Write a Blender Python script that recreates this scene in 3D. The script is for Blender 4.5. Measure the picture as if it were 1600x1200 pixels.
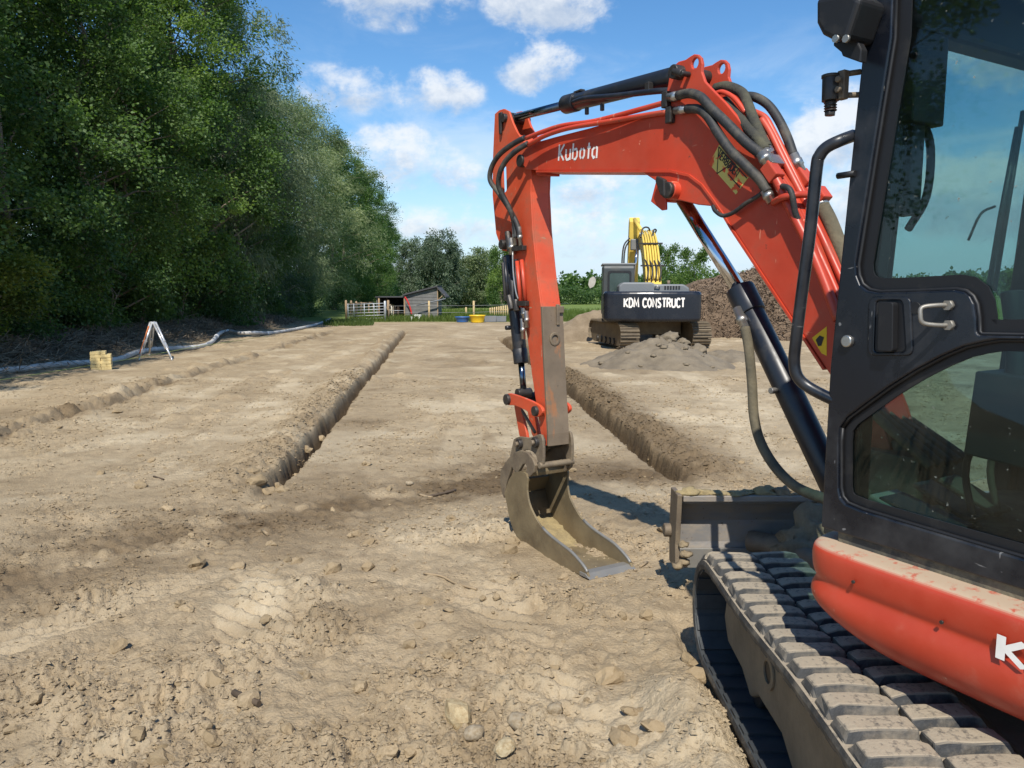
import bpy, bmesh, math, random
import numpy as np
from mathutils import Vector, Matrix, Quaternion

for o in list(bpy.data.objects):
    bpy.data.objects.remove(o, do_unlink=True)
SC = bpy.context.scene
COL = SC.collection
R = math.radians
random.seed(7)
RNG = np.random.default_rng(11)

# ------------------------------------------------------------------ camera
CAM_H = 1.5
PITCH = math.atan(145 / 1200)
cam_d = bpy.data.cameras.new('camera')
cam_d.sensor_fit = 'HORIZONTAL'
cam_d.sensor_width = 36.0
cam_d.lens = 36.0 * 1200 / 1600
cam_d.clip_start = 0.05
cam_d.clip_end = 6000
cam = bpy.data.objects.new('camera', cam_d)
cam.location = (0, 0, CAM_H)
cam.rotation_euler = (math.pi / 2 - PITCH, 0, 0)
COL.objects.link(cam)
SC.camera = cam

# ------------------------------------------------------------------ world, sun, exposure
SUN_EL, SUN_AZ = 51.0, 4.0          # sun behind the photographer, a little to the left
SKY_STRENGTH = 0.135
world = bpy.data.worlds.new('World')
SC.world = world
world.use_nodes = True
world.cycles.sampling_method = 'MANUAL'
world.cycles.sample_map_resolution = 256
sun_d = bpy.data.lights.new('sun', 'SUN')
sun_d.energy = 5.0
sun_d.angle = R(0.53)
sun_d.color = (1.0, 0.95, 0.86)
sun = bpy.data.objects.new('sun', sun_d)
ldir = Vector((math.sin(R(SUN_AZ)) * math.cos(R(SUN_EL)), math.cos(R(SUN_AZ)) * math.cos(R(SUN_EL)), -math.sin(R(SUN_EL))))
sun.rotation_euler = ldir.to_track_quat('-Z', 'Y').to_euler()
sun.location = (-3, -20, 30)
COL.objects.link(sun)
SC.view_settings.view_transform = 'Standard'
SC.view_settings.look = 'None'
SC.view_settings.exposure = 0.2
SC.view_settings.gamma = 1.0
SC.view_settings.use_curve_mapping = False
SC.cycles.max_bounces = 8
SC.cycles.diffuse_bounces = 3
SC.cycles.glossy_bounces = 3
SC.cycles.transparent_max_bounces = 16
SC.cycles.caustics_reflective = False
SC.cycles.caustics_refractive = False


def build_sky():
    nt = world.node_tree
    nt.nodes.clear()
    N = nt.nodes.new
    L = nt.links.new
    out = N('ShaderNodeOutputWorld')
    bg = N('ShaderNodeBackground')
    bg.inputs[1].default_value = SKY_STRENGTH
    L(bg.outputs[0], out.inputs[0])
    sky = N('ShaderNodeTexSky')
    sky.sky_type = 'NISHITA'
    sky.sun_disc = False
    sky.sun_elevation = R(SUN_EL)
    sky.sun_rotation = R(180 + SUN_AZ)
    sky.altitude = 0
    sky.air_density = 1.0
    sky.dust_density = 0.25
    sky.ozone_density = 2.5

    def math_(op, a, b=None, c=None, clamp=False):
        m = N('ShaderNodeMath')
        m.operation = op
        m.use_clamp = clamp
        for i, v in enumerate((a, b, c)):
            if v is None:
                continue
            if isinstance(v, (int, float)):
                m.inputs[i].default_value = v
            else:
                L(v, m.inputs[i])
        return m.outputs[0]

    geo = N('ShaderNodeTexCoord')
    nrm = N('ShaderNodeVectorMath')
    nrm.operation = 'NORMALIZE'
    L(geo.outputs['Generated'], nrm.inputs[0])
    sep = N('ShaderNodeSeparateXYZ')
    L(nrm.outputs[0], sep.inputs[0])
    az = math_('ARCTAN2', sep.outputs[0], sep.outputs[1])
    el = math_('ARCSINE', sep.outputs[2])
    azd = math_('MULTIPLY', az, 57.2958)
    eld = math_('MULTIPLY', el, 57.2958)
    comb = N('ShaderNodeCombineXYZ')
    L(azd, comb.inputs[0])
    L(eld, comb.inputs[1])

    def noise(scale, detail, rough, stretch=1.0, off=0.0, dist=0.0):
        mp = N('ShaderNodeMapping')
        mp.inputs['Scale'].default_value = (scale, scale * stretch, 1)
        mp.inputs['Location'].default_value = (off, off * .7, off * 1.3)
        L(comb.outputs[0], mp.inputs[0])
        n = N('ShaderNodeTexNoise')
        n.inputs['Scale'].default_value = 1.0
        n.inputs['Detail'].default_value = detail
        n.inputs['Roughness'].default_value = rough
        n.inputs['Distortion'].default_value = dist
        L(mp.outputs[0], n.inputs['Vector'])
        return n.outputs[0]

    n_big = noise(0.27, 6, 0.62, 1.4, 3.1, 0.2)
    n_fin = noise(0.8, 4, 0.6, 1.3, 9.0)
    # cumulus clouds: azimuth, elevation of the middle, half width, half height (degrees), strength
    blobs = [(-8.3, 20.7, 6.6, 3.4, 1.0), (2.7, 20.1, 5.6, 3.2, 1.0), (2.0, 15.7, 3.8, 2.5, .75), (-11.4, 13.9, 5.0, 1.9, .8),
             (-5.0, 13.9, 3.6, 2.0, .75), (-8.2, 9.5, 4.6, 2.7, .85), (-4.0, 8.4, 4.2, 2.2, .6), (6.4, 7.4, 5.2, 2.4, .65),
             (22.4, 10.0, 4.4, 3.8, 1.), (25, 6.2, 6, 2.8, .9), (33.0, 14.6, 5.5, 3.2, 1.), (31.0, 6.4, 8.0, 3.9, 1.),
             (-6.0, 4.9, 7.0, 2.2, .62), (4.5, 4.3, 8.5, 2.4, .62), (46, 18, 8, 5, 1.), (64, 12, 9, 5, 1.), (-34, 26, 9, 6, 1.)]
    dens = None
    shade = None

    def vmath(op, p, q=None, r=None, out_i=0):
        m = N('ShaderNodeVectorMath')
        m.operation = op
        for k, v in enumerate((p, q, r)):
            if v is None:
                continue
            if isinstance(v, tuple):
                m.inputs[k].default_value = v
            else:
                L(v, m.inputs[k])
        return m
    for a0, e0, wa, we, k in blobs:
        e = vmath('MULTIPLY_ADD', comb.outputs[0], (1 / wa, 1 / we, 0), (-a0 / wa, -e0 / we, 0)).outputs[0]
        q = vmath('DOT_PRODUCT', e, e).outputs['Value']
        v = math_('MULTIPLY_ADD', q, -k, k, clamp=True)
        sc_ = vmath('SCALE', e)
        L(v, sc_.inputs['Scale'])
        dens = v if dens is None else math_('MAXIMUM', dens, v)
        shade = sc_.outputs[0] if shade is None else vmath('ADD', shade, sc_.outputs[0]).outputs[0]
    ssep = N('ShaderNodeSeparateXYZ')
    L(shade, ssep.inputs[0])
    shade = ssep.outputs[1]
    # cumulus coverage = blob field broken up by noise
    d1 = math_('ADD', math_('MULTIPLY', dens, 1.15), math_('MULTIPLY', math_('SUBTRACT', n_big, 0.5), 2.9))
    d1 = math_('ADD', d1, math_('MULTIPLY', math_('SUBTRACT', n_fin, 0.5), 0.75))
    rm = N('ShaderNodeMapRange')
    rm.interpolation_type = 'SMOOTHSTEP'
    L(d1, rm.inputs[0])
    rm.inputs[1].default_value = 0.10
    rm.inputs[2].default_value = 1.1
    cum = math_('MULTIPLY', rm.outputs[0], math_('GREATER_THAN', dens, 0.0))
    cum = math_('MULTIPLY', cum, math_('MULTIPLY', dens, 4.0, clamp=True))
    # thin veils, denser towards the horizon
    n_veil = noise(0.11, 6, 0.62, 2.4, 21.0, 0.6)
    rv = N('ShaderNodeMapRange')
    rv.interpolation_type = 'SMOOTHSTEP'
    L(n_veil, rv.inputs[0])
    rv.inputs[1].default_value = 0.44
    rv.inputs[2].default_value = 0.74
    low = N('ShaderNodeMapRange')
    low.interpolation_type = 'SMOOTHSTEP'
    L(eld, low.inputs[0])
    low.inputs[1].default_value = 21.0
    low.inputs[2].default_value = 3.0
    veil = math_('MULTIPLY', rv.outputs[0], math_('MULTIPLY', low.outputs[0], 0.78))
    # cloud tone: white tops, grey-blue bases
    tone = N('ShaderNodeMapRange')
    tone.interpolation_type = 'SMOOTHSTEP'
    L(math_('ADD', math_('MULTIPLY', shade, 0.9), math_('MULTIPLY', math_('SUBTRACT', n_fin, 0.5), 0.9)), tone.inputs[0])
    tone.inputs[1].default_value = -0.42
    tone.inputs[2].default_value = 0.22
    cc = N('ShaderNodeMix')
    cc.data_type = 'RGBA'
    L(tone.outputs[0], cc.inputs[0])
    cc.inputs[6].default_value = (3.6, 4.2, 5.1, 1)
    cc.inputs[7].default_value = (6.1, 6.3, 6.5, 1)
    # deepen the clear blue
    hs = N('ShaderNodeHueSaturation')
    hs.inputs['Saturation'].default_value = 1.26
    hs.inputs['Value'].default_value = 1.02
    L(sky.outputs[0], hs.inputs['Color'])
    hz = N('ShaderNodeMapRange')
    hz.interpolation_type = 'SMOOTHSTEP'
    L(eld, hz.inputs[0])
    hz.inputs[1].default_value = 11.0
    hz.inputs[2].default_value = -1.0
    hz.inputs[4].default_value = .9
    m0 = N('ShaderNodeMix')
    m0.data_type = 'RGBA'
    L(hz.outputs[0], m0.inputs[0])
    L(hs.outputs[0], m0.inputs[6])
    m0.inputs[7].default_value = (3.7, 4.9, 6.3, 1)
    m1 = N('ShaderNodeMix')
    m1.data_type = 'RGBA'
    L(veil, m1.inputs[0])
    L(m0.outputs[2], m1.inputs[6])
    m1.inputs[7].default_value = (5.3, 6.0, 6.8, 1)
    m2 = N('ShaderNodeMix')
    m2.data_type = 'RGBA'
    L(math_('MULTIPLY', cum, 0.88), m2.inputs[0])
    L(m1.outputs[2], m2.inputs[6])
    L(cc.outputs[2], m2.inputs[7])
    L(m2.outputs[2], bg.inputs[0])


build_sky()


# ------------------------------------------------------------------ helpers: pixel rays (size of the photograph 1600 x 1200)
def ray(px, py):
    u = (px - 800) / 1200.0
    v = (600 - py) / 1200.0
    return Vector((u, math.cos(PITCH) + v * math.sin(PITCH), -math.sin(PITCH) + v * math.cos(PITCH)))


def at_depth(px, py, y):
    r = ray(px, py)
    return Vector((0, 0, CAM_H)) + r * (y / r.y)


ORIG = Vector((1.70, 1.95, 0.0))     # swing centre of the compact excavator
YAW = R(30)


def in_frame(px, py, s, yaw):
    """point of the pixel ray on the plane `s` metres to the right of the machine's middle; local (s, t, z)"""
    rm = Vector((math.cos(yaw), math.sin(yaw), 0))
    fm = Vector((-math.sin(yaw), math.cos(yaw), 0))
    c = Vector((0, 0, CAM_H))
    r = ray(px, py)
    k = ((ORIG - c).dot(rm) + s) / r.dot(rm)
    p = c + r * k
    return Vector((s, (p - ORIG).dot(fm), p.z))


def U(px, py, s):
    return in_frame(px, py, s, YAW)


# ------------------------------------------------------------------ helpers: meshes
class MB:
    def __init__(self):
        self.v = []
        self.f = []
        self.s = []

    def add(self, verts, faces, smooth=False):
        b = len(self.v)
        self.v += [tuple(p) for p in verts]
        self.f += [tuple(b + i for i in fc) for fc in faces]
        self.s += [smooth] * len(faces)
        return self

    def box(self, c, d, rot=None):
        hx, hy, hz = d[0] / 2, d[1] / 2, d[2] / 2
        P = [Vector((x, y, z)) for x in (-hx, hx) for y in (-hy, hy) for z in (-hz, hz)]
        if rot is not None:
            P = [rot @ p for p in P]
        P = [p + Vector(c) for p in P]
        return self.add(P, [(0, 1, 3, 2), (4, 6, 7, 5), (0, 4, 5, 1), (2, 3, 7, 6), (0, 2, 6, 4), (1, 5, 7, 3)])

    def tube(self, pts, r, n=8, caps=True, smooth=True, flat=None):
        pts = [Vector(p) for p in pts]
        m = len(pts)
        rr = r if isinstance(r, (list, tuple)) else [r] * m
        tan = []
        for i in range(m):
            a = pts[max(i - 1, 0)]
            b = pts[min(i + 1, m - 1)]
            t = (b - a)
            tan.append(t.normalized() if t.length > 1e-9 else Vector((0, 0, 1)))
        up = Vector((0, 0, 1)) if abs(tan[0].z) < 0.9 else Vector((1, 0, 0))
        nx = tan[0].cross(up).normalized()
        V = []
        for i in range(m):
            if i:
                q = tan[i - 1].rotation_difference(tan[i])
                nx = (q @ nx)
                nx = (nx - tan[i] * nx.dot(tan[i])).normalized()
            ny = tan[i].cross(nx)
            for k in range(n):
                a = 2 * math.pi * k / n
                V.append(pts[i] + nx * math.cos(a) * rr[i] + ny * math.sin(a) * rr[i])
        Fc = []
        for i in range(m - 1):
            for k in range(n):
                k2 = (k + 1) % n
                Fc.append((i * n + k, i * n + k2, (i + 1) * n + k2, (i + 1) * n + k))
        self.add(V, Fc, smooth)
        if caps:
            b = len(self.v) - len(V)
            self.f.append(tuple(b + k for k in range(n))[::-1])
            self.f.append(tuple(b + (m - 1) * n + k for k in range(n)))
            self.s += [False, False]
        return self

    def prism(self, poly, fa, fb):
        """polygon (list of 2-tuples) between the maps fa and fb"""
        n = len(poly)
        A = [fa(*p) for p in poly]
        B = [fb(*p) for p in poly]
        F_ = [tuple(range(n)), tuple(range(2 * n - 1, n - 1, -1))]
        F_ += [(i, i + n, (i + 1) % n + n, (i + 1) % n) for i in range(n)]
        return self.add(A + B, F_)

    def plate(self, outer, holes, fmap, a, b):
        """flat plate with holes: 2-D loops, fmap(u, v, w) with w = a .. b"""
        bm = bmesh.new()
        ed = []
        for lp in [outer] + holes:
            vs = [bm.verts.new((p[0], p[1], 0)) for p in lp]
            ed += [bm.edges.new((vs[i], vs[(i + 1) % len(vs)])) for i in range(len(vs))]
        bmesh.ops.triangle_fill(bm, use_beauty=True, edges=ed)
        bm.verts.index_update()
        vs = [(v.co.x, v.co.y) for v in bm.verts]
        fs = [tuple(v.index for v in f.verts) for f in bm.faces]
        cnt = {}
        for f in fs:
            for i in range(len(f)):
                e = (f[i], f[(i + 1) % len(f)])
                cnt[e] = cnt.get(e, 0) + 1
        n = len(vs)
        side = [(e[0], e[0] + n, e[1] + n, e[1]) for e in cnt if (e[1], e[0]) not in cnt]
        bm.free()
        return self.add([fmap(x, y, a) for x, y in vs] + [fmap(x, y, b) for x, y in vs],
                        fs + [tuple(i + n for i in f[::-1]) for f in fs] + side)

    def mesh(self, name, mats):
        me = bpy.data.meshes.new(name)
        me.from_pydata(self.v, [], self.f)
        me.polygons.foreach_set('use_smooth', self.s)
        for m in (mats if isinstance(mats, (list, tuple)) else [mats]):
            me.materials.append(m)
        bm = bmesh.new()
        bm.from_mesh(me)
        bmesh.ops.recalc_face_normals(bm, faces=bm.faces)
        bm.to_mesh(me)
        bm.free()
        return me

    def build(self, name, mat, parent=None, bevel=0.0, seg=2, smooth_angle=None):
        me = self.mesh(name, mat)
        return link(name, me, parent, bevel, seg)


def link(name, data, parent=None, bevel=0.0, seg=2):
    o = bpy.data.objects.new(name, data)
    COL.objects.link(o)
    if parent is not None:
        o.parent = parent
    if bevel > 0:
        bv = o.modifiers.new('bevel', 'BEVEL')
        bv.width = bevel
        bv.segments = seg
        bv.limit_method = 'ANGLE'
        bv.angle_limit = R(32)
        bv.use_clamp_overlap = True
    return o


def empty(name, loc=(0, 0, 0), rz=0.0):
    o = bpy.data.objects.new(name, None)
    o.location = loc
    o.rotation_euler = (0, 0, rz)
    o.empty_display_size = 0.2
    COL.objects.link(o)
    return o


def tag(o, label=None, cat=None, group=None, kind=None):
    for k, v in (('label', label), ('category', cat), ('group', group), ('kind', kind)):
        if v:
            o[k] = v
    return o


def spline(pts, n=8):
    """Catmull-Rom through the points"""
    P = [Vector(p) for p in pts]
    P = [P[0] * 2 - P[1]] + P + [P[-1] * 2 - P[-2]]
    out = []
    for i in range(1, len(P) - 2):
        for k in range(n):
            t = k / n
            a, b, c, d = P[i - 1], P[i], P[i + 1], P[i + 2]
            out.append(0.5 * ((2 * b) + (c - a) * t + (2 * a - 5 * b + 4 * c - d) * t * t + (3 * b - a - 3 * c + d) * t ** 3))
    out.append(P[-2])
    return out


def spline2(pts, n=5):
    return [(p.x, p.y) for p in spline([(a, b, 0) for a, b in pts], n)]


def fillet(poly, r, n=4):
    """round the corners of a 2-D polygon"""
    out = []
    m = len(poly)
    for i in range(m):
        p = Vector(poly[i])
        a = Vector(poly[i - 1]) - p
        b = Vector(poly[(i + 1) % m]) - p
        d = min(r, a.length * .45, b.length * .45)
        A = p + a.normalized() * d
        B = p + b.normalized() * d
        for k in range(n + 1):
            t = k / n
            q = A * (1 - t) ** 2 + p * 2 * t * (1 - t) + B * t * t
            out.append((q.x, q.y))
    return out


def circle2(cx, cy, r, n=16):
    return [(cx + r * math.cos(2 * math.pi * k / n), cy + r * math.sin(2 * math.pi * k / n)) for k in range(n)]


# ------------------------------------------------------------------ helpers: materials
def new_mat(name):
    m = bpy.data.materials.new(name)
    m.use_nodes = True
    nt = m.node_tree
    nt.nodes.clear()
    out = nt.nodes.new('ShaderNodeOutputMaterial')
    return m, nt, out


def mixc(nt, fac, a, b, blend='MIX'):
    n = nt.nodes.new('ShaderNodeMix')
    n.data_type = 'RGBA'
    n.blend_type = blend
    for i, v in ((0, fac), (6, a), (7, b)):
        if isinstance(v, (int, float)):
            n.inputs[i].default_value = v
        elif isinstance(v, (tuple, list)):
            n.inputs[i].default_value = tuple(v) + ((1,) if len(v) == 3 else ())
        else:
            nt.links.new(v, n.inputs[i])
    return n.outputs[2]


def noise_fac(nt, scale, lo, hi, detail=6, rough=0.6, vec=None, stretch=None, dist=0.0):
    tc = nt.nodes.new('ShaderNodeTexCoord')
    v = tc.outputs['Object'] if vec is None else vec
    if stretch:
        mp = nt.nodes.new('ShaderNodeMapping')
        mp.inputs['Scale'].default_value = stretch
        nt.links.new(v, mp.inputs[0])
        v = mp.outputs[0]
    n = nt.nodes.new('ShaderNodeTexNoise')
    n.inputs['Scale'].default_value = scale
    n.inputs['Detail'].default_value = detail
    n.inputs['Roughness'].default_value = rough
    n.inputs['Distortion'].default_value = dist
    nt.links.new(v, n.inputs['Vector'])
    r = nt.nodes.new('ShaderNodeMapRange')
    r.inputs[1].default_value = lo
    r.inputs[2].default_value = hi
    nt.links.new(n.outputs[0], r.inputs[0])
    return r.outputs[0]


def bump(nt, height, strength, dist):
    b = nt.nodes.new('ShaderNodeBump')
    b.inputs['Strength'].default_value = strength
    b.inputs['Distance'].default_value = dist
    nt.links.new(height, b.inputs['Height'])
    return b.outputs[0]


def worn(name, base, rough=0.5, metal=0.0, dirt=(0.22, 0.17, 0.11), dirt_lo=0.55, dirt_hi=0.75, dirt_amt=0.6, scale=6.0,
         var=0.12, spots=None, bump_s=0.15, coat=0.0, up_dirt=0.0, streak=None, scratch=None, fade=None):
    """painted / bare surface with tonal variation, soil stains, chips and a fine relief"""
    m, nt, out = new_mat(name)
    p = nt.nodes.new('ShaderNodeBsdfPrincipled')
    nt.links.new(p.outputs[0], out.inputs[0])
    lo = tuple(c * (1 - var) for c in base)
    hi = tuple(min(1, c * (1 + var)) for c in base)
    c = mixc(nt, noise_fac(nt, scale * .45, .3, .7, 4), lo, hi)
    if fade:
        c = mixc(nt, noise_fac(nt, scale * .5, .42, .78, 6, .65), c, fade)
    if scratch:
        for k_, st_ in enumerate(((3, 40, 9), (3, 8, 46), (3, 26, 30))):
            c = mixc(nt, noise_fac(nt, 1.0, .715 + .01 * k_, .735 + .01 * k_, 3, .5, stretch=st_), c, scratch)
    if spots:
        c = mixc(nt, noise_fac(nt, scale * 7, spots[1], spots[1] + .05, 5, .65), c, spots[0])
    dm = noise_fac(nt, scale, dirt_lo, dirt_hi, 8, .68, stretch=streak)
    mul = nt.nodes.new('ShaderNodeMath')
    mul.operation = 'MULTIPLY'
    mul.use_clamp = True
    mul.inputs[1].default_value = dirt_amt
    nt.links.new(dm, mul.inputs[0])
    fac = mul.outputs[0]
    if up_dirt > 0:
        g = nt.nodes.new('ShaderNodeNewGeometry')
        sx = nt.nodes.new('ShaderNodeSeparateXYZ')
        nt.links.new(g.outputs['True Normal'], sx.inputs[0])
        r = nt.nodes.new('ShaderNodeMapRange')
        r.inputs[1].default_value = .45
        r.inputs[2].default_value = .9
        r.inputs[4].default_value = up_dirt
        nt.links.new(sx.outputs[2], r.inputs[0])
        m2 = nt.nodes.new('ShaderNodeMath')
        m2.operation = 'MULTIPLY'
        nt.links.new(r.outputs[0], m2.inputs[0])
        nt.links.new(noise_fac(nt, scale * 4.5, .30, .46, 7, .7), m2.inputs[1])
        ad = nt.nodes.new('ShaderNodeMath')
        ad.operation = 'MAXIMUM'
        nt.links.new(fac, ad.inputs[0])
        nt.links.new(m2.outputs[0], ad.inputs[1])
        fac = ad.outputs[0]
    c = mixc(nt, fac, c, dirt)
    nt.links.new(c, p.inputs['Base Color'])
    rr = nt.nodes.new('ShaderNodeMapRange')
    rr.inputs[3].default_value = rough
    rr.inputs[4].default_value = min(1, max(rough, .85))
    nt.links.new(fac, rr.inputs[0])
    nt.links.new(rr.outputs[0], p.inputs['Roughness'])
    p.inputs['Metallic'].default_value = metal
    if coat:
        p.inputs['Coat Weight'].default_value = coat
        p.inputs['Coat Roughness'].default_value = .25
    if bump_s:
        nt.links.new(bump(nt, noise_fac(nt, scale * 9, 0, 1, 5), bump_s, .004), p.inputs['Normal'])
    return m


def glass(name, tint, gloss=0.06, film=0.0, film_col=(.35, .33, .27)):
    m, nt, out = new_mat(name)
    tr = nt.nodes.new('ShaderNodeBsdfTransparent')
    tr.inputs[0].default_value = tuple(tint) + (1,)
    gl = nt.nodes.new('ShaderNodeBsdfGlossy')
    gl.inputs['Roughness'].default_value = 0.02
    lw_ = nt.nodes.new('ShaderNodeLayerWeight')
    lw_.inputs[0].default_value = .5
    pw = nt.nodes.new('ShaderNodeMath')
    pw.operation = 'POWER'
    pw.inputs[1].default_value = 5.0
    nt.links.new(lw_.outputs['Facing'], pw.inputs[0])
    fr = nt.nodes.new('ShaderNodeMath')
    fr.operation = 'MULTIPLY_ADD'
    fr.inputs[1].default_value = .6
    fr.inputs[2].default_value = gloss * .5
    nt.links.new(pw.outputs[0], fr.inputs[0])
    mx = nt.nodes.new('ShaderNodeMixShader')
    nt.links.new(fr.outputs[0], mx.inputs[0])
    nt.links.new(tr.outputs[0], mx.inputs[1])
    nt.links.new(gl.outputs[0], mx.inputs[2])
    last = mx.outputs[0]
    if film:
        df = nt.nodes.new('ShaderNodeBsdfDiffuse')
        df.inputs[0].default_value = tuple(film_col) + (1,)
        m2 = nt.nodes.new('ShaderNodeMixShader')
        sp = noise_fac(nt, 70, .70, .76, 3, .5)          # dried splashes
        fl = noise_fac(nt, 3.5, .25, .9, 7, .7)          # dust film
        a = nt.nodes.new('ShaderNodeMath')
        a.operation = 'MULTIPLY_ADD'
        a.use_clamp = True
        nt.links.new(fl, a.inputs[0])
        a.inputs[1].default_value = film
        mu = nt.nodes.new('ShaderNodeMath')
        mu.operation = 'MULTIPLY'
        nt.links.new(sp, mu.inputs[0])
        mu.inputs[1].default_value = .5
        nt.links.new(mu.outputs[0], a.inputs[2])
        nt.links.new(a.outputs[0], m2.inputs[0])
        nt.links.new(last, m2.inputs[1])
        nt.links.new(df.outputs[0], m2.inputs[2])
        last = m2.outputs[0]
    nt.links.new(last, out.inputs[0])
    return m

# ================================================================== GROUND
def _hash(ix, iy, seed):
    h = (ix.astype(np.int64) * 374761393 + iy.astype(np.int64) * 668265263 + seed * 1442695041) & 0xffffffff
    h = ((h ^ (h >> 13)) * 1274126177) & 0xffffffff
    return ((h ^ (h >> 16)) & 0xffffff) / float(0xffffff)


def perlin(x, y, seed=0):
    ix = np.floor(x)
    iy = np.floor(y)
    fx = x - ix
    fy = y - iy
    u = fx * fx * fx * (fx * (fx * 6 - 15) + 10)
    v = fy * fy * fy * (fy * (fy * 6 - 15) + 10)

    def g(dx, dy):
        a = _hash(ix + dx, iy + dy, seed) * 2 * np.pi
        return np.cos(a) * (fx - dx) + np.sin(a) * (fy - dy)
    return (g(0, 0) * (1 - u) + g(1, 0) * u) * (1 - v) + (g(0, 1) * (1 - u) + g(1, 1) * u) * v


def fbm(x, y, f, octv, seed=0, gain=.5):
    a = 1.0
    t = np.zeros_like(x)
    for k in range(octv):
        t += a * perlin(x * f + 17.3 * k, y * f - 9.1 * k, seed + k)
        f *= 2.03
        a *= gain
    return t


def clods(x, y, f, seed, keep=0.6):
    """rounded lumps: height field of jittered cells"""
    X = x * f
    Y = y * f
    ix = np.floor(X)
    iy = np.floor(Y)
    best = np.zeros_like(x)
    for dx in (-1, 0, 1):
        for dy in (-1, 0, 1):
            cx = ix + dx
            cy = iy + dy
            jx = cx + _hash(cx, cy, seed)
            jy = cy + _hash(cx, cy, seed + 1)
            rr = .25 + .6 * _hash(cx, cy, seed + 2)
            on = _hash(cx, cy, seed + 3) < keep
            d = ((X - jx) ** 2 + (Y - jy) ** 2) / rr ** 2
            h = np.sqrt(np.clip(1 - d, 0, 1)) * rr * on
            best = np.maximum(best, h)
    return best


def sstep(x, a, b):
    t = np.clip((x - a) / (b - a), 0, 1)
    return t * t * (3 - 2 * t)


def trench_left(y):
    return -1.98 - .101 * (y - 6.1)


def trench_right(y):
    return 1.50 - .083 * (y - 6.6)


def furrow(y):
    return -5.15 - .092 * y


def lazy(mask, fn, x, y):
    """evaluate fn only where the mask is on"""
    out = np.zeros_like(x)
    k = mask > 1e-3
    if k.any():
        out[k] = fn(x[k], y[k]) * mask[k]
    return out


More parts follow.
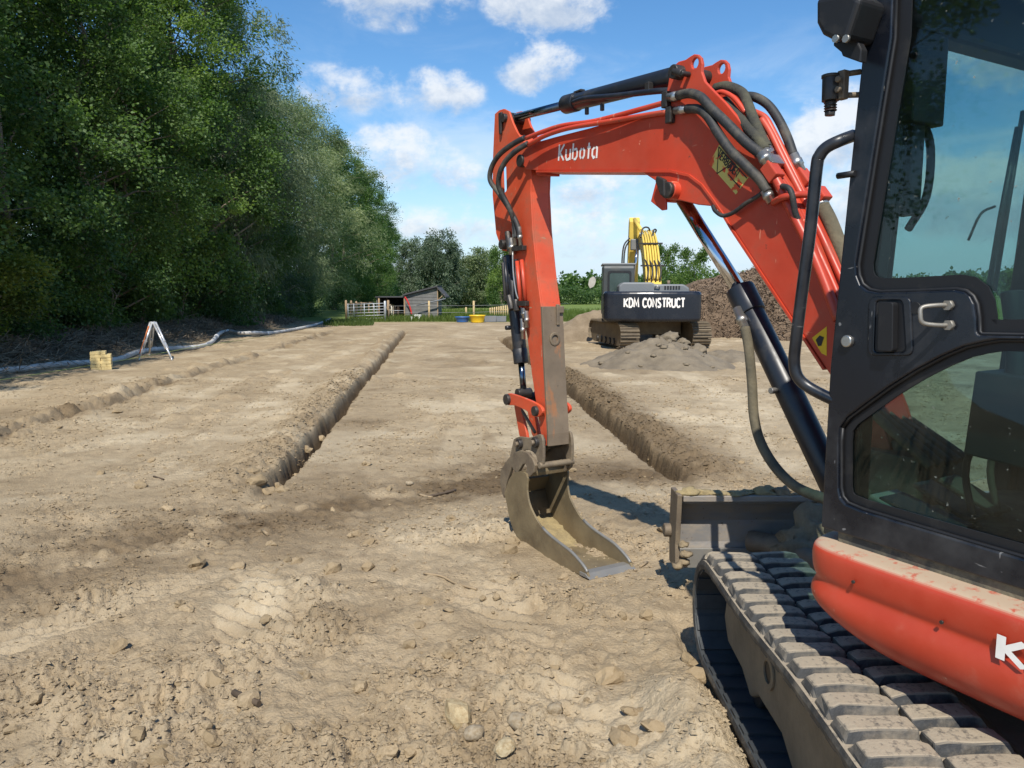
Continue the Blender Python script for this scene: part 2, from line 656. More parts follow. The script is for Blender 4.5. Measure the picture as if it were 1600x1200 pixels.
def ground_fields(x, y):
    x = np.asarray(x, float)
    y = np.asarray(y, float)
    z = -.14 * sstep(y, 4.2, 7.5) - .30 * np.clip((y - 7) / 38, 0, 1)
    damp = np.zeros_like(x)
    pale = np.zeros_like(x)
    d = np.sqrt(x * x + y * y) + 1e-6
    near = 1 - sstep(d, 10, 17)
    mid = 1 - sstep(d, 45, 60)
    wob = perlin(x * .6, y * .6, 5)
    # broad relief
    z += lazy(sstep(d, 3, 10) * mid, lambda a, b: .05 * fbm(a, b, .18, 3, 1), x, y)
    # loose heaped soil in the foreground, its far edge runs obliquely
    edge = y - (4.95 + .45 * x + .30 * wob)
    loose = (1 - sstep(edge, -.5, .35)) * (1 - sstep(x, 2.6, 3.4)) * (1 - sstep(y, 6, 7))
    z += .05 * loose * sstep(-edge, -.3, 1.2) - .02
    rough = .25 + .8 * loose
    z += lazy(mid * rough, lambda a, b: .018 * fbm(a, b, .9, 3, 20) + .016 * fbm(a, b, 3.1, 4, 30, .62), x, y)
    # lumps
    patch = lazy(near, lambda a, b: sstep(fbm(a, b, 1.1, 3, 45), -.22, .3), x, y)

    def lumps(a, b):
        return .35 * clods(a, b, 5.5, 50, .22) / 5.5 + .7 * clods(a, b, 12, 60, .42) / 12 + .95 * clods(a, b, 27, 70, .62) / 27 + .9 * clods(a, b, 48, 75, .6) / 48
    z += lazy(near * (.10 + .62 * loose * patch + .16 * patch), lumps, x, y)
    z += lazy(near * (.25 + .75 * loose), lambda a, b: .008 * fbm(a, b, 16, 3, 80, .65), x, y)
    midr = sstep(d, 7, 12) * (1 - sstep(d, 32, 42))
    z += lazy(midr, lambda a, b: (.4 * clods(a, b, 3.2, 52, .25) / 3.2 + .5 * clods(a, b, 7, 53, .3) / 7) * sstep(fbm(a, b, .5, 3, 54), -.1, .35) * .6 + .012 * fbm(a, b, 3.5, 3, 55, .65), x, y)
    # broken crust: plates with sharp little edges
    def crust(a, b):
        t = .007 * np.tanh(7 * fbm(a, b, 2.6, 3, 91, .6)) + .0085 * np.tanh(6 * fbm(a, b, 6.5, 3, 92, .6)) + .0055 * np.tanh(5 * fbm(a, b, 15, 2, 93, .6))
        return t
    z += lazy(near * (.22 + .85 * loose * (.35 + .65 * patch)), crust, x, y)
    # cracks and crumbled plates
    z -= lazy(near * (.15 + .85 * loose) * patch, lambda a, b: .18 * np.clip(.14 - np.abs(fbm(a, b, 2.3, 4, 90)) * 2.4, 0, 1), x, y)
    # dark, damp strip across (fresh track of the machine)
    c = (y - (6.85 + 1.0 * x + .25 * wob)) / 1.42
    band = np.exp(-(c / .70) ** 2) * (1 - sstep(x, .1, .7))
    z -= .05 * band
    damp += lazy(band, lambda a, b: .8 * sstep(fbm(a, b, 1.7, 4, 100), -.6, .05), x, y)
    band2 = np.exp(-((y - (6.6 + .10 * x + .2 * wob)) / .5) ** 2) * sstep(x, -.9, -.2) * (1 - sstep(x, 1.3, 1.7))
    damp += .75 * band2
    z += lazy(np.maximum(band, band2), lambda a, b: .5 * clods(a, b, 15, 110, .5) / 15 + .01 * fbm(a, b, 7, 3, 111), x, y)
    # trenches
    for fn, y0, y1, wd, dep, side, lip in ((trench_left, 5.75, 37, .055, .25, -1, .055), (trench_right, 6.35, 30, .062, .27, 1, .065)):
        tm = (np.abs(x - fn(y)) < 2.2) * sstep(y, y0 - .5, y0 - .3) * (y < y1 + 1.5) * 1.0
        u = x - fn(y) + lazy(tm, lambda a, b: .05 * fbm(a, b, .9, 2, 120 + side, .4) + .020 * fbm(a, b, 8, 3, 121, .6), x, y)
        on = sstep(y, y0 - .25, y0 + .75) * (1 - sstep(y, y1 - 1, y1 + 1))
        us = u * side                                   # positive on the spoil side
        inside = 1 - sstep(np.abs(u) + lazy(tm, lambda a, b: .010 * fbm(a, b, 5, 2, 125 + side, .5), x, y), wd - .03, wd + .06)
        bank = np.exp(-((us - wd - .28) / .28) ** 2) * sstep(us, wd - .06, wd + .04)
        z += lazy(on * bank, lambda a, b: lip * (1 + .8 * fbm(a, b, 1.3, 3, 130)) + .06 * np.abs(fbm(a, b, 4, 3, 140)) + .6 * clods(a, b, 7, 150, .55) / 7 + .5 * clods(a, b, 14, 151, .5) / 14, x, y)
        z -= lazy(on * sstep(y, y0 - .1, y0 + 1.9) ** .6 * inside, lambda a, b: dep + .05 * fbm(a, b, 3, 2, 160), x, y)
        damp += on * (.9 * sstep(y, y0, y0 + 1.2) * inside + (.85 if side > 0 else .15) * np.exp(-((us - wd - .2) / .5) ** 2) * (us > -.1))
        damp += on * .2 * np.exp(-((us + wd + .25) / .3) ** 2)
    # shallow broken furrow further left
    fm_ = (np.abs(x - furrow(y)) < 1.6) * sstep(y, 5, 7) * (1 - sstep(y, 34, 40))
    u = x - furrow(y) + lazy(fm_, lambda a, b: .28 * fbm(a, b, .55, 4, 170), x, y)
    on = lazy(fm_, lambda a, b: sstep(fbm(a, b, .5, 2, 180), -.5, .0), x, y)
    z += lazy(on * np.exp(-((u + .22) / .2) ** 2), lambda a, b: .045 * (1 + 1.8 * fbm(a, b, 2.4, 4, 190, .65)), x, y) - .11 * on * np.exp(-(u / .1) ** 2)
    z += lazy(on * np.exp(-(u / .5) ** 2), lambda a, b: .35 * clods(a, b, 5, 200, .25) / 5 + .5 * clods(a, b, 11, 201, .4) / 11 + .03 * fbm(a, b, 3, 4, 202, .65), x, y)
    damp += on * .5 * np.exp(-(u / .22) ** 2)
    # crawler tread prints
    prints = [(-3.4, 7, -.10, .20, 6, 24, 1.0), (-4.6, 7, -.09, .2, 7, 26, .8), (-2.9, 7, -.12, .2, 6.2, 14, .9), (-.55, 7, -.05, .22, 6.9, 13, 1.), (.25, 7, -.2, .2, 7, 12, .8),
              (-1.0, 9, .25, .2, 8, 14, .8), (2.6, 8, .15, .25, 7, 17, .8), (3.5, 8, .0, .25, 8, 18, .8), (-.05, 3.2, -.33, .19, 2.3, 4.6, 1.3), (-1.25, 3.5, -.5, .19, 2.6, 5.2, 1.2), (-2.1, 3.2, .55, .18, 2.4, 4.6, 1.1)]
    for x0, yy0, sl, hw, ya, yb, k in prints:
        u = x - (x0 + sl * (y - yy0) + .12 * np.sin((y - yy0) * .45))
        w = (1 - sstep(np.abs(u), hw * .85, hw * 1.1)) * sstep(y, ya, ya + .6) * (1 - sstep(y, yb - 1, yb))
        w = lazy(w, lambda a, b: sstep(fbm(a, b, .8, 3, 210 + int(x0 * 10)), -.28, .12), x, y)
        ph = (y - sl * x) / .105
        z += k * w * (.016 * np.sin(ph * 2 * np.pi) - .012)
        pale += .45 * w
    # scraper ruts along the plots
    for x0, sl in ((-3.9, -.1), (-.9, -.09), (2.9, -.02), (5.2, .04), (3.9, .2)):
        u = x - (x0 + sl * (y - 7))
        z -= lazy(np.exp(-(u / .12) ** 2) * sstep(y, 7, 9) * mid, lambda a, b: .022 * sstep(perlin(a * .3, b * .3, 9), -.3, .2), x, y)
    pale += lazy(mid * (1 - band), lambda a, b: .75 * sstep(fbm(a, b, .75, 4, 220), .05, .5), x, y)
    pale += .4 * np.exp(-((x - 3.0) / 1.6) ** 2 - ((y - 11) / 3.5) ** 2)
    damp += lazy(mid, lambda a, b: .35 * sstep(fbm(a, b, .33, 4, 230), .12, .5) + .25 * sstep(fbm(a, b, 2.0, 3, 240), .18, .5), x, y)
    # soil pushed up beside the crawler
    tb = np.exp(-((x - .60) / .13) ** 2) * sstep(y, .6, 1.2) * (1 - sstep(y, 2.45, 3.0))
    z += lazy(tb, lambda a, b: .10 * (1 + .5 * fbm(a, b, 3, 2, 250)), x, y)
    z -= .06 * sstep(x, .68, .76) * (1 - sstep(x, 2.7, 2.8)) * sstep(y, .3, .8) * (1 - sstep(y, 3.2, 3.6))
    # the bucket rests in a flattened patch
    bk = np.exp(-(((x - .45) / .45) ** 2 + ((y - 4.1) / .5) ** 2) ** 2)
    z = z * (1 - .8 * bk) + .8 * bk * (-.02) + lazy(bk, lambda a, b: .012 * fbm(a, b, 6, 3, 260), x, y)
    # earth bank under the trees on the left
    row = -9.3 - .085 * y
    bm_ = (1 - sstep(x, row - 1.6, row + .5)) * (1 - sstep(y, 44, 52))
    z += lazy(bm_, lambda a, b: .42 * (1 + .5 * fbm(a, b, .7, 3, 270)), x, y)
    damp += .9 * (1 - sstep(x, row - .6, row + .2)) * (1 - sstep(y, 44, 50))
    # meadow beyond the site
    grass = sstep(y + .8 * wob, 48, 51.5)
    return z, np.clip(damp, 0, 1), np.clip(pale, 0, 1), grass


def gh(x, y):
    z, _, _, _ = ground_fields(np.array([float(x)]), np.array([float(y)]))
    return float(z[0])


def ghs(xs, ys):
    return ground_fields(np.array(xs, float), np.array(ys, float))[0]


def soil_material():
    m, nt, out = new_mat('soil')
    p = nt.nodes.new('ShaderNodeBsdfPrincipled')
    p.inputs['Roughness'].default_value = .95
    p.inputs['Specular IOR Level'].default_value = .15
    nt.links.new(p.outputs[0], out.inputs[0])

    def att(n):
        a = nt.nodes.new('ShaderNodeAttribute')
        a.attribute_name = n
        return a.outputs['Fac']
    c = mixc(nt, noise_fac(nt, 1.3, .3, .7, 8, .65), (.325, .246, .150), (.435, .338, .216))
    c = mixc(nt, noise_fac(nt, 9, .45, .75, 8, .7), c, (.255, .192, .118))
    c = mixc(nt, noise_fac(nt, 55, .60, .72, 4, .6), c, (.46, .37, .25))
    c = mixc(nt, noise_fac(nt, 38, .62, .70, 5, .6), c, (.17, .125, .075))
    c = mixc(nt, att('pale'), c, mixc(nt, noise_fac(nt, 14, .3, .7), (.44, .35, .228), (.53, .44, .305)))
    c = mixc(nt, att('damp'), c, mixc(nt, noise_fac(nt, 12, .3, .7, 8, .7), (.095, .064, .035), (.185, .130, .074)))
    g = mixc(nt, noise_fac(nt, .5, .3, .7, 6), (.10, .15, .03), (.19, .24, .07))
    c = mixc(nt, att('grass'), c, g)
    nt.links.new(c, p.inputs['Base Color'])
    h = noise_fac(nt, 45, 0, 1, 7, .75)
    tc = nt.nodes.new('ShaderNodeTexCoord')
    vo = nt.nodes.new('ShaderNodeTexVoronoi')
    vo.inputs['Scale'].default_value = 75
    nt.links.new(tc.outputs['Object'], vo.inputs['Vector'])
    ad = nt.nodes.new('ShaderNodeMath')
    ad.operation = 'MULTIPLY_ADD'
    nt.links.new(vo.outputs['Distance'], ad.inputs[0])
    ad.inputs[1].default_value = -.35
    nt.links.new(h, ad.inputs[2])
    nt.links.new(bump(nt, ad.outputs[0], .7, .022), p.inputs['Normal'])
    return m


def build_ground():
    def spaced(fn, n):
        return np.array([fn(k / (n - 1)) for k in range(n)])
    # rows: dense near, sparse far (finest where the ground is seen closest)
    ys = [-30, -14, -7, -3.5, -1.5, -.4, .4, 1.0, 1.4]
    y = 1.7
    while y < 60:
        ys.append(y)
        y += max(.0085, .0056 * y * (1 + .010 * y))
    while y < 3000:
        ys.append(y)
        y *= 1.16
    ys = np.array(ys)
    uc = np.linspace(-.78, .60, 620)
    ul = -(.78 + np.geomspace(.004, 4, 34))[::-1]
    ur = .60 + np.geomspace(.004, 4, 34)
    us = np.concatenate([ul, uc, ur])
    Yg, Ug = np.meshgrid(ys, us, indexing='ij')
    Xg = Ug * np.sqrt(np.maximum(Yg, 0) ** 2 + 1.2)
    z, damp, pale, grass = ground_fields(Xg.ravel(), Yg.ravel())
    nr, nc = Xg.shape
    co = np.stack([Xg.ravel(), Yg.ravel(), z], 1).astype(np.float32)
    i = np.arange(nr * nc).reshape(nr, nc)
    q = np.stack([i[:-1, :-1], i[:-1, 1:], i[1:, 1:], i[1:, :-1]], -1).reshape(-1, 4)
    me = bpy.data.meshes.new('ground')
    me.vertices.add(len(co))
    me.vertices.foreach_set('co', co.ravel())
    me.loops.add(q.size)
    me.loops.foreach_set('vertex_index', q.ravel().astype(np.int32))
    me.polygons.add(len(q))
    me.polygons.foreach_set('loop_start', (np.arange(len(q)) * 4).astype(np.int32))
    me.polygons.foreach_set('use_smooth', np.ones(len(q), bool))
    me.update()
    for n, a in (('damp', damp), ('pale', pale), ('grass', grass)):
        at = me.attributes.new(n, 'FLOAT', 'POINT')
        at.data.foreach_set('value', a.astype(np.float32))
    me.materials.append(SOIL)
    me.validate()
    o = link('ground', me)
    tag(o, 'bare tan excavated soil with trenches, tread prints and clods', 'ground', kind='structure')
    return o


SOIL = soil_material()
ground = build_ground()

# ================================================================== MATERIALS
M = {}
M['orange'] = worn('orange_paint', (.50, .052, .022), .40, dirt=(.19, .075, .04), dirt_lo=.54, dirt_hi=.80, dirt_amt=.62, scale=5.5, var=.20,
                   spots=((.13, .05, .03), .675), bump_s=.08, scratch=(.60, .20, .12), fade=(.52, .085, .045))
M['orange_side'] = worn('orange_cover_paint', (.45, .040, .015), .38, dirt=(.41, .32, .22), dirt_lo=.56, dirt_hi=.88, dirt_amt=.34, scale=8, var=.14,
                        spots=((.40, .26, .18), .715), bump_s=.06, up_dirt=.95, scratch=(.56, .26, .18), fade=(.50, .075, .04))
M['orange_arm'] = worn('orange_scuffed_paint', (.54, .070, .024), .5, dirt=(.19, .095, .05), dirt_lo=.52, dirt_hi=.76, dirt_amt=.68, scale=8, var=.20,
                       spots=((.14, .07, .04), .665), bump_s=.1, scratch=(.42, .26, .16), fade=(.56, .11, .05))
M['black'] = worn('black_paint', (.006, .008, .013), .27, dirt=(.085, .083, .08), dirt_lo=.46, dirt_hi=.82, dirt_amt=.6, scale=4, var=.2,
                  spots=((.20, .19, .17), .735), bump_s=.03, scratch=(.16, .16, .16))
M['black_cyl'] = worn('black_cylinder_paint', (.012, .014, .019), .38, dirt=(.10, .085, .065), dirt_lo=.52, dirt_hi=.78, dirt_amt=.55, scale=7,
                      spots=((.22, .20, .17), .71), bump_s=.05)
M['trim'] = worn('black_trim', (.008, .008, .009), .55, dirt=(.06, .055, .045), scale=9, dirt_amt=.4, bump_s=0)
M['rubber'] = worn('hose_rubber', (.022, .022, .022), .62, dirt=(.15, .13, .09), dirt_lo=.45, dirt_hi=.72, dirt_amt=.65, scale=11, bump_s=.25)
M['sleeve'] = worn('woven_sleeve', (.035, .034, .028), .9, dirt=(.12, .11, .06), dirt_lo=.4, dirt_hi=.7, dirt_amt=.7, scale=9, bump_s=.9)
M['oldsleeve'] = worn('dusty_sleeve', (.075, .066, .044), .92, dirt=(.165, .137, .085), dirt_lo=.35, dirt_hi=.65, dirt_amt=.9, scale=9, bump_s=.7)
M['chrome'] = worn('chrome_rod', (.62, .63, .65), .10, metal=1.0, dirt=(.1, .09, .08), dirt_lo=.62, dirt_hi=.9, dirt_amt=.4, scale=9, bump_s=0)
M['darkrod'] = worn('dark_rod', (.12, .15, .19), .16, metal=1.0, dirt=(.1, .09, .08), dirt_amt=.3, scale=9, bump_s=0)
M['steel'] = worn('zinc_fitting', (.46, .45, .42), .34, metal=.9, dirt=(.16, .13, .09), dirt_lo=.45, dirt_hi=.75, scale=22, bump_s=.1)
M['pin'] = worn('oily_pin_steel', (.045, .040, .036), .45, metal=.4, dirt=(.13, .10, .07), scale=20, bump_s=.2)
M['iron'] = worn('worn_iron', (.155, .118, .082), .62, metal=.25, dirt=(.25, .195, .125), dirt_lo=.38, dirt_hi=.68, dirt_amt=.9, scale=9, var=.25,
                 spots=((.075, .055, .04), .64), bump_s=.5)
M['bucket'] = worn('bucket_steel', (.185, .142, .085), .5, metal=.4, dirt=(.29, .225, .125), dirt_lo=.34, dirt_hi=.66, dirt_amt=.85, scale=6, var=.28,
                   spots=((.10, .075, .05), .66), bump_s=.4)
M['edge'] = worn('polished_edge_steel', (.25, .238, .215), .5, metal=.4, dirt=(.26, .22, .16), scale=14, dirt_amt=.6, bump_s=.2)
M['armface'] = worn('scraped_arm_face', (.185, .138, .092), .62, metal=.12, dirt=(.40, .15, .05), dirt_lo=.58, dirt_hi=.66, dirt_amt=.6, scale=7, var=.3,
                    spots=((.10, .075, .05), .64), bump_s=.3, streak=(2, 2, .6))
M['track'] = worn('track_rubber', (.034, .036, .037), .70, dirt=(.36, .30, .215), dirt_lo=.46, dirt_hi=.72, dirt_amt=.6, scale=10, var=.2,
                  spots=((.40, .36, .29), .69), bump_s=.6, up_dirt=.85)
M['track_in'] = worn('track_inner_rubber', (.030, .034, .038), .6, dirt=(.075, .08, .075), dirt_lo=.4, dirt_hi=.75, scale=8, bump_s=.3)
M['trackframe'] = worn('muddy_track_frame', (.16, .122, .078), .85, dirt=(.25, .195, .125), dirt_lo=.35, dirt_hi=.65, dirt_amt=.8, scale=7, bump_s=.6)
M['blade'] = worn('blade_steel', (.27, .255, .24), .45, metal=.35, dirt=(.36, .285, .20), dirt_lo=.42, dirt_hi=.66, dirt_amt=.75, scale=6,
                  spots=((.12, .06, .035), .64), bump_s=.25, streak=(1, 1, 3))
M['mud'] = worn('mud', (.20, .15, .09), .95, dirt=(.32, .25, .15), dirt_lo=.4, dirt_hi=.65, scale=14, bump_s=1.0)
M['straw'] = worn('straw_mud', (.33, .255, .125), .95, dirt=(.18, .14, .08), dirt_lo=.4, dirt_hi=.65, scale=20, bump_s=1.0)
M['seat'] = worn('seat_cloth', (.020, .021, .024), .9, dirt=(.05, .05, .05), scale=12, bump_s=.3)
M['plastic'] = worn('grey_cab_plastic', (.040, .041, .042), .6, dirt=(.12, .10, .07), scale=9, bump_s=.05)
M['beige'] = worn('cream_roof_bar', (.40, .37, .28), .6, dirt=(.2, .17, .12), scale=9, bump_s=.05)
M['floor_mat'] = worn('cab_floor_mat', (.05, .05, .045), .9, dirt=(.20, .17, .11), dirt_lo=.4, dirt_hi=.6, dirt_amt=.9, scale=9, bump_s=.5)
M['glass'] = glass('cab_glass', (.52, .66, .65), gloss=.075, film=.012, film_col=(.26, .28, .24))
M['glass_clear'] = glass('windscreen_glass', (.90, .95, .95), gloss=.02)
M['white_print'] = worn('white_decal', (.80, .76, .70), .5, dirt=(.5, .2, .1), dirt_lo=.66, dirt_hi=.8, scale=20, dirt_amt=.5, bump_s=0)
M['lens'] = worn('lamp_lens', (.55, .52, .46), .12, metal=.3, dirt=(.2, .18, .15), scale=14, bump_s=0)


def decal_mat():
    """yellow warning sticker, worn through to the paint"""
    m, nt, out = new_mat('worn_sticker')
    p = nt.nodes.new('ShaderNodeBsdfPrincipled')
    p.inputs['Roughness'].default_value = .5
    nt.links.new(p.outputs[0], out.inputs[0])
    c = mixc(nt, noise_fac(nt, 26, .50, .53, 3, .45), (.62, .50, .13), (.64, .08, .022))
    nt.links.new(c, p.inputs['Base Color'])
    return m


M['sticker'] = decal_mat()
M['yellow_sticker'] = worn('yellow_sticker', (.72, .44, .01), .45, dirt=(.3, .2, .05), scale=9, bump_s=0)
M['ink'] = worn('black_ink', (.015, .015, .015), .5, scale=9, dirt_amt=.2, bump_s=0)

# ================================================================== LETTERING (strokes)
GLYPH = {
    'K': [[(0, 0), (0, 1)], [(.5, 1), (.1, .5), (.52, 0)]],
    'u': [[(0, .68), (0, .2), (.1, .03), (.26, .03), (.36, .12)], [(.42, .68), (.42, 0)]],
    'b': [[(0, 1), (0, .04)], [(.12, .62), (.32, .64), (.42, .48), (.42, .2), (.3, .03), (.12, .03)]],
    'o': [[(.16, .65), (.03, .5), (.03, .2), (.14, .03)], [(.27, .65), (.42, .5), (.42, .2), (.28, .03)]],
    't': [[(.14, .95), (.14, .0)], [(0, .66), (.3, .66)]],
    'a': [[(.2, .65), (.03, .5), (.03, .2), (.16, .03), (.28, .1)], [(.3, .65), (.44, .6), (.44, 0)]],
    'C': [[(.5, .82), (.4, .97), (.2, 1), (.04, .8), (0, .5), (.04, .2), (.2, 0), (.4, .03), (.5, .18)]],
    'D': [[(0, 0), (0, 1), (.24, 1), (.44, .82), (.5, .5), (.44, .18), (.24, 0), (0, 0)]],
    'M': [[(0, 0), (.06, 1), (.32, .25), (.58, 1), (.64, 0)]],
    'O': [[(.26, 1), (.07, .82), (0, .5), (.07, .18), (.26, 0), (.45, .18), (.52, .5), (.45, .82), (.26, 1)]],
    'N': [[(0, 0), (0, 1), (.48, 0), (.48, 1)]],
    'S': [[(.42, .86), (.3, 1), (.1, .96), (.03, .76), (.12, .58), (.32, .44), (.42, .25), (.34, .04), (.14, 0), (.0, .14)]],
    'T': [[(0, 1), (.5, 1)], [(.25, 1), (.25, 0)]],
    'R': [[(0, 0), (0, 1), (.3, 1), (.44, .87), (.44, .64), (.3, .5), (0, .5)], [(.24, .5), (.48, 0)]],
    'U': [[(0, 1), (0, .25), (.1, .04), (.25, 0), (.4, .04), (.5, .25), (.5, 1)]],
    'V': [[(0, 1), (.25, 0), (.5, 1)]],
    'E': [[(.42, 1), (0, 1), (0, 0), (.42, 0)], [(0, .52), (.36, .52)]],
    'B': [[(0, 0), (0, 1), (.28, 1), (.4, .88), (.4, .65), (.28, .53), (0, .53)], [(.28, .53), (.44, .4), (.44, .14), (.3, 0), (0, 0)]],
}
ADV = {'M': .88, 't': .46, 'K': .72, 'E': .62, ' ': .38, 'O': .75}


def lettering(text, h, w, fmap, spacing=.0, thick=.0012):
    """flat strokes; fmap(a, b, lift) maps letter plane to space; returns MB and the total width"""
    mb = MB()
    x = 0.0
    lay = 0
    for ch in text:
        if ch == ' ':
            x += ADV[' '] * h
            continue
        for st in GLYPH[ch]:
            n = len(st)
            P = [Vector((x + a * h, b * h)) for a, b in st]
            closed = (P[0] - P[-1]).length < 1e-6
            Lf, Rt = [], []
            for i in range(n):
                if closed:
                    a = P[i - 1] if i else P[-2]
                    b = P[i + 1] if i < n - 1 else P[1]
                else:
                    a = P[max(i - 1, 0)]
                    b = P[min(i + 1, n - 1)]
                d1 = (P[i] - a).normalized() if (P[i] - a).length > 1e-9 else (b - P[i]).normalized()
                d2 = (b - P[i]).normalized() if (b - P[i]).length > 1e-9 else d1
                t = (d1 + d2).normalized()
                nn = Vector((-t.y, t.x))
                k = 1 / max(.55, nn.dot(Vector((-d1.y, d1.x))))
                ext = Vector((0, 0))
                Lf.append(P[i] + nn * w * .5 * k)
                Rt.append(P[i] - nn * w * .5 * k)
            lay += 1
            li = thick * (1 + .03 * (lay % 7))
            V = [fmap(p.x, p.y, li) for p in Lf] + [fmap(p.x, p.y, li) for p in Rt]
            mb.add(V, [(i, i + 1, n + i + 1, n + i) for i in range(n - 1)])
        x += (ADV.get(ch, .68) + spacing) * h
    return mb, x


# ================================================================== COMPACT EXCAVATOR
exc = empty('compact_excavator', ORIG)
tag(exc, 'orange and black compact excavator with trenching bucket standing in the right foreground', 'excavator')


def up_part(mb, name, mat, bevel=0.0, seg=2):
    """part in the slewing frame (s right, t forward, z up)"""
    o = mb.build(name, mat, exc, bevel, seg)
    o.rotation_euler = (0, 0, YAW)
    return o


def base_part(mb, name, mat, bevel=0.0, seg=2):
    return mb.build(name, mat, exc, bevel, seg)


def stz(u, v, w):
    return (w, u, v)


def pix(pts, s):
    """pixel outline -> (t, z) outline on the plane s"""
    return [(p.y, p.z) for p in (U(a, b, s) for a, b in pts)]


# ---------------------------------------------------------------- boom
BW = .085
top_px = [(826, 226), (842, 221), (867, 214), (920, 200.5), (980, 183), (1040, 172)]
ear_px = [(1042, 141), (1046, 118), (1051, 104), (1060, 96), (1071, 93), (1078, 88), (1084, 84.5), (1090, 85), (1095, 90), (1097, 100), (1096, 112), (1101, 127),
          (1116, 143), (1134, 161), (1152, 183), (1168, 206), (1186, 228)]
back_px = [(1206, 255), (1228, 288), (1250, 332), (1270, 376), (1291, 430), (1328, 530), (1372, 640), (1392, 705), (1384, 728), (1362, 716)]
bot_px = [(1338, 650), (1290, 575), (1242, 502), (1190, 424), (1145, 356)]
inner_px = [(1134, 337), (1116, 311), (1098, 287), (1078, 272), (1050, 265.5), (1002, 265.5)]
lug_px = [(1128, 333), (1111, 322), (1090, 320), (1066, 314), (1049, 311), (1041, 303), (1040, 291), (1028, 285), (1014, 276), (1000, 266.5)]
nose_px = [(839, 266.5), (822, 264), (815, 255), (816, 240)]
side = pix(top_px + ear_px + back_px + bot_px + lug_px + nose_px, -BW)
core = pix(top_px + [(1070, 165), (1110, 172), (1160, 205), (1190, 235)] + back_px[:8] + bot_px + inner_px + nose_px, -BW)
hole_c = U(1085.5, 99, -BW)
mb = MB()
hole = circle2(hole_c.y, hole_c.z, .021, 14)
mb.plate(side, [hole], stz, -BW, -BW + .016)
mb.plate(side, [hole], stz, BW - .016, BW)
mb.prism(core, lambda u, v: (-BW + .016, u, v), lambda u, v: (BW - .016, u, v))
boom = up_part(mb, 'boom', M['orange'], .004)
# lower and upper flange strips
mb = MB()
fl = pix([(839, 266.5), (1002, 266), (1050, 266), (1078, 272.5), (1098, 287.5), (1116, 311.5), (1134, 338), (1145, 356.5), (1242, 502.5), (1290, 575.5)], -BW)
n = len(fl)
for i in range(n - 1):
    (t0, z0), (t1, z1) = fl[i], fl[i + 1]
    d = Vector((t1 - t0, z1 - z0)).normalized()
    nn = Vector((-d.y, d.x)) * .010
    for (ya, za), (yb, zb) in (((t0, z0), (t1, z1)),):
        V = []
        for s_ in (-BW - .007, BW + .007):
            V += [(s_, ya, za), (s_, yb, zb), (s_, yb + nn.x, zb + nn.y), (s_, ya + nn.x, za + nn.y)]
        mb.add(V, [(0, 1, 2, 3), (7, 6, 5, 4), (0, 4, 5, 1), (3, 2, 6, 7), (0, 3, 7, 4), (1, 5, 6, 2)])
mb.build('boom_flange', M['orange'], boom)
# weld-on end block
mb = MB()
mb.prism(pix([(836, 268), (852, 268), (852, 274), (838, 274)], -.05), lambda u, v: (-.05, u, v), lambda u, v: (.05, u, v))
mb.build('stop_block', M['orange'], boom, .004)


def pin(parent, name, px, py, s0, s1, r, mat, n=18, bevel=.004):
    c = U(px, py, s0)
    m_ = MB().tube([(s0, c.y, c.z), (s1, c.y, c.z)], r, n)
    return m_.build(name, mat, parent, bevel)


pin(boom, 'arm_pivot_pin', 811, 251, -.10, .10, .036, M['pin'])
# cylinder pin with its retainer at the ear
c = U(1064, 114, -BW)
mb = MB().tube([(-BW - .05, c.y, c.z), (BW + .05, c.y, c.z)], .030, 16)
mb.tube([(-BW - .04, c.y, c.z), (-BW - .04, c.y - .055, c.z - .02)], .018, 8)
mb.tube([(-BW - .05, c.y - .055, c.z - .02), (-BW, c.y - .055, c.z - .02)], .013, 6)
mb.build('ear_pin', M['pin'], boom, .005)
c = U(1055, 298, -BW)
mb = MB().tube([(-BW - .035, c.y, c.z), (BW + .035, c.y, c.z)], .040, 18)
mb.build('lug_boss', M['orange'], boom, .004)
mb = MB().tube([(-BW - .055, c.y, c.z), (-BW - .03, c.y, c.z)], .036, 16)
mb.prism([(c.y + .005, c.z + .045), (c.y + .058, c.z + .068), (c.y + .066, c.z + .045), (c.y + .03, c.z - .02), (c.y, c.z - .03)],
         lambda u, v: (-BW - .062, u, v), lambda u, v: (-BW - .04, u, v))
mb.build('lug_pin', M['pin'], boom, .006)
# red guard flap in front of the lug
mb = MB()
fp = pix([(1029, 277), (1042, 285), (1043, 328), (1036, 329), (1019, 315)], -BW - .02)
mb.prism(fp, lambda u, v: (-BW - .03, u, v), lambda u, v: (-BW - .018, u, v))
mb.build('guard_flap', M['orange'], boom, .004)

# lettering on the boom: "Kubota"
a0 = U(873, 251, -BW)
a1 = U(933, 247, -BW)
ex = Vector((a1.y - a0.y, a1.z - a0.z))
wd = ex.length
ex.normalize()
ey = Vector((-ex.y, ex.x))
if ey.y < 0:
    ey = -ey
hgt = .083
probe, wtot = lettering('Kubota', 1.0, .1, lambda a, b, l: (0, a, b))
kx = wd / (wtot - .2)


def bm_map(a, b, l):
    q = Vector((a0.y, a0.z)) + ex * a * kx / hgt * 1.0 + ey * b
    return (-BW - l, q.x, q.y)


mb, _ = lettering('Kubota', hgt, hgt * .145, bm_map)
mb.build('lettering', M['white_print'], boom)
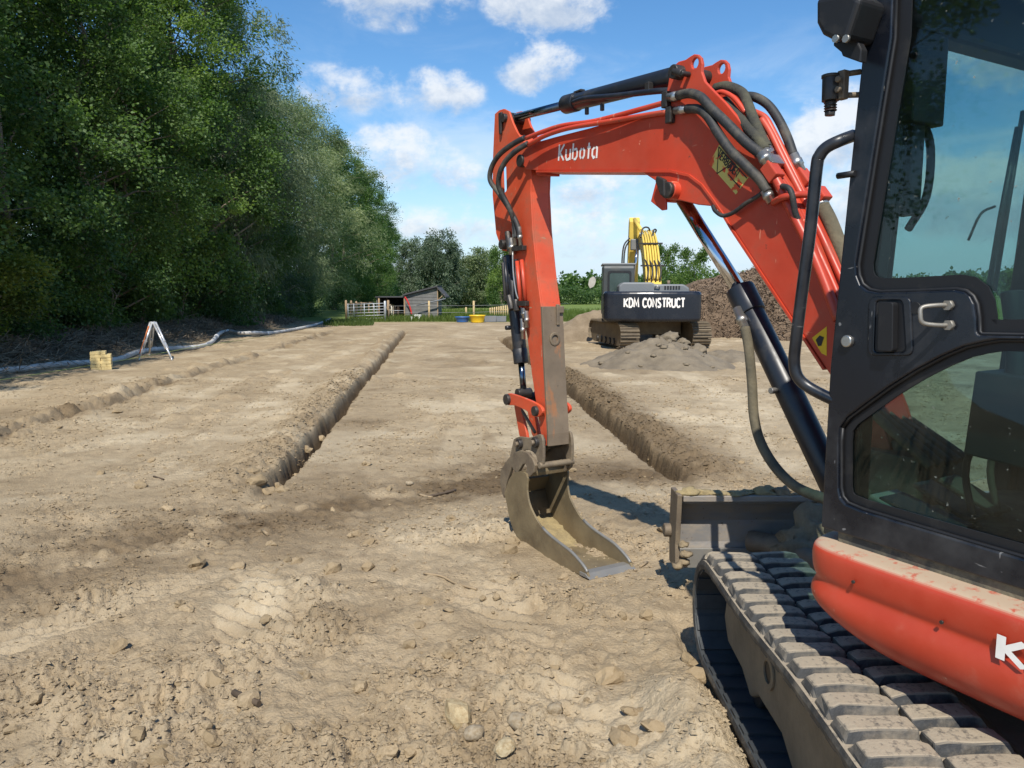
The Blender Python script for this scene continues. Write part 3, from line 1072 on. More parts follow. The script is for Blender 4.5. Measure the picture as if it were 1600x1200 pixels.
# worn VERBODEN sticker
q = [U(*p, -BW) for p in ((1124, 226), (1170, 277), (1150, 304), (1108, 256))]
mb = MB().add([(-BW - .001, p.y, p.z) for p in q], [(0, 1, 2, 3)])
st_ = mb.build('warning_sticker', M['sticker'], boom)
o2 = Vector((q[0].y, q[0].z))
e1 = (Vector((q[1].y, q[1].z)) - o2)
e2 = (Vector((q[3].y, q[3].z)) - o2)
w1 = e1.length
e1.normalize()
e2.normalize()
mb, tw = lettering('VERBODEN', .028, .0062, lambda a, b, l: (-BW - .0015 - l * .2, *(o2 + e1 * (.022 + a * 1.0) + e2 * (.038 - b))))
mb.build('sticker_lettering', M['ink'], st_)
mb = MB()
for (fa, fb_, ga, gb) in ((.02, .05, .98, .05), (.02, .05, .30, .62), (.30, .62, .52, .05), (.55, .38, .95, .38)):
    A = o2 + e1 * w1 * fa + e2 * .145 * fb_
    B = o2 + e1 * w1 * ga + e2 * .145 * gb
    d = (B - A).normalized()
    nn = Vector((-d.y, d.x)) * .0022
    mb.add([(-BW - .0022, *(A + nn)), (-BW - .0022, *(B + nn)), (-BW - .0022, *(B - nn)), (-BW - .0022, *(A - nn))], [(0, 1, 2, 3)])
mb.build('sticker_rule', M['ink'], st_)
# small yellow sticker near the foot
q = [U(*p, -BW) for p in ((1269, 528), (1292, 510), (1292, 556), (1284, 552))]
mb = MB().add([(-BW - .001, p.y, p.z) for p in q], [(0, 1, 2, 3)])
ys_ = mb.build('yellow_sticker', M['yellow_sticker'], boom)
q = [U(*p, -BW) for p in ((1275, 531), (1281, 524), (1288, 527), (1284, 540), (1279, 541))]
MB().add([(-BW - .002, p.y, p.z) for p in q], [(0, 1, 2, 3, 4)]).build('sticker_symbol', M['ink'], ys_)


# ---------------------------------------------------------------- cylinders
def cyl(parent, name, a, b, r, mat, n=20, bevel=.003):
    return MB().tube([a, b], r, n).build(name, mat, parent, bevel)


# arm cylinder on top of the boom
pa = U(1068, 116, 0)
pe = U(886, 163, 0)
pr = U(800, 185, 0)
d = (pe - pa).normalized()
arm_cyl = up_part(MB().tube([pa, pe], .044, 24), 'arm_cylinder', M['black_cyl'], .004)
mb = MB().tube([pe - d * .10, pe + d * .015], .050, 24)
mb.build('gland', M['black_cyl'], arm_cyl, .006)
MB().tube([pe, pr], .0235, 18).build('rod', M['darkrod'], arm_cyl)
MB().tube([(-.045, pr.y, pr.z), (.045, pr.y, pr.z)], .034, 16).build('rod_eye', M['pin'], arm_cyl, .004)
mb = MB().tube(spline([U(1050, 141, -.03), U(1020, 143, -.055), U(960, 150, -.06), U(915, 154, -.058), U(896, 160, -.04)], 6), .014, 10)
mb.build('port_pipe', M['black_cyl'], arm_cyl)
for px, py in ((917, 176), (941, 170)):
    a = U(px, py - 8, -.03)
    b = U(px, py + 3, -.03)
    MB().tube([a, b], .012, 8).build('port_boss', M['pin'], arm_cyl, .003)
a = U(905, 143, 0)
MB().box((a.x, a.y, a.z), (.03, .07, .012)).build('port_boss', M['pin'], arm_cyl, .003)
a = U(1014, 136, -.05)
MB().box((a.x, a.y, a.z), (.03, .03, .04)).build('pipe_bracket', M['pin'], arm_cyl, .003)

# boom cylinder below the boom
pa = U(1060, 302, 0)
pg = U(1161, 462, 0)
pb = U(1318, 790, 0)
d = (pb - pg).normalized()
boom_cyl = up_part(MB().tube([pg, pb], .052, 26), 'boom_cylinder', M['black_cyl'], .004)
MB().tube([pg - d * .035, pg + d * .09], .060, 26).build('gland', M['black_cyl'], boom_cyl, .006)
MB().tube([pa, pg], .031, 20).build('rod', M['chrome'], boom_cyl)
MB().tube([(-.06, pa.y, pa.z), (.06, pa.y, pa.z)], .044, 18).build('rod_eye', M['orange'], boom_cyl, .004)
a = U(1152, 482, -.06)
b = U(1166, 517, -.075)
MB().tube([a, a.lerp(b, .4), a.lerp(b, .41), a.lerp(b, .62), a.lerp(b, .63), b], [.019, .019, .023, .023, .018, .018], 10).build('hose_fitting', M['steel'], boom_cyl)
hp = [(1164, 512, -.075), (1170, 545, -.085), (1175, 600, -.09), (1178, 650, -.10), (1188, 690, -.12), (1210, 728, -.15), (1240, 758, -.18), (1275, 775, -.2), (1310, 785, -.2)]
mb = MB().tube(spline([U(*p) for p in hp], 6), .0195, 10)
mb.build('sleeved_hose', M['oldsleeve'], boom_cyl)
a = U(1212, 610, -.05)
MB().tube([a, a + Vector((-.03, 0, .0))], .013, 8).build('bleed_screw', M['steel'], boom_cyl, .002)

# ---------------------------------------------------------------- arm
AW = .068
arm_px = [(773, 178), (780, 172), (787, 170), (795, 174), (801, 192), (808, 207), (820, 224), (829, 238), (830, 272), (829, 300), (832, 360), (839.5, 435), (845.5, 480), (850, 570),
          (856, 678), (856, 696), (848, 697), (843, 665), (837, 625), (831, 585), (824, 528), (815, 480), (806, 430), (798, 388), (792, 393), (784, 391), (775, 365), (769.5, 305), (770, 247)]
core_px = [(806, 210), (820, 226), (829, 240), (830, 272), (829, 300), (832, 360), (839.5, 435), (845.5, 480), (850, 570), (856, 678), (856, 696), (848, 697), (843, 665), (837, 625),
           (831, 585), (824, 528), (815, 480), (808, 430), (801, 380), (796, 320), (795, 262)]
mb = MB()
slot = fillet(pix([(784.5, 262), (790.5, 258), (791.5, 298), (786, 303)], -AW), .012, 3)
outl = pix(arm_px, -AW)
mb.plate(outl, [slot], stz, -AW, -AW + .014)
mb.plate(outl, [slot], stz, AW - .014, AW)
mb.prism(pix(core_px, -AW), lambda u, v: (-AW + .014, u, v), lambda u, v: (AW - .014, u, v))
arm = up_part(mb, 'arm', M['orange_arm'], .004)
# wear plate on the machine side of the arm
fp = pix([(846, 479), (850, 570), (856, 678), (856, 697)], -AW)
mb = MB()
V = []
for i, (t, z) in enumerate(fp):
    for s_ in (-AW - .004, AW + .004):
        V += [(s_, t - .013, z), (s_, t + .006, z)]
for i in range(3):
    b_ = i * 4
    mb_f = [(b_, b_ + 4, b_ + 6, b_ + 2), (b_ + 1, b_ + 3, b_ + 7, b_ + 5), (b_, b_ + 1, b_ + 5, b_ + 4), (b_ + 2, b_ + 6, b_ + 7, b_ + 3)]
    mb.f += mb_f
    mb.s += [False] * 4
mb.v = [tuple(p) for p in V]
mb.f += [(0, 2, 3, 1), (12, 13, 15, 14)]
mb.s += [False] * 2
wear = mb.build('wear_plate', M['armface'], arm, .003)
# lifting eye on the wear plate
t0, z0 = pix([(847, 530)], -AW)[0]
ring = [(math.cos(2 * math.pi * k / 18), math.sin(2 * math.pi * k / 18)) for k in range(18)]
mb = MB()
mb.plate([(.004 + .036 * a, z0 + .040 * b) for a, b in ring], [[(.004 + .022 * a, z0 + .024 * b) for a, b in ring]], lambda u, v, w: (u, w, v), t0 - .030, t0 - .012)
mb.build('lifting_eye', M['iron'], wear, .003)
mb = MB()
mb.add([(-.05, t0 - .0145, z0 - .09), (.03, t0 - .0145, z0 - .09), (.025, t0 - .0145, z0 - .26), (-.03, t0 - .0145, z0 - .24)], [(0, 1, 2, 3)])
t1, z1 = pix([(846, 492)], -AW)[0]
mb = MB().box((.03, t1 - .022, z1 + .0), (.02, .02, .12))
mb.box((.052, t1 - .022, z1 + .03), (.035, .02, .04))
mb.build('hook_plate', M['iron'], wear, .004)
# pins of the arm
pin(arm, 'arm_cylinder_pin', 785, 184, -AW - .022, AW + .03, .026, M['pin'])
c = U(785, 184, -AW)
mb = MB().prism([(c.y + .02, c.z + .03), (c.y - .02, c.z + .03), (c.y - .012, c.z - .10), (c.y + .012, c.z - .10)], lambda u, v: (-AW - .02, u, v), lambda u, v: (-AW - .006, u, v))
mb.build('pin_keeper', M['pin'], arm, .005)
pin(arm, 'bucket_cylinder_pin', 782, 382, -AW - .035, AW + .035, .030, M['pin'])

# bucket cylinder in front of the arm
pa = U(795, 395, 0.0)
pg = U(818, 566, 0.0)
pr = U(823, 622, 0.0)
sh = Vector((-.03, 0, 0))
b_cyl = up_part(MB().tube([U(796, 400, -.02), U(814, 562, -.02)], .043, 22), 'bucket_cylinder', M['black_cyl'], .004)
g0 = U(814, 562, -.02)
g1 = U(818.5, 614, -.02)
MB().tube([U(812, 545, -.02), U(814.6, 568, -.02)], .047, 22).build('gland', M['black_cyl'], b_cyl, .005)
MB().tube([g0, g1], .020, 16).build('rod', M['darkrod'], b_cyl)
MB().tube([(-.07, g1.y, g1.z), (.03, g1.y, g1.z)], .030, 16).build('rod_eye', M['pin'], b_cyl, .004)
mb = MB()
for px, py, px2, py2, r_ in ((806, 405, 808, 480, .012), (788, 402, 795, 470, .012)):
    mb.tube([U(px, py, -.09), U(px2, py2, -.09)], r_, 8)
a = U(797, 512, -.085)
mb.tube([a, a + Vector((-.03, 0, 0))], .014, 8)
mb.build('port_pipe', M['black_cyl'], b_cyl)

# hard lines and fittings on the arm's left face
lines = []
for k, (pts, r_) in enumerate((([(808, 408), (814, 480)], .0125), ([(815, 406), (821, 470)], .0125))):
    mb = MB().tube([U(a, b, -AW - .02) for a, b in pts], r_, 10)
    o = mb.build('hydraulic_pipe', M['orange'], arm)
for (px, py, w_, h_) in ((811, 388, .10, .028), (815, 474, .10, .030)):
    a = U(px, py, -AW - .024)
    MB().box(a, (.03, w_ * 1.3, h_)).build('pipe_clamp', M['pin'], arm, .003)
for (x0, y0, x1, y1, r_) in ((803, 352, 806, 384, .014), (811, 355, 814, 384, .014), (799, 372, 800, 398, .02), (818, 482, 820, 497, .016), (822, 486, 824, 512, .014), (816, 498, 818, 530, .014)):
    a, b = U(x0, y0, -AW - .028), U(x1, y1, -AW - .028)
    MB().tube([a, a.lerp(b, .44), a.lerp(b, .45), a.lerp(b, .62), a.lerp(b, .63), b], [r_, r_, r_ * 1.25, r_ * 1.25, r_, r_], 8).build('hose_fitting', M['steel'], arm)
for (x0, y0, x1, y1, r_) in ((793, 362, 797, 392, .02), (795, 462, 800, 484, .022), (806, 468, 808, 486, .022), (786, 410, 790, 470, .012)):
    MB().tube([U(x0, y0, -AW - .03), U(x1, y1, -AW - .03)], r_, 8).build('valve_block', M['pin'], arm, .003)
mb = MB().tube(spline([U(801, 393, -AW - .04), U(802, 425, -AW - .045), U(806, 455, -AW - .04), U(810, 468, -AW - .03)], 5), .006, 6)
mb.build('drain_line', M['steel'], arm)

# rocker link
mb = MB()
lk = spline2(pix([(789, 622), (794, 615), (803, 616), (820, 622), (836, 629), (846, 636), (848, 645), (842, 651), (834, 650), (822, 641), (806, 634), (794, 633)], -.10), 3)
for s0 in (-.105, .085):
    mb.prism(lk, lambda u, v, s0=s0: (s0, u, v), lambda u, v, s0=s0: (s0 + .02, u, v))
rock = up_part(mb, 'rocker_link', M['orange_arm'], .003)
for nm, (px, py), r_ in (('link_pin', (795, 624), .034), ('link_pin', (839, 642), .030)):
    c = U(px, py, -.10)
    MB().tube([(-.125, c.y, c.z), (.115, c.y, c.z)], r_, 16).build(nm, M['pin'], rock, .005)
mb = MB()
lk = pix([(803, 634), (812, 632), (822, 676), (824, 688), (816, 690), (811, 680)], -.055)
for s0 in (-.055, .035):
    mb.prism(lk, lambda u, v, s0=s0: (s0, u, v), lambda u, v, s0=s0: (s0 + .02, u, v))
blink = up_part(mb, 'bucket_link', M['orange_arm'], .004)
a, b = U(815, 640, -.045), U(836, 676, -.04)
MB().tube([a, b], .010, 8).build('grease_line', M['iron'], blink)

# quick coupler
mb = MB()
cp = spline2(pix([(803, 686), (812, 682), (826, 684), (838, 680), (846, 680), (849, 700), (848, 727), (842, 729), (838, 712), (826, 703), (812, 708), (800, 722), (797, 712)], -.11), 2)
mb.prism(cp, lambda u, v: (-.112, u, v), lambda u, v: (-.094, u, v))
mb.prism(cp, lambda u, v: (.088, u, v), lambda u, v: (.106, u, v))
coup = up_part(mb, 'quick_coupler', M['iron'], .004)
for px, py, r_ in ((814, 693, .030), (839, 691, .032)):
    c = U(px, py, -.11)
    MB().tube([(-.135, c.y, c.z), (.125, c.y, c.z)], r_, 16).build('coupler_pin', M['pin'], coup, .005)
    MB().tube([(-.152, c.y, c.z), (-.13, c.y, c.z)], r_ * .55, 6).build('bolt', M['iron'], coup, .003)
c = U(848, 727, -.10)
MB().tube([(-.125, c.y, c.z), (.115, c.y, c.z)], .0185, 14).build('hook_bar', M['iron'], coup, .002)
c = U(856, 689, 0)
MB().tube([(-.09, c.y - .01, c.z), (.09, c.y - .01, c.z)], .040, 16).build('arm_end_boss', M['pin'], coup, .004)

# ---------------------------------------------------------------- bucket
BK = .150
Z9 = lambda pts: [(760 + a / 4.284, 640 + b / 4.284) for a, b in pts]
outer9 = [(120, 560), (138, 640), (152, 720), (185, 815), (240, 895), (340, 968), (450, 1020), (560, 1075), (690, 1136)]
prof = spline2(pix(Z9(outer9), -BK), 4)
inner9 = [(672, 1090), (640, 1040), (570, 960), (500, 905), (430, 850), (370, 790), (325, 720), (285, 630), (270, 540), (266, 430), (190, 420), (150, 470)]
innr = spline2(pix(Z9(inner9), -BK), 3)
mb = MB()
sd = prof + innr
for s0 in (-BK, BK - .012):
    mb.prism(sd, lambda u, v, s0=s0: (s0, u, v), lambda u, v, s0=s0: (s0 + .012, u, v))
# wrapper sheet
top = pix(Z9([(150, 470)]), -BK)[0]
wr = [top] + prof
n = len(wr)
V = []
for i, (t, z) in enumerate(wr):
    a = Vector(wr[max(i - 1, 0)])
    b = Vector(wr[min(i + 1, n - 1)])
    dd = (b - a).normalized()
    nn = Vector((dd.y, -dd.x))
    if nn.x > 0 and i < n * .4:
        nn = -nn
    if i >= n * .4 and nn.y < 0:
        nn = -nn
    th = .016 if i < n - 1 else .004
    for s_ in (-BK + .012, BK - .012):
        V += [(s_, t, z), (s_, t + nn.x * th, z + nn.y * th)]
mb.v += [tuple(p) for p in V]
base = len(mb.v) - len(V)
for i in range(n - 1):
    b_ = base + i * 4
    mb.f += [(b_, b_ + 4, b_ + 6, b_ + 2), (b_ + 1, b_ + 3, b_ + 7, b_ + 5), (b_, b_ + 1, b_ + 5, b_ + 4), (b_ + 2, b_ + 6, b_ + 7, b_ + 3)]
    mb.s += [True, True, False, False]
mb.f += [(base, base + 2, base + 3, base + 1), (base + (n - 1) * 4, base + (n - 1) * 4 + 1, base + (n - 1) * 4 + 3, base + (n - 1) * 4 + 2)]
mb.s += [False, False]
bucket = up_part(mb, 'bucket', M['bucket'], .002)
# back plate at the top between the ears
tp = pix(Z9([(120, 560), (150, 470), (190, 420), (262, 400), (266, 432)]), -BK)
mb = MB()
mb.prism([tp[2], tp[3], tp[4], (tp[4][0] + .004, tp[4][1] - .02), (tp[2][0], tp[2][1] - .025)], lambda u, v: (-BK + .0125, u, v), lambda u, v: (BK - .0125, u, v))
mb.build('top_plate', M['bucket'], bucket, .003)
# hook ears
ear9 = [(112, 405), (165, 322), (205, 285), (245, 270), (290, 285), (325, 325), (346, 372), (337, 418), (305, 449), (284, 436), (282, 405), (292, 388), (280, 362), (262, 362), (245, 390),
        (226, 424), (206, 410), (186, 380), (172, 430), (150, 500), (134, 590), (122, 560), (108, 480)]
er = pix(Z9(ear9), -.118)
mb = MB()
mb.prism(er, lambda u, v: (-.138, u, v), lambda u, v: (-.116, u, v))
mb.build('hook_ear', M['iron'], bucket, .004)
mb = MB()
mb.prism(er, lambda u, v: (.116, u, v), lambda u, v: (.138, u, v))
mb.build('hook_ear', M['iron'], bucket, .004)
# cutting edge
(t1, z1), (t0, z0) = prof[-1], prof[-5]
dd = Vector((t1 - t0, z1 - z0)).normalized()
mb = MB()
nn = Vector((-dd.y, dd.x))
if nn.y < 0:
    nn = -nn
e = Vector((t1, z1))
q = [e + dd * .012, e - dd * .085, e - dd * .085 + nn * .022, e - dd * .03 + nn * .022]
mb.prism([(p.x, p.y) for p in q], lambda u, v: (-BK - .006, u, v), lambda u, v: (BK + .006, u, v))
mb.build('cutting_edge', M['edge'], bucket, .003)
# polished rims of the two side plates
rim = [innr[i] for i in range(0, 16)]
for s0 in (-BK + .006, BK - .006):
    MB().tube([(s0, t, z) for t, z in rim], .0085, 8).build('side_rim', M['edge'], bucket)
# soil left in the bucket
bm_pts = []
mb = MB()
rs = np.random.default_rng(5)
gx, gy = 14, 16
P0 = pix(Z9([(330, 745)]), -BK)[0]
P1 = pix(Z9([(450, 880)]), -BK)[0]
i0 = 10
cv = []
for k in range(gy + 1):
    f_ = k / gy
    idx = 9 + f_ * 14
    i_ = int(idx)
    fr = idx - i_
    a, b = Vector(prof[min(i_, len(prof) - 1)]), Vector(prof[min(i_ + 1, len(prof) - 1)])
    cv.append(a.lerp(b, fr))
V = []
for k, p in enumerate(cv):
    f_ = k / gy
    lift = .018 + .055 * math.sin(math.pi * min(1, f_ * 1.15)) ** 1.5
    for j in range(gx + 1):
        g_ = j / gx
        s_ = -BK + .0125 + g_ * (2 * BK - .025)
        l_ = lift * (1 + .25 * (rs.random() - .5)) + .01 * (rs.random() - .5)
        if k in (0, gy):
            l_ = .012
        V.append((s_, p.x - l_ * .75, p.y + l_ * .66))
mb.add(V, [(k * (gx + 1) + j, k * (gx + 1) + j + 1, (k + 1) * (gx + 1) + j + 1, (k + 1) * (gx + 1) + j) for k in range(gy) for j in range(gx)], True)
mb.build('soil_remains', M['straw'], bucket)

# ---------------------------------------------------------------- hydraulic hoses and pipes on the boom
SL = -BW
for pts, r_, m_, nm in (
        # two orange pipes running to the arm
        ([(1040, 160, -.09), (1000, 171, -.09), (930, 189, -.10), (880, 196, -.105), (850, 205, -.11), (822, 216, -.115)], .0125, 'orange', 'hydraulic_pipe'),
        ([(1042, 175, -.10), (1010, 180, -.10), (950, 190, -.115), (890, 200, -.125), (852, 212, -.13), (826, 226, -.135)], .0125, 'orange', 'hydraulic_pipe'),
        # hoses looping round the arm pivot
        ([(820, 215, -.115), (800, 226, -.14), (780, 242, -.16), (768, 262, -.17), (766, 282, -.17), (778, 300, -.15), (795, 325, -.12), (808, 350, -.10), (813, 372, -.096)], .0155, 'rubber', 'hydraulic_hose'),
        ([(825, 224, -.135), (806, 236, -.17), (790, 252, -.19), (781, 270, -.20), (779, 290, -.19), (787, 308, -.16), (798, 330, -.13), (804, 352, -.10), (806, 372, -.096)], .0155, 'rubber', 'hydraulic_hose'),
        # hoses over the shoulder of the boom
        ([(1060, 149, -.115), (1078, 146, -.13), (1095, 152, -.14), (1112, 170, -.14), (1135, 192, -.135), (1165, 222, -.125), (1192, 243, -.115)], .020, 'rubber', 'hydraulic_hose'),
        ([(1074, 170, -.115), (1092, 171, -.13), (1106, 182, -.14), (1122, 208, -.145), (1142, 236, -.145), (1165, 259, -.14), (1188, 282, -.13), (1199, 300, -.12)], .0195, 'rubber', 'hydraulic_hose'),
        ([(1118, 138, .00), (1135, 135, .0), (1158, 144, -.01), (1168, 162, -.03), (1178, 188, -.05), (1190, 215, -.06), (1199, 232, -.07)], .021, 'sleeve', 'sleeved_hose'),
        ([(1132, 158, -.03), (1145, 174, -.045), (1160, 190, -.06), (1172, 204, -.07), (1186, 220, -.08), (1196, 236, -.085)], .022, 'sleeve', 'sleeved_hose'),
        ([(1160, 150, .02), (1180, 152, .03), (1200, 164, .04), (1216, 186, .04), (1230, 215, .03), (1240, 244, .02)], .0185, 'rubber', 'hydraulic_hose'),
        # orange pipe bundle down the back of the boom
        ([(1203, 262, -.105), (1222, 298, -.105), (1245, 345, -.105), (1268, 392, -.105), (1290, 445, -.10), (1310, 500, -.10)], .0185, 'orange', 'hydraulic_pipe'),
        ([(1200, 246, -.065), (1214, 268, -.065), (1240, 318, -.065), (1268, 372, -.065), (1300, 440, -.065), (1325, 500, -.065)], .0135, 'orange', 'hydraulic_pipe'),
        ([(1190, 186, -.03), (1203, 206, -.03), (1222, 245, -.035), (1250, 300, -.035), (1276, 352, -.035), (1310, 425, -.035), (1345, 500, -.035)], .0135, 'orange', 'hydraulic_pipe'),
        ([(1178, 175, .0), (1195, 184, .0), (1208, 206, .0), (1232, 254, .0), (1262, 316, .0), (1300, 395, .0), (1340, 480, .0)], .0135, 'orange', 'hydraulic_pipe'),
        ([(1252, 275, .03), (1262, 296, .03), (1285, 345, .03), (1310, 400, .03), (1345, 470, .03)], .0185, 'orange', 'hydraulic_pipe'),
        ([(1118, 146, -.05), (1130, 144, -.05), (1148, 154, -.05), (1165, 176, -.05)], .010, 'orange', 'hydraulic_pipe'),
        # lower sleeved hose right of the bundle
        ([(1284, 322, .03), (1296, 345, .03), (1310, 380, .03), (1330, 430, .02)], .028, 'oldsleeve', 'sleeved_hose'),
        # small line back to the cylinder
        ([(1197, 292, -.10), (1186, 305, -.11), (1165, 318, -.115), (1146, 332, -.115), (1130, 337, -.115), (1118, 330, -.11), (1114, 322, -.1)], .0085, 'rubber', 'hydraulic_hose')):
    mb = MB().tube(spline([U(*p) for p in pts], 7), r_, 12)
    mb.build(nm, M[m_], boom)
# crimped fittings
for x0, y0, s0, x1, y1, s1, r_ in ((1046, 152, -.10, 1064, 149, -.117, .019), (1056, 173, -.105, 1076, 170, -.117, .017), (1190, 240, -.115, 1203, 258, -.108, .023), (1196, 297, -.122, 1206, 316, -.11, .020),
                                   (1198, 231, -.07, 1203, 246, -.068, .021), (1195, 234, -.085, 1199, 247, -.088, .021), (1239, 242, .02, 1252, 270, .03, .022), (1279, 312, .03, 1288, 330, .03, .026)):
    a, b = U(x0, y0, s0), U(x1, y1, s1)
    mb = MB().tube([a, a.lerp(b, .3), a.lerp(b, .32), a.lerp(b, .6), a.lerp(b, .62), b], [r_, r_, r_ * 1.12, r_ * 1.12, r_ * .95, r_ * .95], 12)
    mb.build('hose_fitting', M['steel'], boom)
# clamps and brackets
for px, py, s_, dm in ((1041, 156, -.10, (.03, .035, .07)), (1047, 180, -.10, (.03, .035, .07))):
    MB().box(U(px, py, s_), dm).build('pipe_clamp', M['pin'], boom, .004)
q0, q1 = U(1200, 262, -.105), U(1213, 281, -.105)
rot = Matrix.Rotation(math.atan2(q1.z - q0.z, q1.y - q0.y), 3, 'X')
mb = MB()
mb.box(U(1207, 269, -.105), (.05, .075, .05), rot)
mb.build('pipe_joint', M['orange'], boom, .005)
mb = MB().box(U(1256, 280, .03), (.05, .08, .05), rot)
mb.build('pipe_joint', M['orange'], boom, .005)
mb = MB().box(U(1283, 305, .03), (.05, .06, .045), rot)
mb.build('pipe_joint', M['orange'], boom, .005)
mb = MB().tube(spline([U(1208, 317, -.115), U(1222, 309, -.135), U(1240, 305, -.12), U(1262, 304, -.06), U(1282, 306, .02)], 6), .013, 10)
mb.build('guard_bar', M['orange'], boom)
mb = MB().box(U(1211, 253, -.07), (.09, .05, .035), rot)
mb.build('pipe_clamp', M['steel'], boom, .004)
mb = MB().tube(spline([U(1222, 291, -.12), U(1232, 294, -.13), U(1238, 306, -.13), U(1242, 330, -.12), U(1250, 350, -.1)], 5), .011, 8)
mb.build('hydraulic_hose', M['rubber'], boom)

# ---------------------------------------------------------------- swing bracket and turntable
mb = MB()
mb.box((0, .76, .80), (.26, .34, .34))
mb.box((0, .60, .62), (.34, .34, .16))
mb.tube([(-.17, .80, .80), (.17, .80, .80)], .06, 14)
mb.tube([(0, .72, .42), (0, .72, 1.0)], .07, 14)
for k in range(5):
    mb.tube(spline([(-.12 + .05 * k, .55, .95), (-.14 + .06 * k, .78 + .03 * k, 1.12), (-.07 + .03 * k, .92, 1.22)], 5), .017, 7)
up_part(mb, 'swing_bracket', M['iron'], .012)
mb = MB().tube([(0, 0, .40), (0, 0, .60)], .48, 40)
mb.box((0, 0, .36), (1.1, 1.2, .22))
base_part(mb, 'turntable', M['trackframe'], .01)

# ---------------------------------------------------------------- house: skirt below the cab
def skirt_ring(z, off):
    P = []
    plan = [(-.80, -1.15), (-.80, -.6), (-.80, -.1), (-.80, .15), (-.80, .32), (-.795, .42), (-.775, .475), (-.72, .51), (-.58, .525), (-.3, .525), (.1, .525), (.5, .525), (.80, .45), (.82, .2), (.82, -.6), (.82, -1.15)]
    for s_, t in plan:
        fs = max(0.0, (t + .15) / .65)
        sx = s_ + off * (1 if s_ < 0 else -1) * (1.0)
        P.append((sx, t - off * (.9 if t > .3 else 0), z))
    return P


levels = [(.845, .10), (.845, .020), (.838, .006), (.82, .0), (.765, .004), (.752, .012), (.740, .010), (.70, .000), (.66, .004), (.63, .016), (.60, .045), (.575, .10), (.56, .17)]
mb = MB()
rings = []
for z, off in levels:
    ring = skirt_ring(z, off)
    adj = []
    for (s_, t, zz) in ring:
        lift = 0.0
        if z < .74:          # the lower edge rises towards the front corner
            lift = .085 * max(0, min(1, (t - .24) / .27)) ** 1.4 * ((.74 - z) / .16)
        adj.append((s_, t, zz + lift))
    rings.append(adj)
npl = len(rings[0])
V = [p for rg in rings for p in rg]
mb.add(V, [(i * npl + j, i * npl + j + 1, (i + 1) * npl + j + 1, (i + 1) * npl + j) for i in range(len(rings) - 1) for j in range(npl - 1)], True)
mb.add(rings[0], [tuple(range(npl))])
mb.add(rings[-1], [tuple(range(npl))[::-1]])
mb.add([p for rg in rings for p in (rg[0], rg[-1])], [tuple(range(0, 2 * len(rings), 2)) + tuple(range(2 * len(rings) - 1, 0, -2))])
me = mb.mesh('body_skirt', M['orange_side'])
skirt = link('body_skirt', me, exc)
skirt.rotation_euler = (0, 0, YAW)
ss = skirt.modifiers.new('sub', 'SUBSURF')
ss.levels = ss.render_levels = 2
# KUBOTA lettering on the skirt (only its start is in view)
k0 = U(1562, 1030, -.803)
k1 = U(1600, 1046, -.803)
ex = Vector((k1.y - k0.y, k1.z - k0.z)).normalized()
mb, _ = lettering('Kubota', .052, .0105, lambda a, b, l: (-.8015 - l, k0.y + ex.x * a * 1.75, k0.z + ex.y * a * 1.75 + b))
mb.build('lettering', M['white_print'], skirt)
for px, py in ((1334, 909), (1472, 972)):
    a = U(px, py, -.80)
    MB().tube([a, a + Vector((-.004, 0, 0))], .0045, 8).build('bolt', M['pin'], skirt)

# engine cover behind the cab, counterweight (out of the picture to the right)
mb = MB()
pl = [(-.80, -.62), (-.80, -1.2), (-.6, -1.42), (-.2, -1.52), (.3, -1.52), (.65, -1.42), (.82, -1.2), (.82, .1), (.45, .1), (.45, -.62)]
mb.prism(pl, lambda a, b: (a, b, .86), lambda a, b: (a, b, 1.38))
up_part(mb, 'engine_cover', M['orange_side'], .05, 4)

# ---------------------------------------------------------------- cab
CS, CR = -.73, .14           # left and right side of the cab
cab = empty('cab', (0, 0, 0))
cab.parent = exc
cab.rotation_euler = (0, 0, YAW)


def cp_(mb, name, mat, bevel=0.0, seg=2):
    return mb.build(name, mat, cab, bevel, seg)


def P2(pts):
    return pix(pts, CS)


zb, zt = .872, 2.34
TB, TF0, TF1 = -.62, .480, .415
front = lambda z: TF0 + (TF1 - TF0) * max(0, (z - 1.25)) / (zt - 1.25)
door_out = [(TF0 - .002, zb), (front(1.3) - .002, 1.3), (front(1.9) - .002, 1.9), (front(2.16) - .004, 2.16), (front(2.22) - .018, 2.235), (front(2.26) - .06, 2.285), (.25, 2.30), (-.46, 2.30), (-.46, zb)]
uw = P2([(1394, 66), (1366, 225), (1336, 413), (1337, 430), (1343, 445), (1355, 454), (1372, 457), (1430, 455.5), (1490, 453), (1505, 456), (1515, 464), (1521, 476), (1524, 496), (1524.5, 519), (1530, 524)])
tl = uw[0]
uw = [(.33, 2.235), (.355, 2.21), (tl[0] + .003, tl[1] + .01)] + uw[1:] + [(-.05, uw[-1][1] + .005), (-.40, uw[-1][1] + .02), (-.40, 2.235)]
lw = P2([(1311, 668), (1309, 690), (1309, 762), (1312, 777), (1321, 788), (1345, 798), (1420, 821), (1510, 848), (1600, 874.5)]) + [(-.40, zb + .075), (-.40, P2([(1600, 524)])[0][1] - .012)]
lw += P2([(1600, 522.5 + 8), (1560, 530), (1535, 534), (1505, 541), (1470, 556), (1430, 577), (1390, 602), (1350, 631), (1322, 652)])
mb = MB().plate(door_out, [uw, lw], stz, CS, CS + .045)
door = cp_(mb, 'door', M['black'], .010, 3)


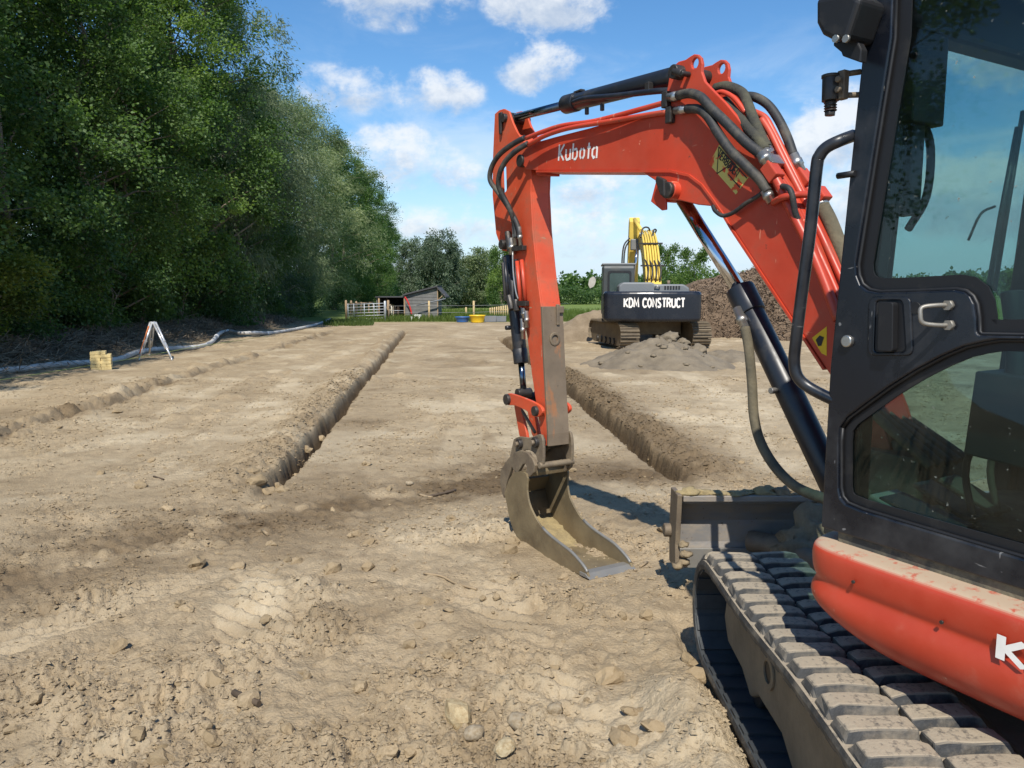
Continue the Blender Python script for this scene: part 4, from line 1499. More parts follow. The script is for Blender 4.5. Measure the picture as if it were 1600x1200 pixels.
def shrink(loop, d):
    """move a polygon inwards by d"""
    n = len(loop)
    area = sum(loop[i][0] * loop[(i + 1) % n][1] - loop[(i + 1) % n][0] * loop[i][1] for i in range(n))
    sg = 1 if area > 0 else -1
    out = []
    for i in range(n):
        p = Vector(loop[i])
        a = (p - Vector(loop[i - 1])).normalized()
        b = (Vector(loop[(i + 1) % n]) - p).normalized()
        na = Vector((-a.y, a.x)) * sg
        nb = Vector((-b.y, b.x)) * sg
        m_ = (na + nb)
        m_ = m_.normalized() if m_.length > 1e-6 else na
        k = 1 / max(.5, m_.dot(na))
        out.append(tuple(p + m_ * d * k))
    return out


for nm, lp, ins in (('upper_window', uw, .034), ('lower_window', lw, .026)):
    g = MB().prism(shrink(lp, -.006), lambda u, v: (CS + .026, u, v), lambda u, v: (CS + .031, u, v))
    gl = cp_(g, nm, M['glass'])
    ring = MB().plate(shrink(lp, -.008), [shrink(lp, ins)], stz, CS + .020, CS + .0255)
    ring.build('window_border', M['trim'], gl)
    r2 = MB().tube([(CS + .012, t, z) for t, z in shrink(lp, .002)] + [(CS + .012, *shrink(lp, .002)[0])], .005, 6)
    r2.build('window_seal', M['trim'], gl)
# door handle in its recess
hq = P2([(1362, 470), (1423, 470), (1420, 552), (1360, 552)])
ht = sum(p[0] for p in hq) / 4
hz_ = sum(p[1] for p in hq) / 4
rec = fillet(P2([(1370, 469), (1412, 469), (1417, 550), (1367, 551)]), .012, 3)
mb = MB().prism(rec, lambda u, v: (CS - .0015, u, v), lambda u, v: (CS + .01, u, v))
mb.build('handle_recess', M['trim'], door, .001)
mb = MB().plate(fillet(P2([(1359, 463), (1424, 463), (1428, 556), (1357, 556)]), .02, 4), [rec], stz, CS - .005, CS + .002)
mb.build('recess_rim', M['black'], door, .004)
grip = fillet(P2([(1382, 472), (1405, 472), (1404, 549), (1380, 548)]), .008, 3)
mb = MB().prism(grip, lambda u, v: (CS - .024, u, v), lambda u, v: (CS - .003, u, v))
mb.build('handle', M['trim'], door, .004)
# lock
a = U(1326, 533, CS)
MB().tube([a + Vector((.004, 0, 0)), a + Vector((-.012, 0, 0))], .0155, 18).build('lock', M['steel'], door, .003)
# hold-open catch
mb = MB()
ca, cb = U(1484, 477, CS), U(1485, 508, CS)
mb.tube(spline([ca, ca + Vector((-.030, .012, 0)), ca + Vector((-.055, .03, -.005)), ca.lerp(cb, .5) + Vector((-.06, .032, 0)), cb + Vector((-.055, .03, .005)), cb + Vector((-.030, .012, 0)), cb], 5), .0052, 8)
for c in (ca, cb):
    mb.tube([c + Vector((.003, 0, 0)), c + Vector((-.012, 0, 0))], .012, 6)
mb.build('hold_open_catch', worn('dull_rod', (.26, .245, .215), .5, metal=.5, scale=20, bump_s=.1), door)
a = U(1430, 481, CS)
MB().tube([a + Vector((.004, 0, 0)), a + Vector((-.0025, 0, 0))], .014, 16).build('rubber_plug', M['trim'], door)

# cab frame: pillars, sills, roof
for s_ in (CS + .075, CR - .045):
    pl = [(front(zb) - .07, zb), (front(zb) - .006, zb), (front(1.25) - .006, 1.25), (front(zt - .05) - .006, zt - .05), (front(zt - .05) - .07, zt - .05), (front(1.25) - .07, 1.25)]
    cp_(MB().prism(pl, lambda u, v, s_=s_: (s_ - .028, u, v), lambda u, v, s_=s_: (s_ + .028, u, v)), 'front_pillar', M['trim'], .01)
cp_(MB().box((CS + .075, TB + .06, 1.58), (.07, .10, 1.42)), 'rear_pillar', M['trim'], .01)
cp_(MB().box((CR - .045, TB + .06, 1.58), (.07, .10, 1.42)), 'rear_pillar', M['trim'], .01)
cp_(MB().box((CR - .02, -.12, 1.55), (.04, .07, 1.35)), 'middle_pillar', M['trim'], .01)
mb = MB()
mb.box(((CS + CR) / 2, (TB + TF0) / 2 - .02, zb - .012), (CR - CS - .02, TF0 - TB - .05, .045))
cp_(mb, 'cab_floor', M['floor_mat'], .006)
# roof with a skylight
ro = [(CS + .005, TB), (CR, TB), (CR, TF1 - .03), (CS + .005, TF1 - .03)]
sk = [(CS + .12, -.12), (CR - .10, -.12), (CR - .10, .18), (CS + .12, .18)]
mb = MB().plate(fillet(ro, .06, 4), [fillet(sk, .03, 3)], lambda u, v, w: (u, v, w), 2.30, 2.37)
cp_(mb, 'roof', M['black'], .02, 3)
mb = MB().box(((CS + CR) / 2, .03, 2.345), (CR - CS - .2, .33, .006))
cp_(mb, 'skylight', M['glass_clear'])
mb = MB()
mb.tube([(CS + .10, .21, 2.26), (CR - .06, .21, 2.26)], .02, 10)
mb.tube([(CS + .10, -.15, 2.26), (CR - .06, -.15, 2.26)], .02, 10)
mb.tube([(CS + .36, -.15, 2.285), (CS + .36, .21, 2.285)], .014, 8)
cp_(mb, 'roof_bar', M['beige'])
# front header, lower windscreen rail
mb = MB()
mb.box(((CS + CR) / 2, front(2.2) - .05, 2.215), (CR - CS - .14, .08, .19))
cp_(mb, 'front_header', M['trim'], .015)
mb = MB().box(((CS + CR) / 2, front(1.34) - .03, 1.355), (CR - CS - .14, .03, .035))
cp_(mb, 'windscreen_rail', M['trim'], .005)
mb = MB()
for (za, zc) in ((1.375, 2.12), (.92, 1.335)):
    V = [(CS + .10, front(za) - .025, za), (CR - .07, front(za) - .025, za), (CR - .07, front(zc) - .025, zc), (CS + .10, front(zc) - .025, zc)]
    V += [(x, y - .005, z) for x, y, z in V]
    mb.add(V, [(0, 1, 2, 3), (7, 6, 5, 4), (0, 4, 5, 1), (1, 5, 6, 2), (2, 6, 7, 3), (3, 7, 4, 0)])
cp_(mb, 'windscreen', M['glass_clear'])
mb = MB()
mb.box((CR - .015, .17, 1.75), (.006, .42, .92))
mb.box((CR - .015, -.36, 1.75), (.006, .40, .92))
cp_(mb, 'right_window', M['glass_clear'])
mb = MB().box((CR - .02, -.08, 1.08), (.035, 1.04, .42))
mb.box(((CS + CR) / 2, TB + .03, 1.12), (CR - CS - .1, .04, .52))
cp_(mb, 'lower_panel', M['trim'], .01)
mb = MB().box(((CS + CR) / 2, TB + .03, 1.83), (CR - CS - .14, .006, .86))
cp_(mb, 'rear_window', M['glass_clear'])
# opening latch of the windscreen, left rail
mb = MB()
L_ = CS + .115
mb.tube([(L_, front(1.4) - .05, 1.38), (L_, front(2.15) - .05, 2.13)], .018, 8)
mb.box((L_ + .03, front(1.82) - .06, 1.82), (.05, .05, .26))
mb.box((L_ + .035, front(2.05) - .065, 2.03), (.13, .05, .24))
mb.tube(spline([(L_ + .05, front(1.9) - .07, 1.93), (L_ + .085, front(1.85) - .08, 1.86), (L_ + .085, front(1.8) - .08, 1.74), (L_ + .04, front(1.7) - .07, 1.655)], 5), .011, 8)
mb.tube([(L_ + .03, front(1.72) - .075, 1.72), (L_ + .03, front(1.72) - .03, 1.72)], .03, 10)
cp_(mb, 'windscreen_latch', M['trim'], .004)
# wiper in front of the windscreen
mb = MB()
W0, W1 = Vector((CR - .19, front(1.38) - .005, 1.38)), Vector((CR - .13, front(2.0) + .004, 1.98))
mb.tube([W0, W0.lerp(W1, .55) + Vector((.015, .012, 0)), W1], .009, 6)
mb.tube([W0.lerp(W1, .2) + Vector((.045, .008, 0)), W1 + Vector((.03, .004, .05))], .008, 6)
mb.tube(spline([W0.lerp(W1, .62) + Vector((-.01, .02, 0)), W0.lerp(W1, .58) + Vector((-.06, .03, 0)), W0.lerp(W1, .45) + Vector((-.10, .03, 0))], 4), .004, 6)
cp_(mb, 'wiper', M['trim'])
# seat
mb = MB()
sc_ = (CS + CR) / 2
mb.box((sc_, -.20, 1.24), (.46, .46, .13))
mb.box((sc_, -.42, 1.60), (.44, .13, .66), Matrix.Rotation(R(10), 3, 'X'))
mb.box((sc_, -.18, 1.06), (.34, .36, .24))
cp_(mb, 'seat', M['seat'], .04, 3)
# consoles and levers
for s_ in (CS + .17, CR - .16):
    mb = MB()
    mb.box((s_, -.06, 1.20), (.13, .46, .20), Matrix.Rotation(R(4), 3, 'X'))
    mb.tube([(s_, .10, 1.28), (s_ + .01, .12, 1.42)], [.028, .016], 10)
    mb.tube([(s_ + .01, .12, 1.41), (s_ + .015, .135, 1.50)], [.021, .026], 10)
    cp_(mb, 'control_console', M['plastic'], .012)
mb = MB()
mb.box((CR - .10, .26, 1.30), (.12, .16, .20), Matrix.Rotation(R(-20), 3, 'X'))
mb.tube([(CR - .10, .26, .92), (CR - .10, .26, 1.22)], .03, 8)
cp_(mb, 'display_monitor', M['plastic'], .012)
# travel levers and pedals
for k, s_ in enumerate((-.40, -.28)):
    mb = MB()
    mb.tube(spline([(s_, .26, .89), (s_, .29, 1.05), (s_ + (.02 if k else -.02), .20, 1.26), (s_, .17, 1.33)], 5), .010, 8)
    mb.tube([(s_, .172, 1.32), (s_, .162, 1.40)], .019, 8)
    mb.box((s_, .33, .935), (.085, .17, .014), Matrix.Rotation(R(22), 3, 'X'))
    cp_(mb, 'travel_pedal', M['iron'] if k else M['plastic'], .004)
mb = MB()
mb.box((-.56, .36, .93), (.12, .13, .03), Matrix.Rotation(R(16), 3, 'X'))
cp_(mb, 'foot_rest', M['beige'], .006)
mb = MB().box((CS + .17, .30, .925), (.11, .20, .03), Matrix.Rotation(R(12), 3, 'X'))
cp_(mb, 'foot_rest', M['plastic'], .006)

# grab rail in front of the cab
gr = [(1333, 212, CS + .02), (1312, 220, CS - .03), (1292, 230, CS - .045), (1281, 243, CS - .05), (1276, 262, CS - .05), (1266, 360, CS - .045), (1254, 450, CS - .04), (1244, 530, CS - .035), (1241, 565, CS - .03),
      (1246, 588, CS - .025), (1262, 604, CS - .01), (1296, 622, CS + .01), (1330, 636, CS + .03)]
grp = []
for px, py, s_ in gr:
    p = U(px, py, s_)
    grp.append(p)
mb = MB().tube(spline(grp, 6), .0155, 12)
cp_(mb, 'grab_rail', M['black'])
# mirror stalk socket
a, b = U(1299, 118, CS - .02), U(1298, 158, CS - .02)
mb = MB().tube([a, b], .022, 14)
mb.tube([a.lerp(b, .02) + Vector((0, 0, .003)), a + Vector((0, 0, -.006))], .024, 14)
mb.tube([b, U(1297, 168, CS - .02)], .013, 10)
for k in range(4):
    y_ = 160 + 4 * k
    mb.tube([U(1297.5, y_, CS - .02), U(1297.5, y_ + 1.8, CS - .02)], .016, 10)
mb.tube([U(1297, 174, CS - .02), U(1296.5, 181, CS - .02)], .0135, 6)
cp_(mb, 'mirror_socket', M['pin'], .002)
mb = MB()
a = U(1317, 133, CS - .01)
mb.box(a, (.02, .022, .07))
a0_, b0_ = U(1318, 116, CS), U(1346, 112, CS + .03)
mb.tube([a0_, b0_], .008, 6)
a0_, b0_ = U(1318, 149, CS), U(1346, 148, CS + .03)
mb.tube([a0_, b0_], .008, 6)
for px, py in ((1312, 124), (1311.5, 140)):
    a = U(px, py, CS - .03)
    mb.tube([a, a + Vector((-.01, 0, 0))], .009, 6)
cp_(mb, 'mirror_bracket', M['iron'], .003)
a = U(1309, 275, CS - .005)
MB().tube([a, a + Vector((0, -.05, 0))], .008, 8).build('rubber_stop', M['trim'], cab)
# work lamp at the upper corner
mb = MB()
lq = [U(*p, CS - .06) for p in ((1291, 2), (1345, -8), (1362, 2), (1340, 66), (1316, 66), (1300, 58), (1291, 40))]
mb.prism([(p.y, p.z) for p in lq], lambda u, v: (CS - .10, u, v), lambda u, v: (CS + .0, u, v))
lamp = cp_(mb, 'work_lamp', M['trim'], .012, 3)
a, b = U(1349, 30, CS - .05), U(1354, 31, CS - .04)
mb = MB().tube([U(1334, 26, CS - .05), U(1352, 30, CS - .05)], .05, 18)
mb.build('lamp_back', M['plastic'], lamp, .01)
mb = MB()
for px in (1308, 1324):
    a = U(px, 61, CS - .10)
    mb.tube([a, a + Vector((-.008, 0, 0))], .009, 8)
mb.build('bolt', M['steel'], lamp)
mb = MB()
mb.prism(pix([(1304, 66), (1340, 62), (1348, 78), (1346, 98), (1318, 88), (1316, 82), (1304, 72)], CS - .05), lambda u, v: (CS - .055, u, v), lambda u, v: (CS - .03, u, v))
mb.build('lamp_bracket', M['trim'], lamp, .003)

# ---------------------------------------------------------------- crawler tracks (not slewed with the house)
def track_loop():
    """centre line of the belt in (t, z)"""
    pts = []
    for k in range(15):            # front idler
        a = R(90 - 180 * k / 14)
        pts.append((.845 + .19 * math.cos(a), .270 + .195 * math.sin(a)))
    for k in range(1, 20):
        f_ = k / 20
        pts.append((.845 - f_ * 1.86, .075 + .0 * f_))
    for k in range(15):            # rear sprocket
        a = R(-90 - 180 * k / 14)
        pts.append((-1.015 + .20 * math.cos(a), .285 + .21 * math.sin(a)))
    for k in range(1, 20):
        f_ = k / 20
        pts.append((-1.015 + f_ * 1.86, .495 - .030 * f_ - .012 * math.sin(math.pi * f_ * 2) ** 2))
    return pts


loop = [Vector(p) for p in track_loop()]
nL = len(loop)
cum = [0.0]
for i in range(nL):
    cum.append(cum[-1] + (loop[(i + 1) % nL] - loop[i]).length)
PER = cum[-1]


def on_loop(d):
    d %= PER
    for i in range(nL):
        if cum[i + 1] >= d:
            break
    f_ = (d - cum[i]) / max(1e-9, cum[i + 1] - cum[i])
    a, b = loop[i], loop[(i + 1) % nL]
    t0 = (loop[i] - loop[i - 1]).normalized()
    t1 = (loop[(i + 1) % nL] - loop[i]).normalized()
    t2 = (loop[(i + 2) % nL] - loop[(i + 1) % nL]).normalized()
    tg = ((t0 + t1) * (1 - f_) + (t1 + t2) * f_).normalized()
    return a.lerp(b, f_), tg


def lug_mesh(mat, w, seed):
    """one tread lug: rounded outer end, sloping flanks; local x across, y along, z out"""
    rs_ = random.Random(seed)
    V = []
    xs = [-w / 2, -w / 2 + .012, -w / 2 + .035, 0, w / 2 - .03, w / 2]
    hh = [.006, .026, .031, .031, .031, .024]
    for x, h in zip(xs, hh):
        k = 1 if x < w / 2 - .02 else .9
        y0 = .033 * k
        V += [(x, -y0 - .008, 0), (x, -y0 * .85, h), (x, y0 * .85, h), (x, y0 + .008, 0)]
    mb_ = MB()
    F_ = []
    for i in range(len(xs) - 1):
        for j in range(3):
            F_.append((i * 4 + j, i * 4 + j + 1, (i + 1) * 4 + j + 1, (i + 1) * 4 + j))
    e = (len(xs) - 1) * 4
    F_ += [(0, 3, 2, 1), (e, e + 1, e + 2, e + 3)]
    V = [(x + rs_.uniform(-.003, .003), y + rs_.uniform(-.003, .003), z + (rs_.uniform(-.003, .003) if z > 0 else 0)) for x, y, z in V]
    mb_.add(V, F_, False)
    return mb_.mesh('tread_lug', mat)


TW = .37
for side_i, s_out in ((-1, -.965), (1, .595)):
    s_in = s_out + TW
    mb = MB()
    N_ = 150
    V = []
    th = .017
    sec = [(s_out, -th), (s_out - .004, 0), (s_out, th), (s_in, th), (s_in + .004, 0), (s_in, -th)]
    for k in range(N_):
        p, tg = on_loop(PER * k / N_)
        nn = Vector((-tg.y, tg.x))
        c = Vector((0.0, .28))
        if nn.dot(p - Vector((max(-1.0, min(.8, p.x)), .28))) < 0:
            nn = -nn
        for s_, h in sec:
            V.append((s_, p.x + nn.x * h, p.y + nn.y * h))
    m_ = len(sec)
    mb.add(V, [(k * m_ + j, k * m_ + (j + 1) % m_, ((k + 1) % N_) * m_ + (j + 1) % m_, ((k + 1) % N_) * m_ + j) for k in range(N_) for j in range(m_)])
    belt = base_part(mb, 'crawler_track', [M['track'], M['track_in']])
    for i_, pg_ in enumerate(belt.data.polygons):
        if i_ % m_ == 5:
            pg_.material_index = 1
    # lugs
    if side_i < 0:
        meshes = [lug_mesh(M['track'], .175, 3 + k) for k in range(4)]
        pitch = PER / 52
        for k in range(52):
            for half in (0, 1):
                p, tg = on_loop(pitch * (k + .5 * half))
                if p.x < -.75 or (p.y < .1 and p.x < .75):
                    continue                       # buried or behind the machine
                nn = Vector((-tg.y, tg.x))
                if nn.dot(p - Vector((max(-1.0, min(.8, p.x)), .28))) < 0:
                    nn = -nn
                o = link('tread_lug', meshes[(k + half) % 4], belt, .005, 2)
                cx = s_out + .095 if half == 0 else s_in - .095
                X = Vector((1 if half == 0 else -1, 0, 0))
                Z = Vector((0, nn.x, nn.y))
                Y = Z.cross(X)
                mat = Matrix((X, Y, Z)).transposed().to_4x4()
                mat.translation = Vector((cx, p.x + nn.x * .016, p.y + nn.y * .016))
                o.matrix_local = mat
    # guide lugs inside
    mb = MB()
    for k in range(52):
        p, tg = on_loop(PER / 52 * (k + .25))
        nn = Vector((-tg.y, tg.x))
        if nn.dot(p - Vector((max(-1.0, min(.8, p.x)), .28))) < 0:
            nn = -nn
        q = p - nn * .022
        ang = math.atan2(tg.y, tg.x)
        mb.box(((s_out + s_in) / 2 - .115, q.x, q.y), (.13, .055, .010), Matrix.Rotation(ang, 3, 'X'))
    mb.build('inner_bar', M['track_in'], belt)
    # frame, idler, sprocket, rollers
    sm = (s_out + s_in) / 2
    mb = MB()
    pf = [(.82, .40), (.86, .27), (.80, .19), (.62, .175), (.52, .125), (.44, .175), (.22, .175), (.12, .12), (.02, .175), (-.8, .175), (-.85, .38), (-.6, .43), (.5, .43)]
    mb.prism(pf, lambda u, v: (sm - .11, u, v), lambda u, v: (sm + .11, u, v))
    fr = base_part(mb, 'track_frame', M['trackframe'], .012)
    mb = MB().tube([(sm - .06, .845, .27), (sm + .06, .845, .27)], .165, 28)
    mb.build('idler_wheel', M['trackframe'], fr, .01)
    mb = MB().tube([(sm - .05, -1.015, .285), (sm + .05, -1.015, .285)], .18, 28)
    mb.build('sprocket', M['trackframe'], fr, .01)
    for t_ in (.52, .12, -.28, -.66):
        MB().tube([(sm - .09, t_, .155), (sm + .09, t_, .155)], .06, 16).build('roller', M['pin'], fr, .006)
    if side_i < 0:
        mb = MB()
        mb.plate(circle2(.34, .31, .055, 14), [circle2(.34, .31, .035, 14)], stz, sm - .118, sm - .112)
        mb.build('inspection_rim', M['trackframe'], fr)
        MB().tube([(sm - .1105, .34, .31), (sm - .1125, .34, .31)], .036, 14).build('hole_dark_disc', M['trim'], fr)  # black disc on the frame, painting in the dark inside the hole

# ---------------------------------------------------------------- dozer blade
BT = 1.70                     # distance in front of the swing centre
BZ0, BZ1 = .165, .525
BX0, BX1 = -.90, .95
prof_b = [(.035, BZ1 + .0), (.035, BZ1 - .045), (-.005, BZ1 - .055), (-.035, BZ1 - .11), (-.050, (BZ0 + BZ1) / 2 + .03), (-.047, BZ0 + .10), (-.03, BZ0 + .03), (-.015, BZ0)]
mb = MB()
th = .018
V = []
for t, z in prof_b:
    for s_ in (BX0, BX1):
        V += [(s_, BT + t * -1 - .0, z), (s_, BT + t * -1 + th, z)]
mb.v = [tuple(p) for p in V]
for i in range(len(prof_b) - 1):
    b_ = i * 4
    mb.f += [(b_, b_ + 4, b_ + 6, b_ + 2), (b_ + 1, b_ + 3, b_ + 7, b_ + 5), (b_, b_ + 1, b_ + 5, b_ + 4), (b_ + 2, b_ + 6, b_ + 7, b_ + 3)]
    mb.s += [False] * 4
e = (len(prof_b) - 1) * 4
mb.f += [(0, 2, 3, 1), (e, e + 1, e + 3, e + 2)]
mb.s += [False, False]
blade = base_part(mb, 'dozer_blade', M['blade'], .002)
mb = MB().box(((BX0 + BX1) / 2, BT - .02, BZ1 - .012), (BX1 - BX0 - .04, .10, .028))
mb.build('top_flange', M['blade'], blade, .003)
for s_ in (BX0, BX1):
    mb = MB().prism([(BT - .085, BZ1 + .012), (BT + .07, BZ1 + .012), (BT + .09, (BZ0 + BZ1) / 2), (BT + .07, BZ0 - .005), (BT - .075, BZ0 - .005), (BT - .06, BZ0 + .12)],
                    lambda u, v, s_=s_: (s_ - .012, u, v), lambda u, v, s_=s_: (s_ + .012, u, v))
    mb.build('end_plate', M['iron'], blade, .004)
for s_, t_ in ((BX0 - .02, BT + .04),):
    MB().tube([(s_ - .025, t_ + .02, .32), (s_ + .02, t_ + .02, .32)], .034, 14).build('end_boss', M['iron'], blade, .006)
mb = MB().box(((BX0 + BX1) / 2, BT + .022, BZ0 + .025), (BX1 - BX0, .016, .10))
mb.build('wear_edge', M['edge'], blade, .003)
for s_ in (-.36, .42):
    sgn = -1 if s_ < 0 else 1
    mb = MB().tube(spline([(s_ + sgn * .16, BT + .03, .275), (s_ + sgn * .04, BT - .12, .285), (s_, BT - .35, .30), (s_ - sgn * .05, BT - .8, .33)], 6), .052, 16)
    mb.build('push_arm', M['iron'], blade, .004)
mb = MB().tube([(0.03, BT - .02, .40), (0.03, BT - .65, .52)], .045, 16)
mb.build('lift_cylinder', M['black_cyl'], blade, .004)


def lumpy(name, parent, cx, cy, cz, rx, ry, rz, mat, seed, n=3, amp=.25):
    """heap of earth: a displaced dome"""
    bm = bmesh.new()
    bmesh.ops.create_icosphere(bm, subdivisions=n + 1, radius=1)
    rs_ = random.Random(seed)
    from mathutils import noise as mn
    off = Vector((rs_.uniform(-50, 50), rs_.uniform(-50, 50), 0))
    for v in bm.verts:
        k = 1 + amp * mn.fractal(v.co * 1.8 + off, 1.0, 2.0, 4) + .5 * amp * mn.noise(v.co * 5 + off) + .3 * amp * mn.noise(v.co * 11 + off)
        v.co = Vector((v.co.x * rx * k, v.co.y * ry * k, max(-.35, v.co.z) * rz * k))
    me = bpy.data.meshes.new(name)
    bm.to_mesh(me)
    bm.free()
    me.polygons.foreach_set('use_smooth', [True] * len(me.polygons))
    me.materials.append(mat)
    o = link(name, me, parent)
    o.location = (cx, cy, cz)
    return o


lumpy('caked_soil', blade, -.22, BT - .17, .26, .24, .13, .22, M['mud'], 3, 3, .35)
lumpy('caked_soil', blade, .25, BT - .17, .25, .30, .13, .24, M['mud'], 5, 3, .35)
for k in range(9):
    lumpy('caked_soil', blade, BX0 + .06 + .075 * k + random.uniform(-.02, .02), BT - .03 + random.uniform(-.01, .02), BZ1 + .006, .055, .035, random.uniform(.010, .032), M['straw'] if k < 6 else M['mud'], 20 + k, 2, .5)
for k in range(7):
    lumpy('caked_soil', blade, BX0 + random.uniform(-.005, .05), BT - .07 + random.uniform(-.02, .02), BZ0 + random.uniform(-.01, .14), .025, .02, .022, M['mud'], 40 + k, 1, .5)

# ================================================================== LARGE EXCAVATOR
M['big_black'] = worn('black_counterweight_paint', (.010, .012, .018), .26, dirt=(.06, .055, .05), dirt_lo=.5, dirt_hi=.85, dirt_amt=.35, scale=2, bump_s=.02)
M['big_grey'] = worn('dark_grey_paint', (.050, .057, .058), .5, dirt=(.13, .115, .085), dirt_lo=.45, dirt_hi=.8, dirt_amt=.45, scale=2, bump_s=.02)
M['big_yellow'] = worn('yellow_boom_paint', (.70, .50, .09), .45, dirt=(.32, .24, .09), dirt_lo=.5, dirt_hi=.8, dirt_amt=.5, scale=2, bump_s=.02)
M['big_hood'] = worn('grey_hood_paint', (.16, .17, .175), .5, dirt=(.25, .21, .15), scale=2, dirt_amt=.5, bump_s=.02)
M['big_glass'] = worn('cab_window_glass', (.03, .05, .045), .06, dirt=(.10, .13, .11), dirt_lo=.3, dirt_hi=.9, scale=1.2, dirt_amt=.6, bump_s=0)
M['big_track'] = worn('muddy_steel_track', (.125, .095, .062), .7, metal=.2, dirt=(.23, .18, .115), dirt_lo=.38, dirt_hi=.66, dirt_amt=.8, scale=3, bump_s=.5)

BIG = empty('tracked_excavator', (4.45, 25.5, -.285), 0)
tag(BIG, 'large dark grey excavator with yellow boom seen from behind, KDM CONSTRUCT on its counterweight', 'excavator')
BYAW = R(-5)


def bp_(mb, name, mat, bevel=.0, seg=2, parent=None, rot=True):
    o = mb.build(name, mat, parent or BIG, bevel, seg)
    if parent is None and rot:
        o.rotation_euler = (0, 0, BYAW)
    return o


# counterweight: curved in plan
def cw_plan(off):
    P = []
    for k in range(13):
        a = -1.42 + 2.84 * k / 12
        P.append((a, -2.05 - .22 * (1 - (a / 1.42) ** 2) - off * .0))
    return [(-1.48, -1.45)] + [(-1.48, -1.9)] + P + [(1.48, -1.9), (1.48, -1.45)]


mb = MB()
mb.prism(cw_plan(0), lambda a, b: (a, b, .86), lambda a, b: (a, b, 1.78))
cw = bp_(mb, 'counterweight', M['big_black'], .10, 5)


def cw_map(a, b, l):
    x = -.80 + a * .80
    y = -2.05 - .22 * (1 - (x / 1.42) ** 2)
    return (x, y - .006 - l, 1.31 + b)


mb, tw_ = lettering('KDM CONSTRUCT', .255, .056, lambda a, b, l: (a, b, l))
kx_ = 1.84 / tw_
mb, _ = lettering('KDM CONSTRUCT', .255, .056, lambda a, b, l: ((lambda x: (x, -2.05 - .22 * (1 - (x / 1.42) ** 2) - .008 - l, 1.31 + b))(-.86 + a * kx_)))
mb.build('lettering', M['white_print'], cw)
# house body
mb = MB()
mb.box((-.02, -.45, 1.16), (2.86, 2.1, .60))
bp_(mb, 'house_body', M['big_grey'], .05, 3)
mb = MB().box((-1.452, -.55, 1.2), (.03, .9, .46))
bp_(mb, 'side_door', M['big_grey'], .01)
mb = MB()
hp_ = [(-1.0, 1.46), (-1.0, 1.95), (-.88, 2.06), (.02, 2.06), (.10, 2.0), (.98, 2.0), (1.16, 1.88), (1.18, 1.46)]
mb.prism(hp_, lambda a, b: (a, -1.55, b), lambda a, b: (a, -.1, b))
hood = bp_(mb, 'engine_hood', M['big_hood'], .05, 3)
for k in range(6):
    MB().box((.42 + .085 * k, -1.56, 1.90), (.05, .03, .10)).build('slot_dark_block', M['trim'], hood)  # black blocks on the hood stand in for the dark inside its slots
MB().tube([(.56, -1.2, 1.95), (.56, -1.2, 2.12)], .05, 12).build('exhaust_pipe', M['iron'], hood)
MB().tube(spline([(.10, -1.57, 1.86), (.12, -1.62, 1.93), (.22, -1.63, 1.93), (.24, -1.57, 1.86)], 5), .018, 8).build('lifting_eye', M['steel'], hood)
# cab
mb = MB()
cabp = [(-.20, .98), (-.25, 2.56), (-.18, 2.64), (1.30, 2.64), (1.42, 2.5), (1.62, 1.7), (1.62, .98)]
mb.prism(cabp, lambda a, b: (-1.45, a + .1, b), lambda a, b: (-.42, a + .1, b))
bcab = bp_(mb, 'operator_cab', M['big_grey'], .05, 3)
MB().prism(fillet([(-1.25, 1.72), (-.58, 1.72), (-.58, 2.40), (-1.25, 2.40)], .08, 3), lambda a, b: (a, -.20, b), lambda a, b: (a, -.10, b)).build('rear_window', M['big_glass'], bcab, .004)
MB().plate(fillet([(-1.30, 1.67), (-.53, 1.67), (-.53, 2.45), (-1.30, 2.45)], .09, 3), [fillet([(-1.235, 1.735), (-.595, 1.735), (-.595, 2.385), (-1.235, 2.385)], .07, 3)], lambda a, b, w: (a, w, b), -.215, -.19).build('window_frame', M['trim'], bcab)
MB().prism([(.0, 1.62), (.03, 2.42), (1.2, 2.42), (1.42, 1.65)], lambda a, b: (-1.462, a + .1, b), lambda a, b: (-1.44, a + .1, b)).build('side_window', M['big_glass'], bcab, .003)
MB().box((-.93, .75, 2.67), (1.1, 1.7, .06)).build('cab_roof', M['big_hood'], bcab, .02)
mb = MB()
mb.tube(spline([(-1.45, .9, 2.15), (-1.62, .95, 2.24), (-1.72, .95, 2.22)], 4), .016, 6)
mir = mb.build('mirror_stalk', M['trim'], bcab)
MB().prism(spline2([(-1.86, 1.88), (-1.72, 1.96), (-1.66, 2.16), (-1.74, 2.28), (-1.88, 2.2), (-1.92, 2.0)], 3), lambda a, b: (a, .93, b), lambda a, b: (a, .97, b)).build('mirror', M['lens'], bcab, .004)
# boom and arm, raised
def big_plate(pts, x0, x1):
    m_ = MB()
    return m_.prism(pts, lambda u, v: (x0, u, v), lambda u, v: (x1, u, v))


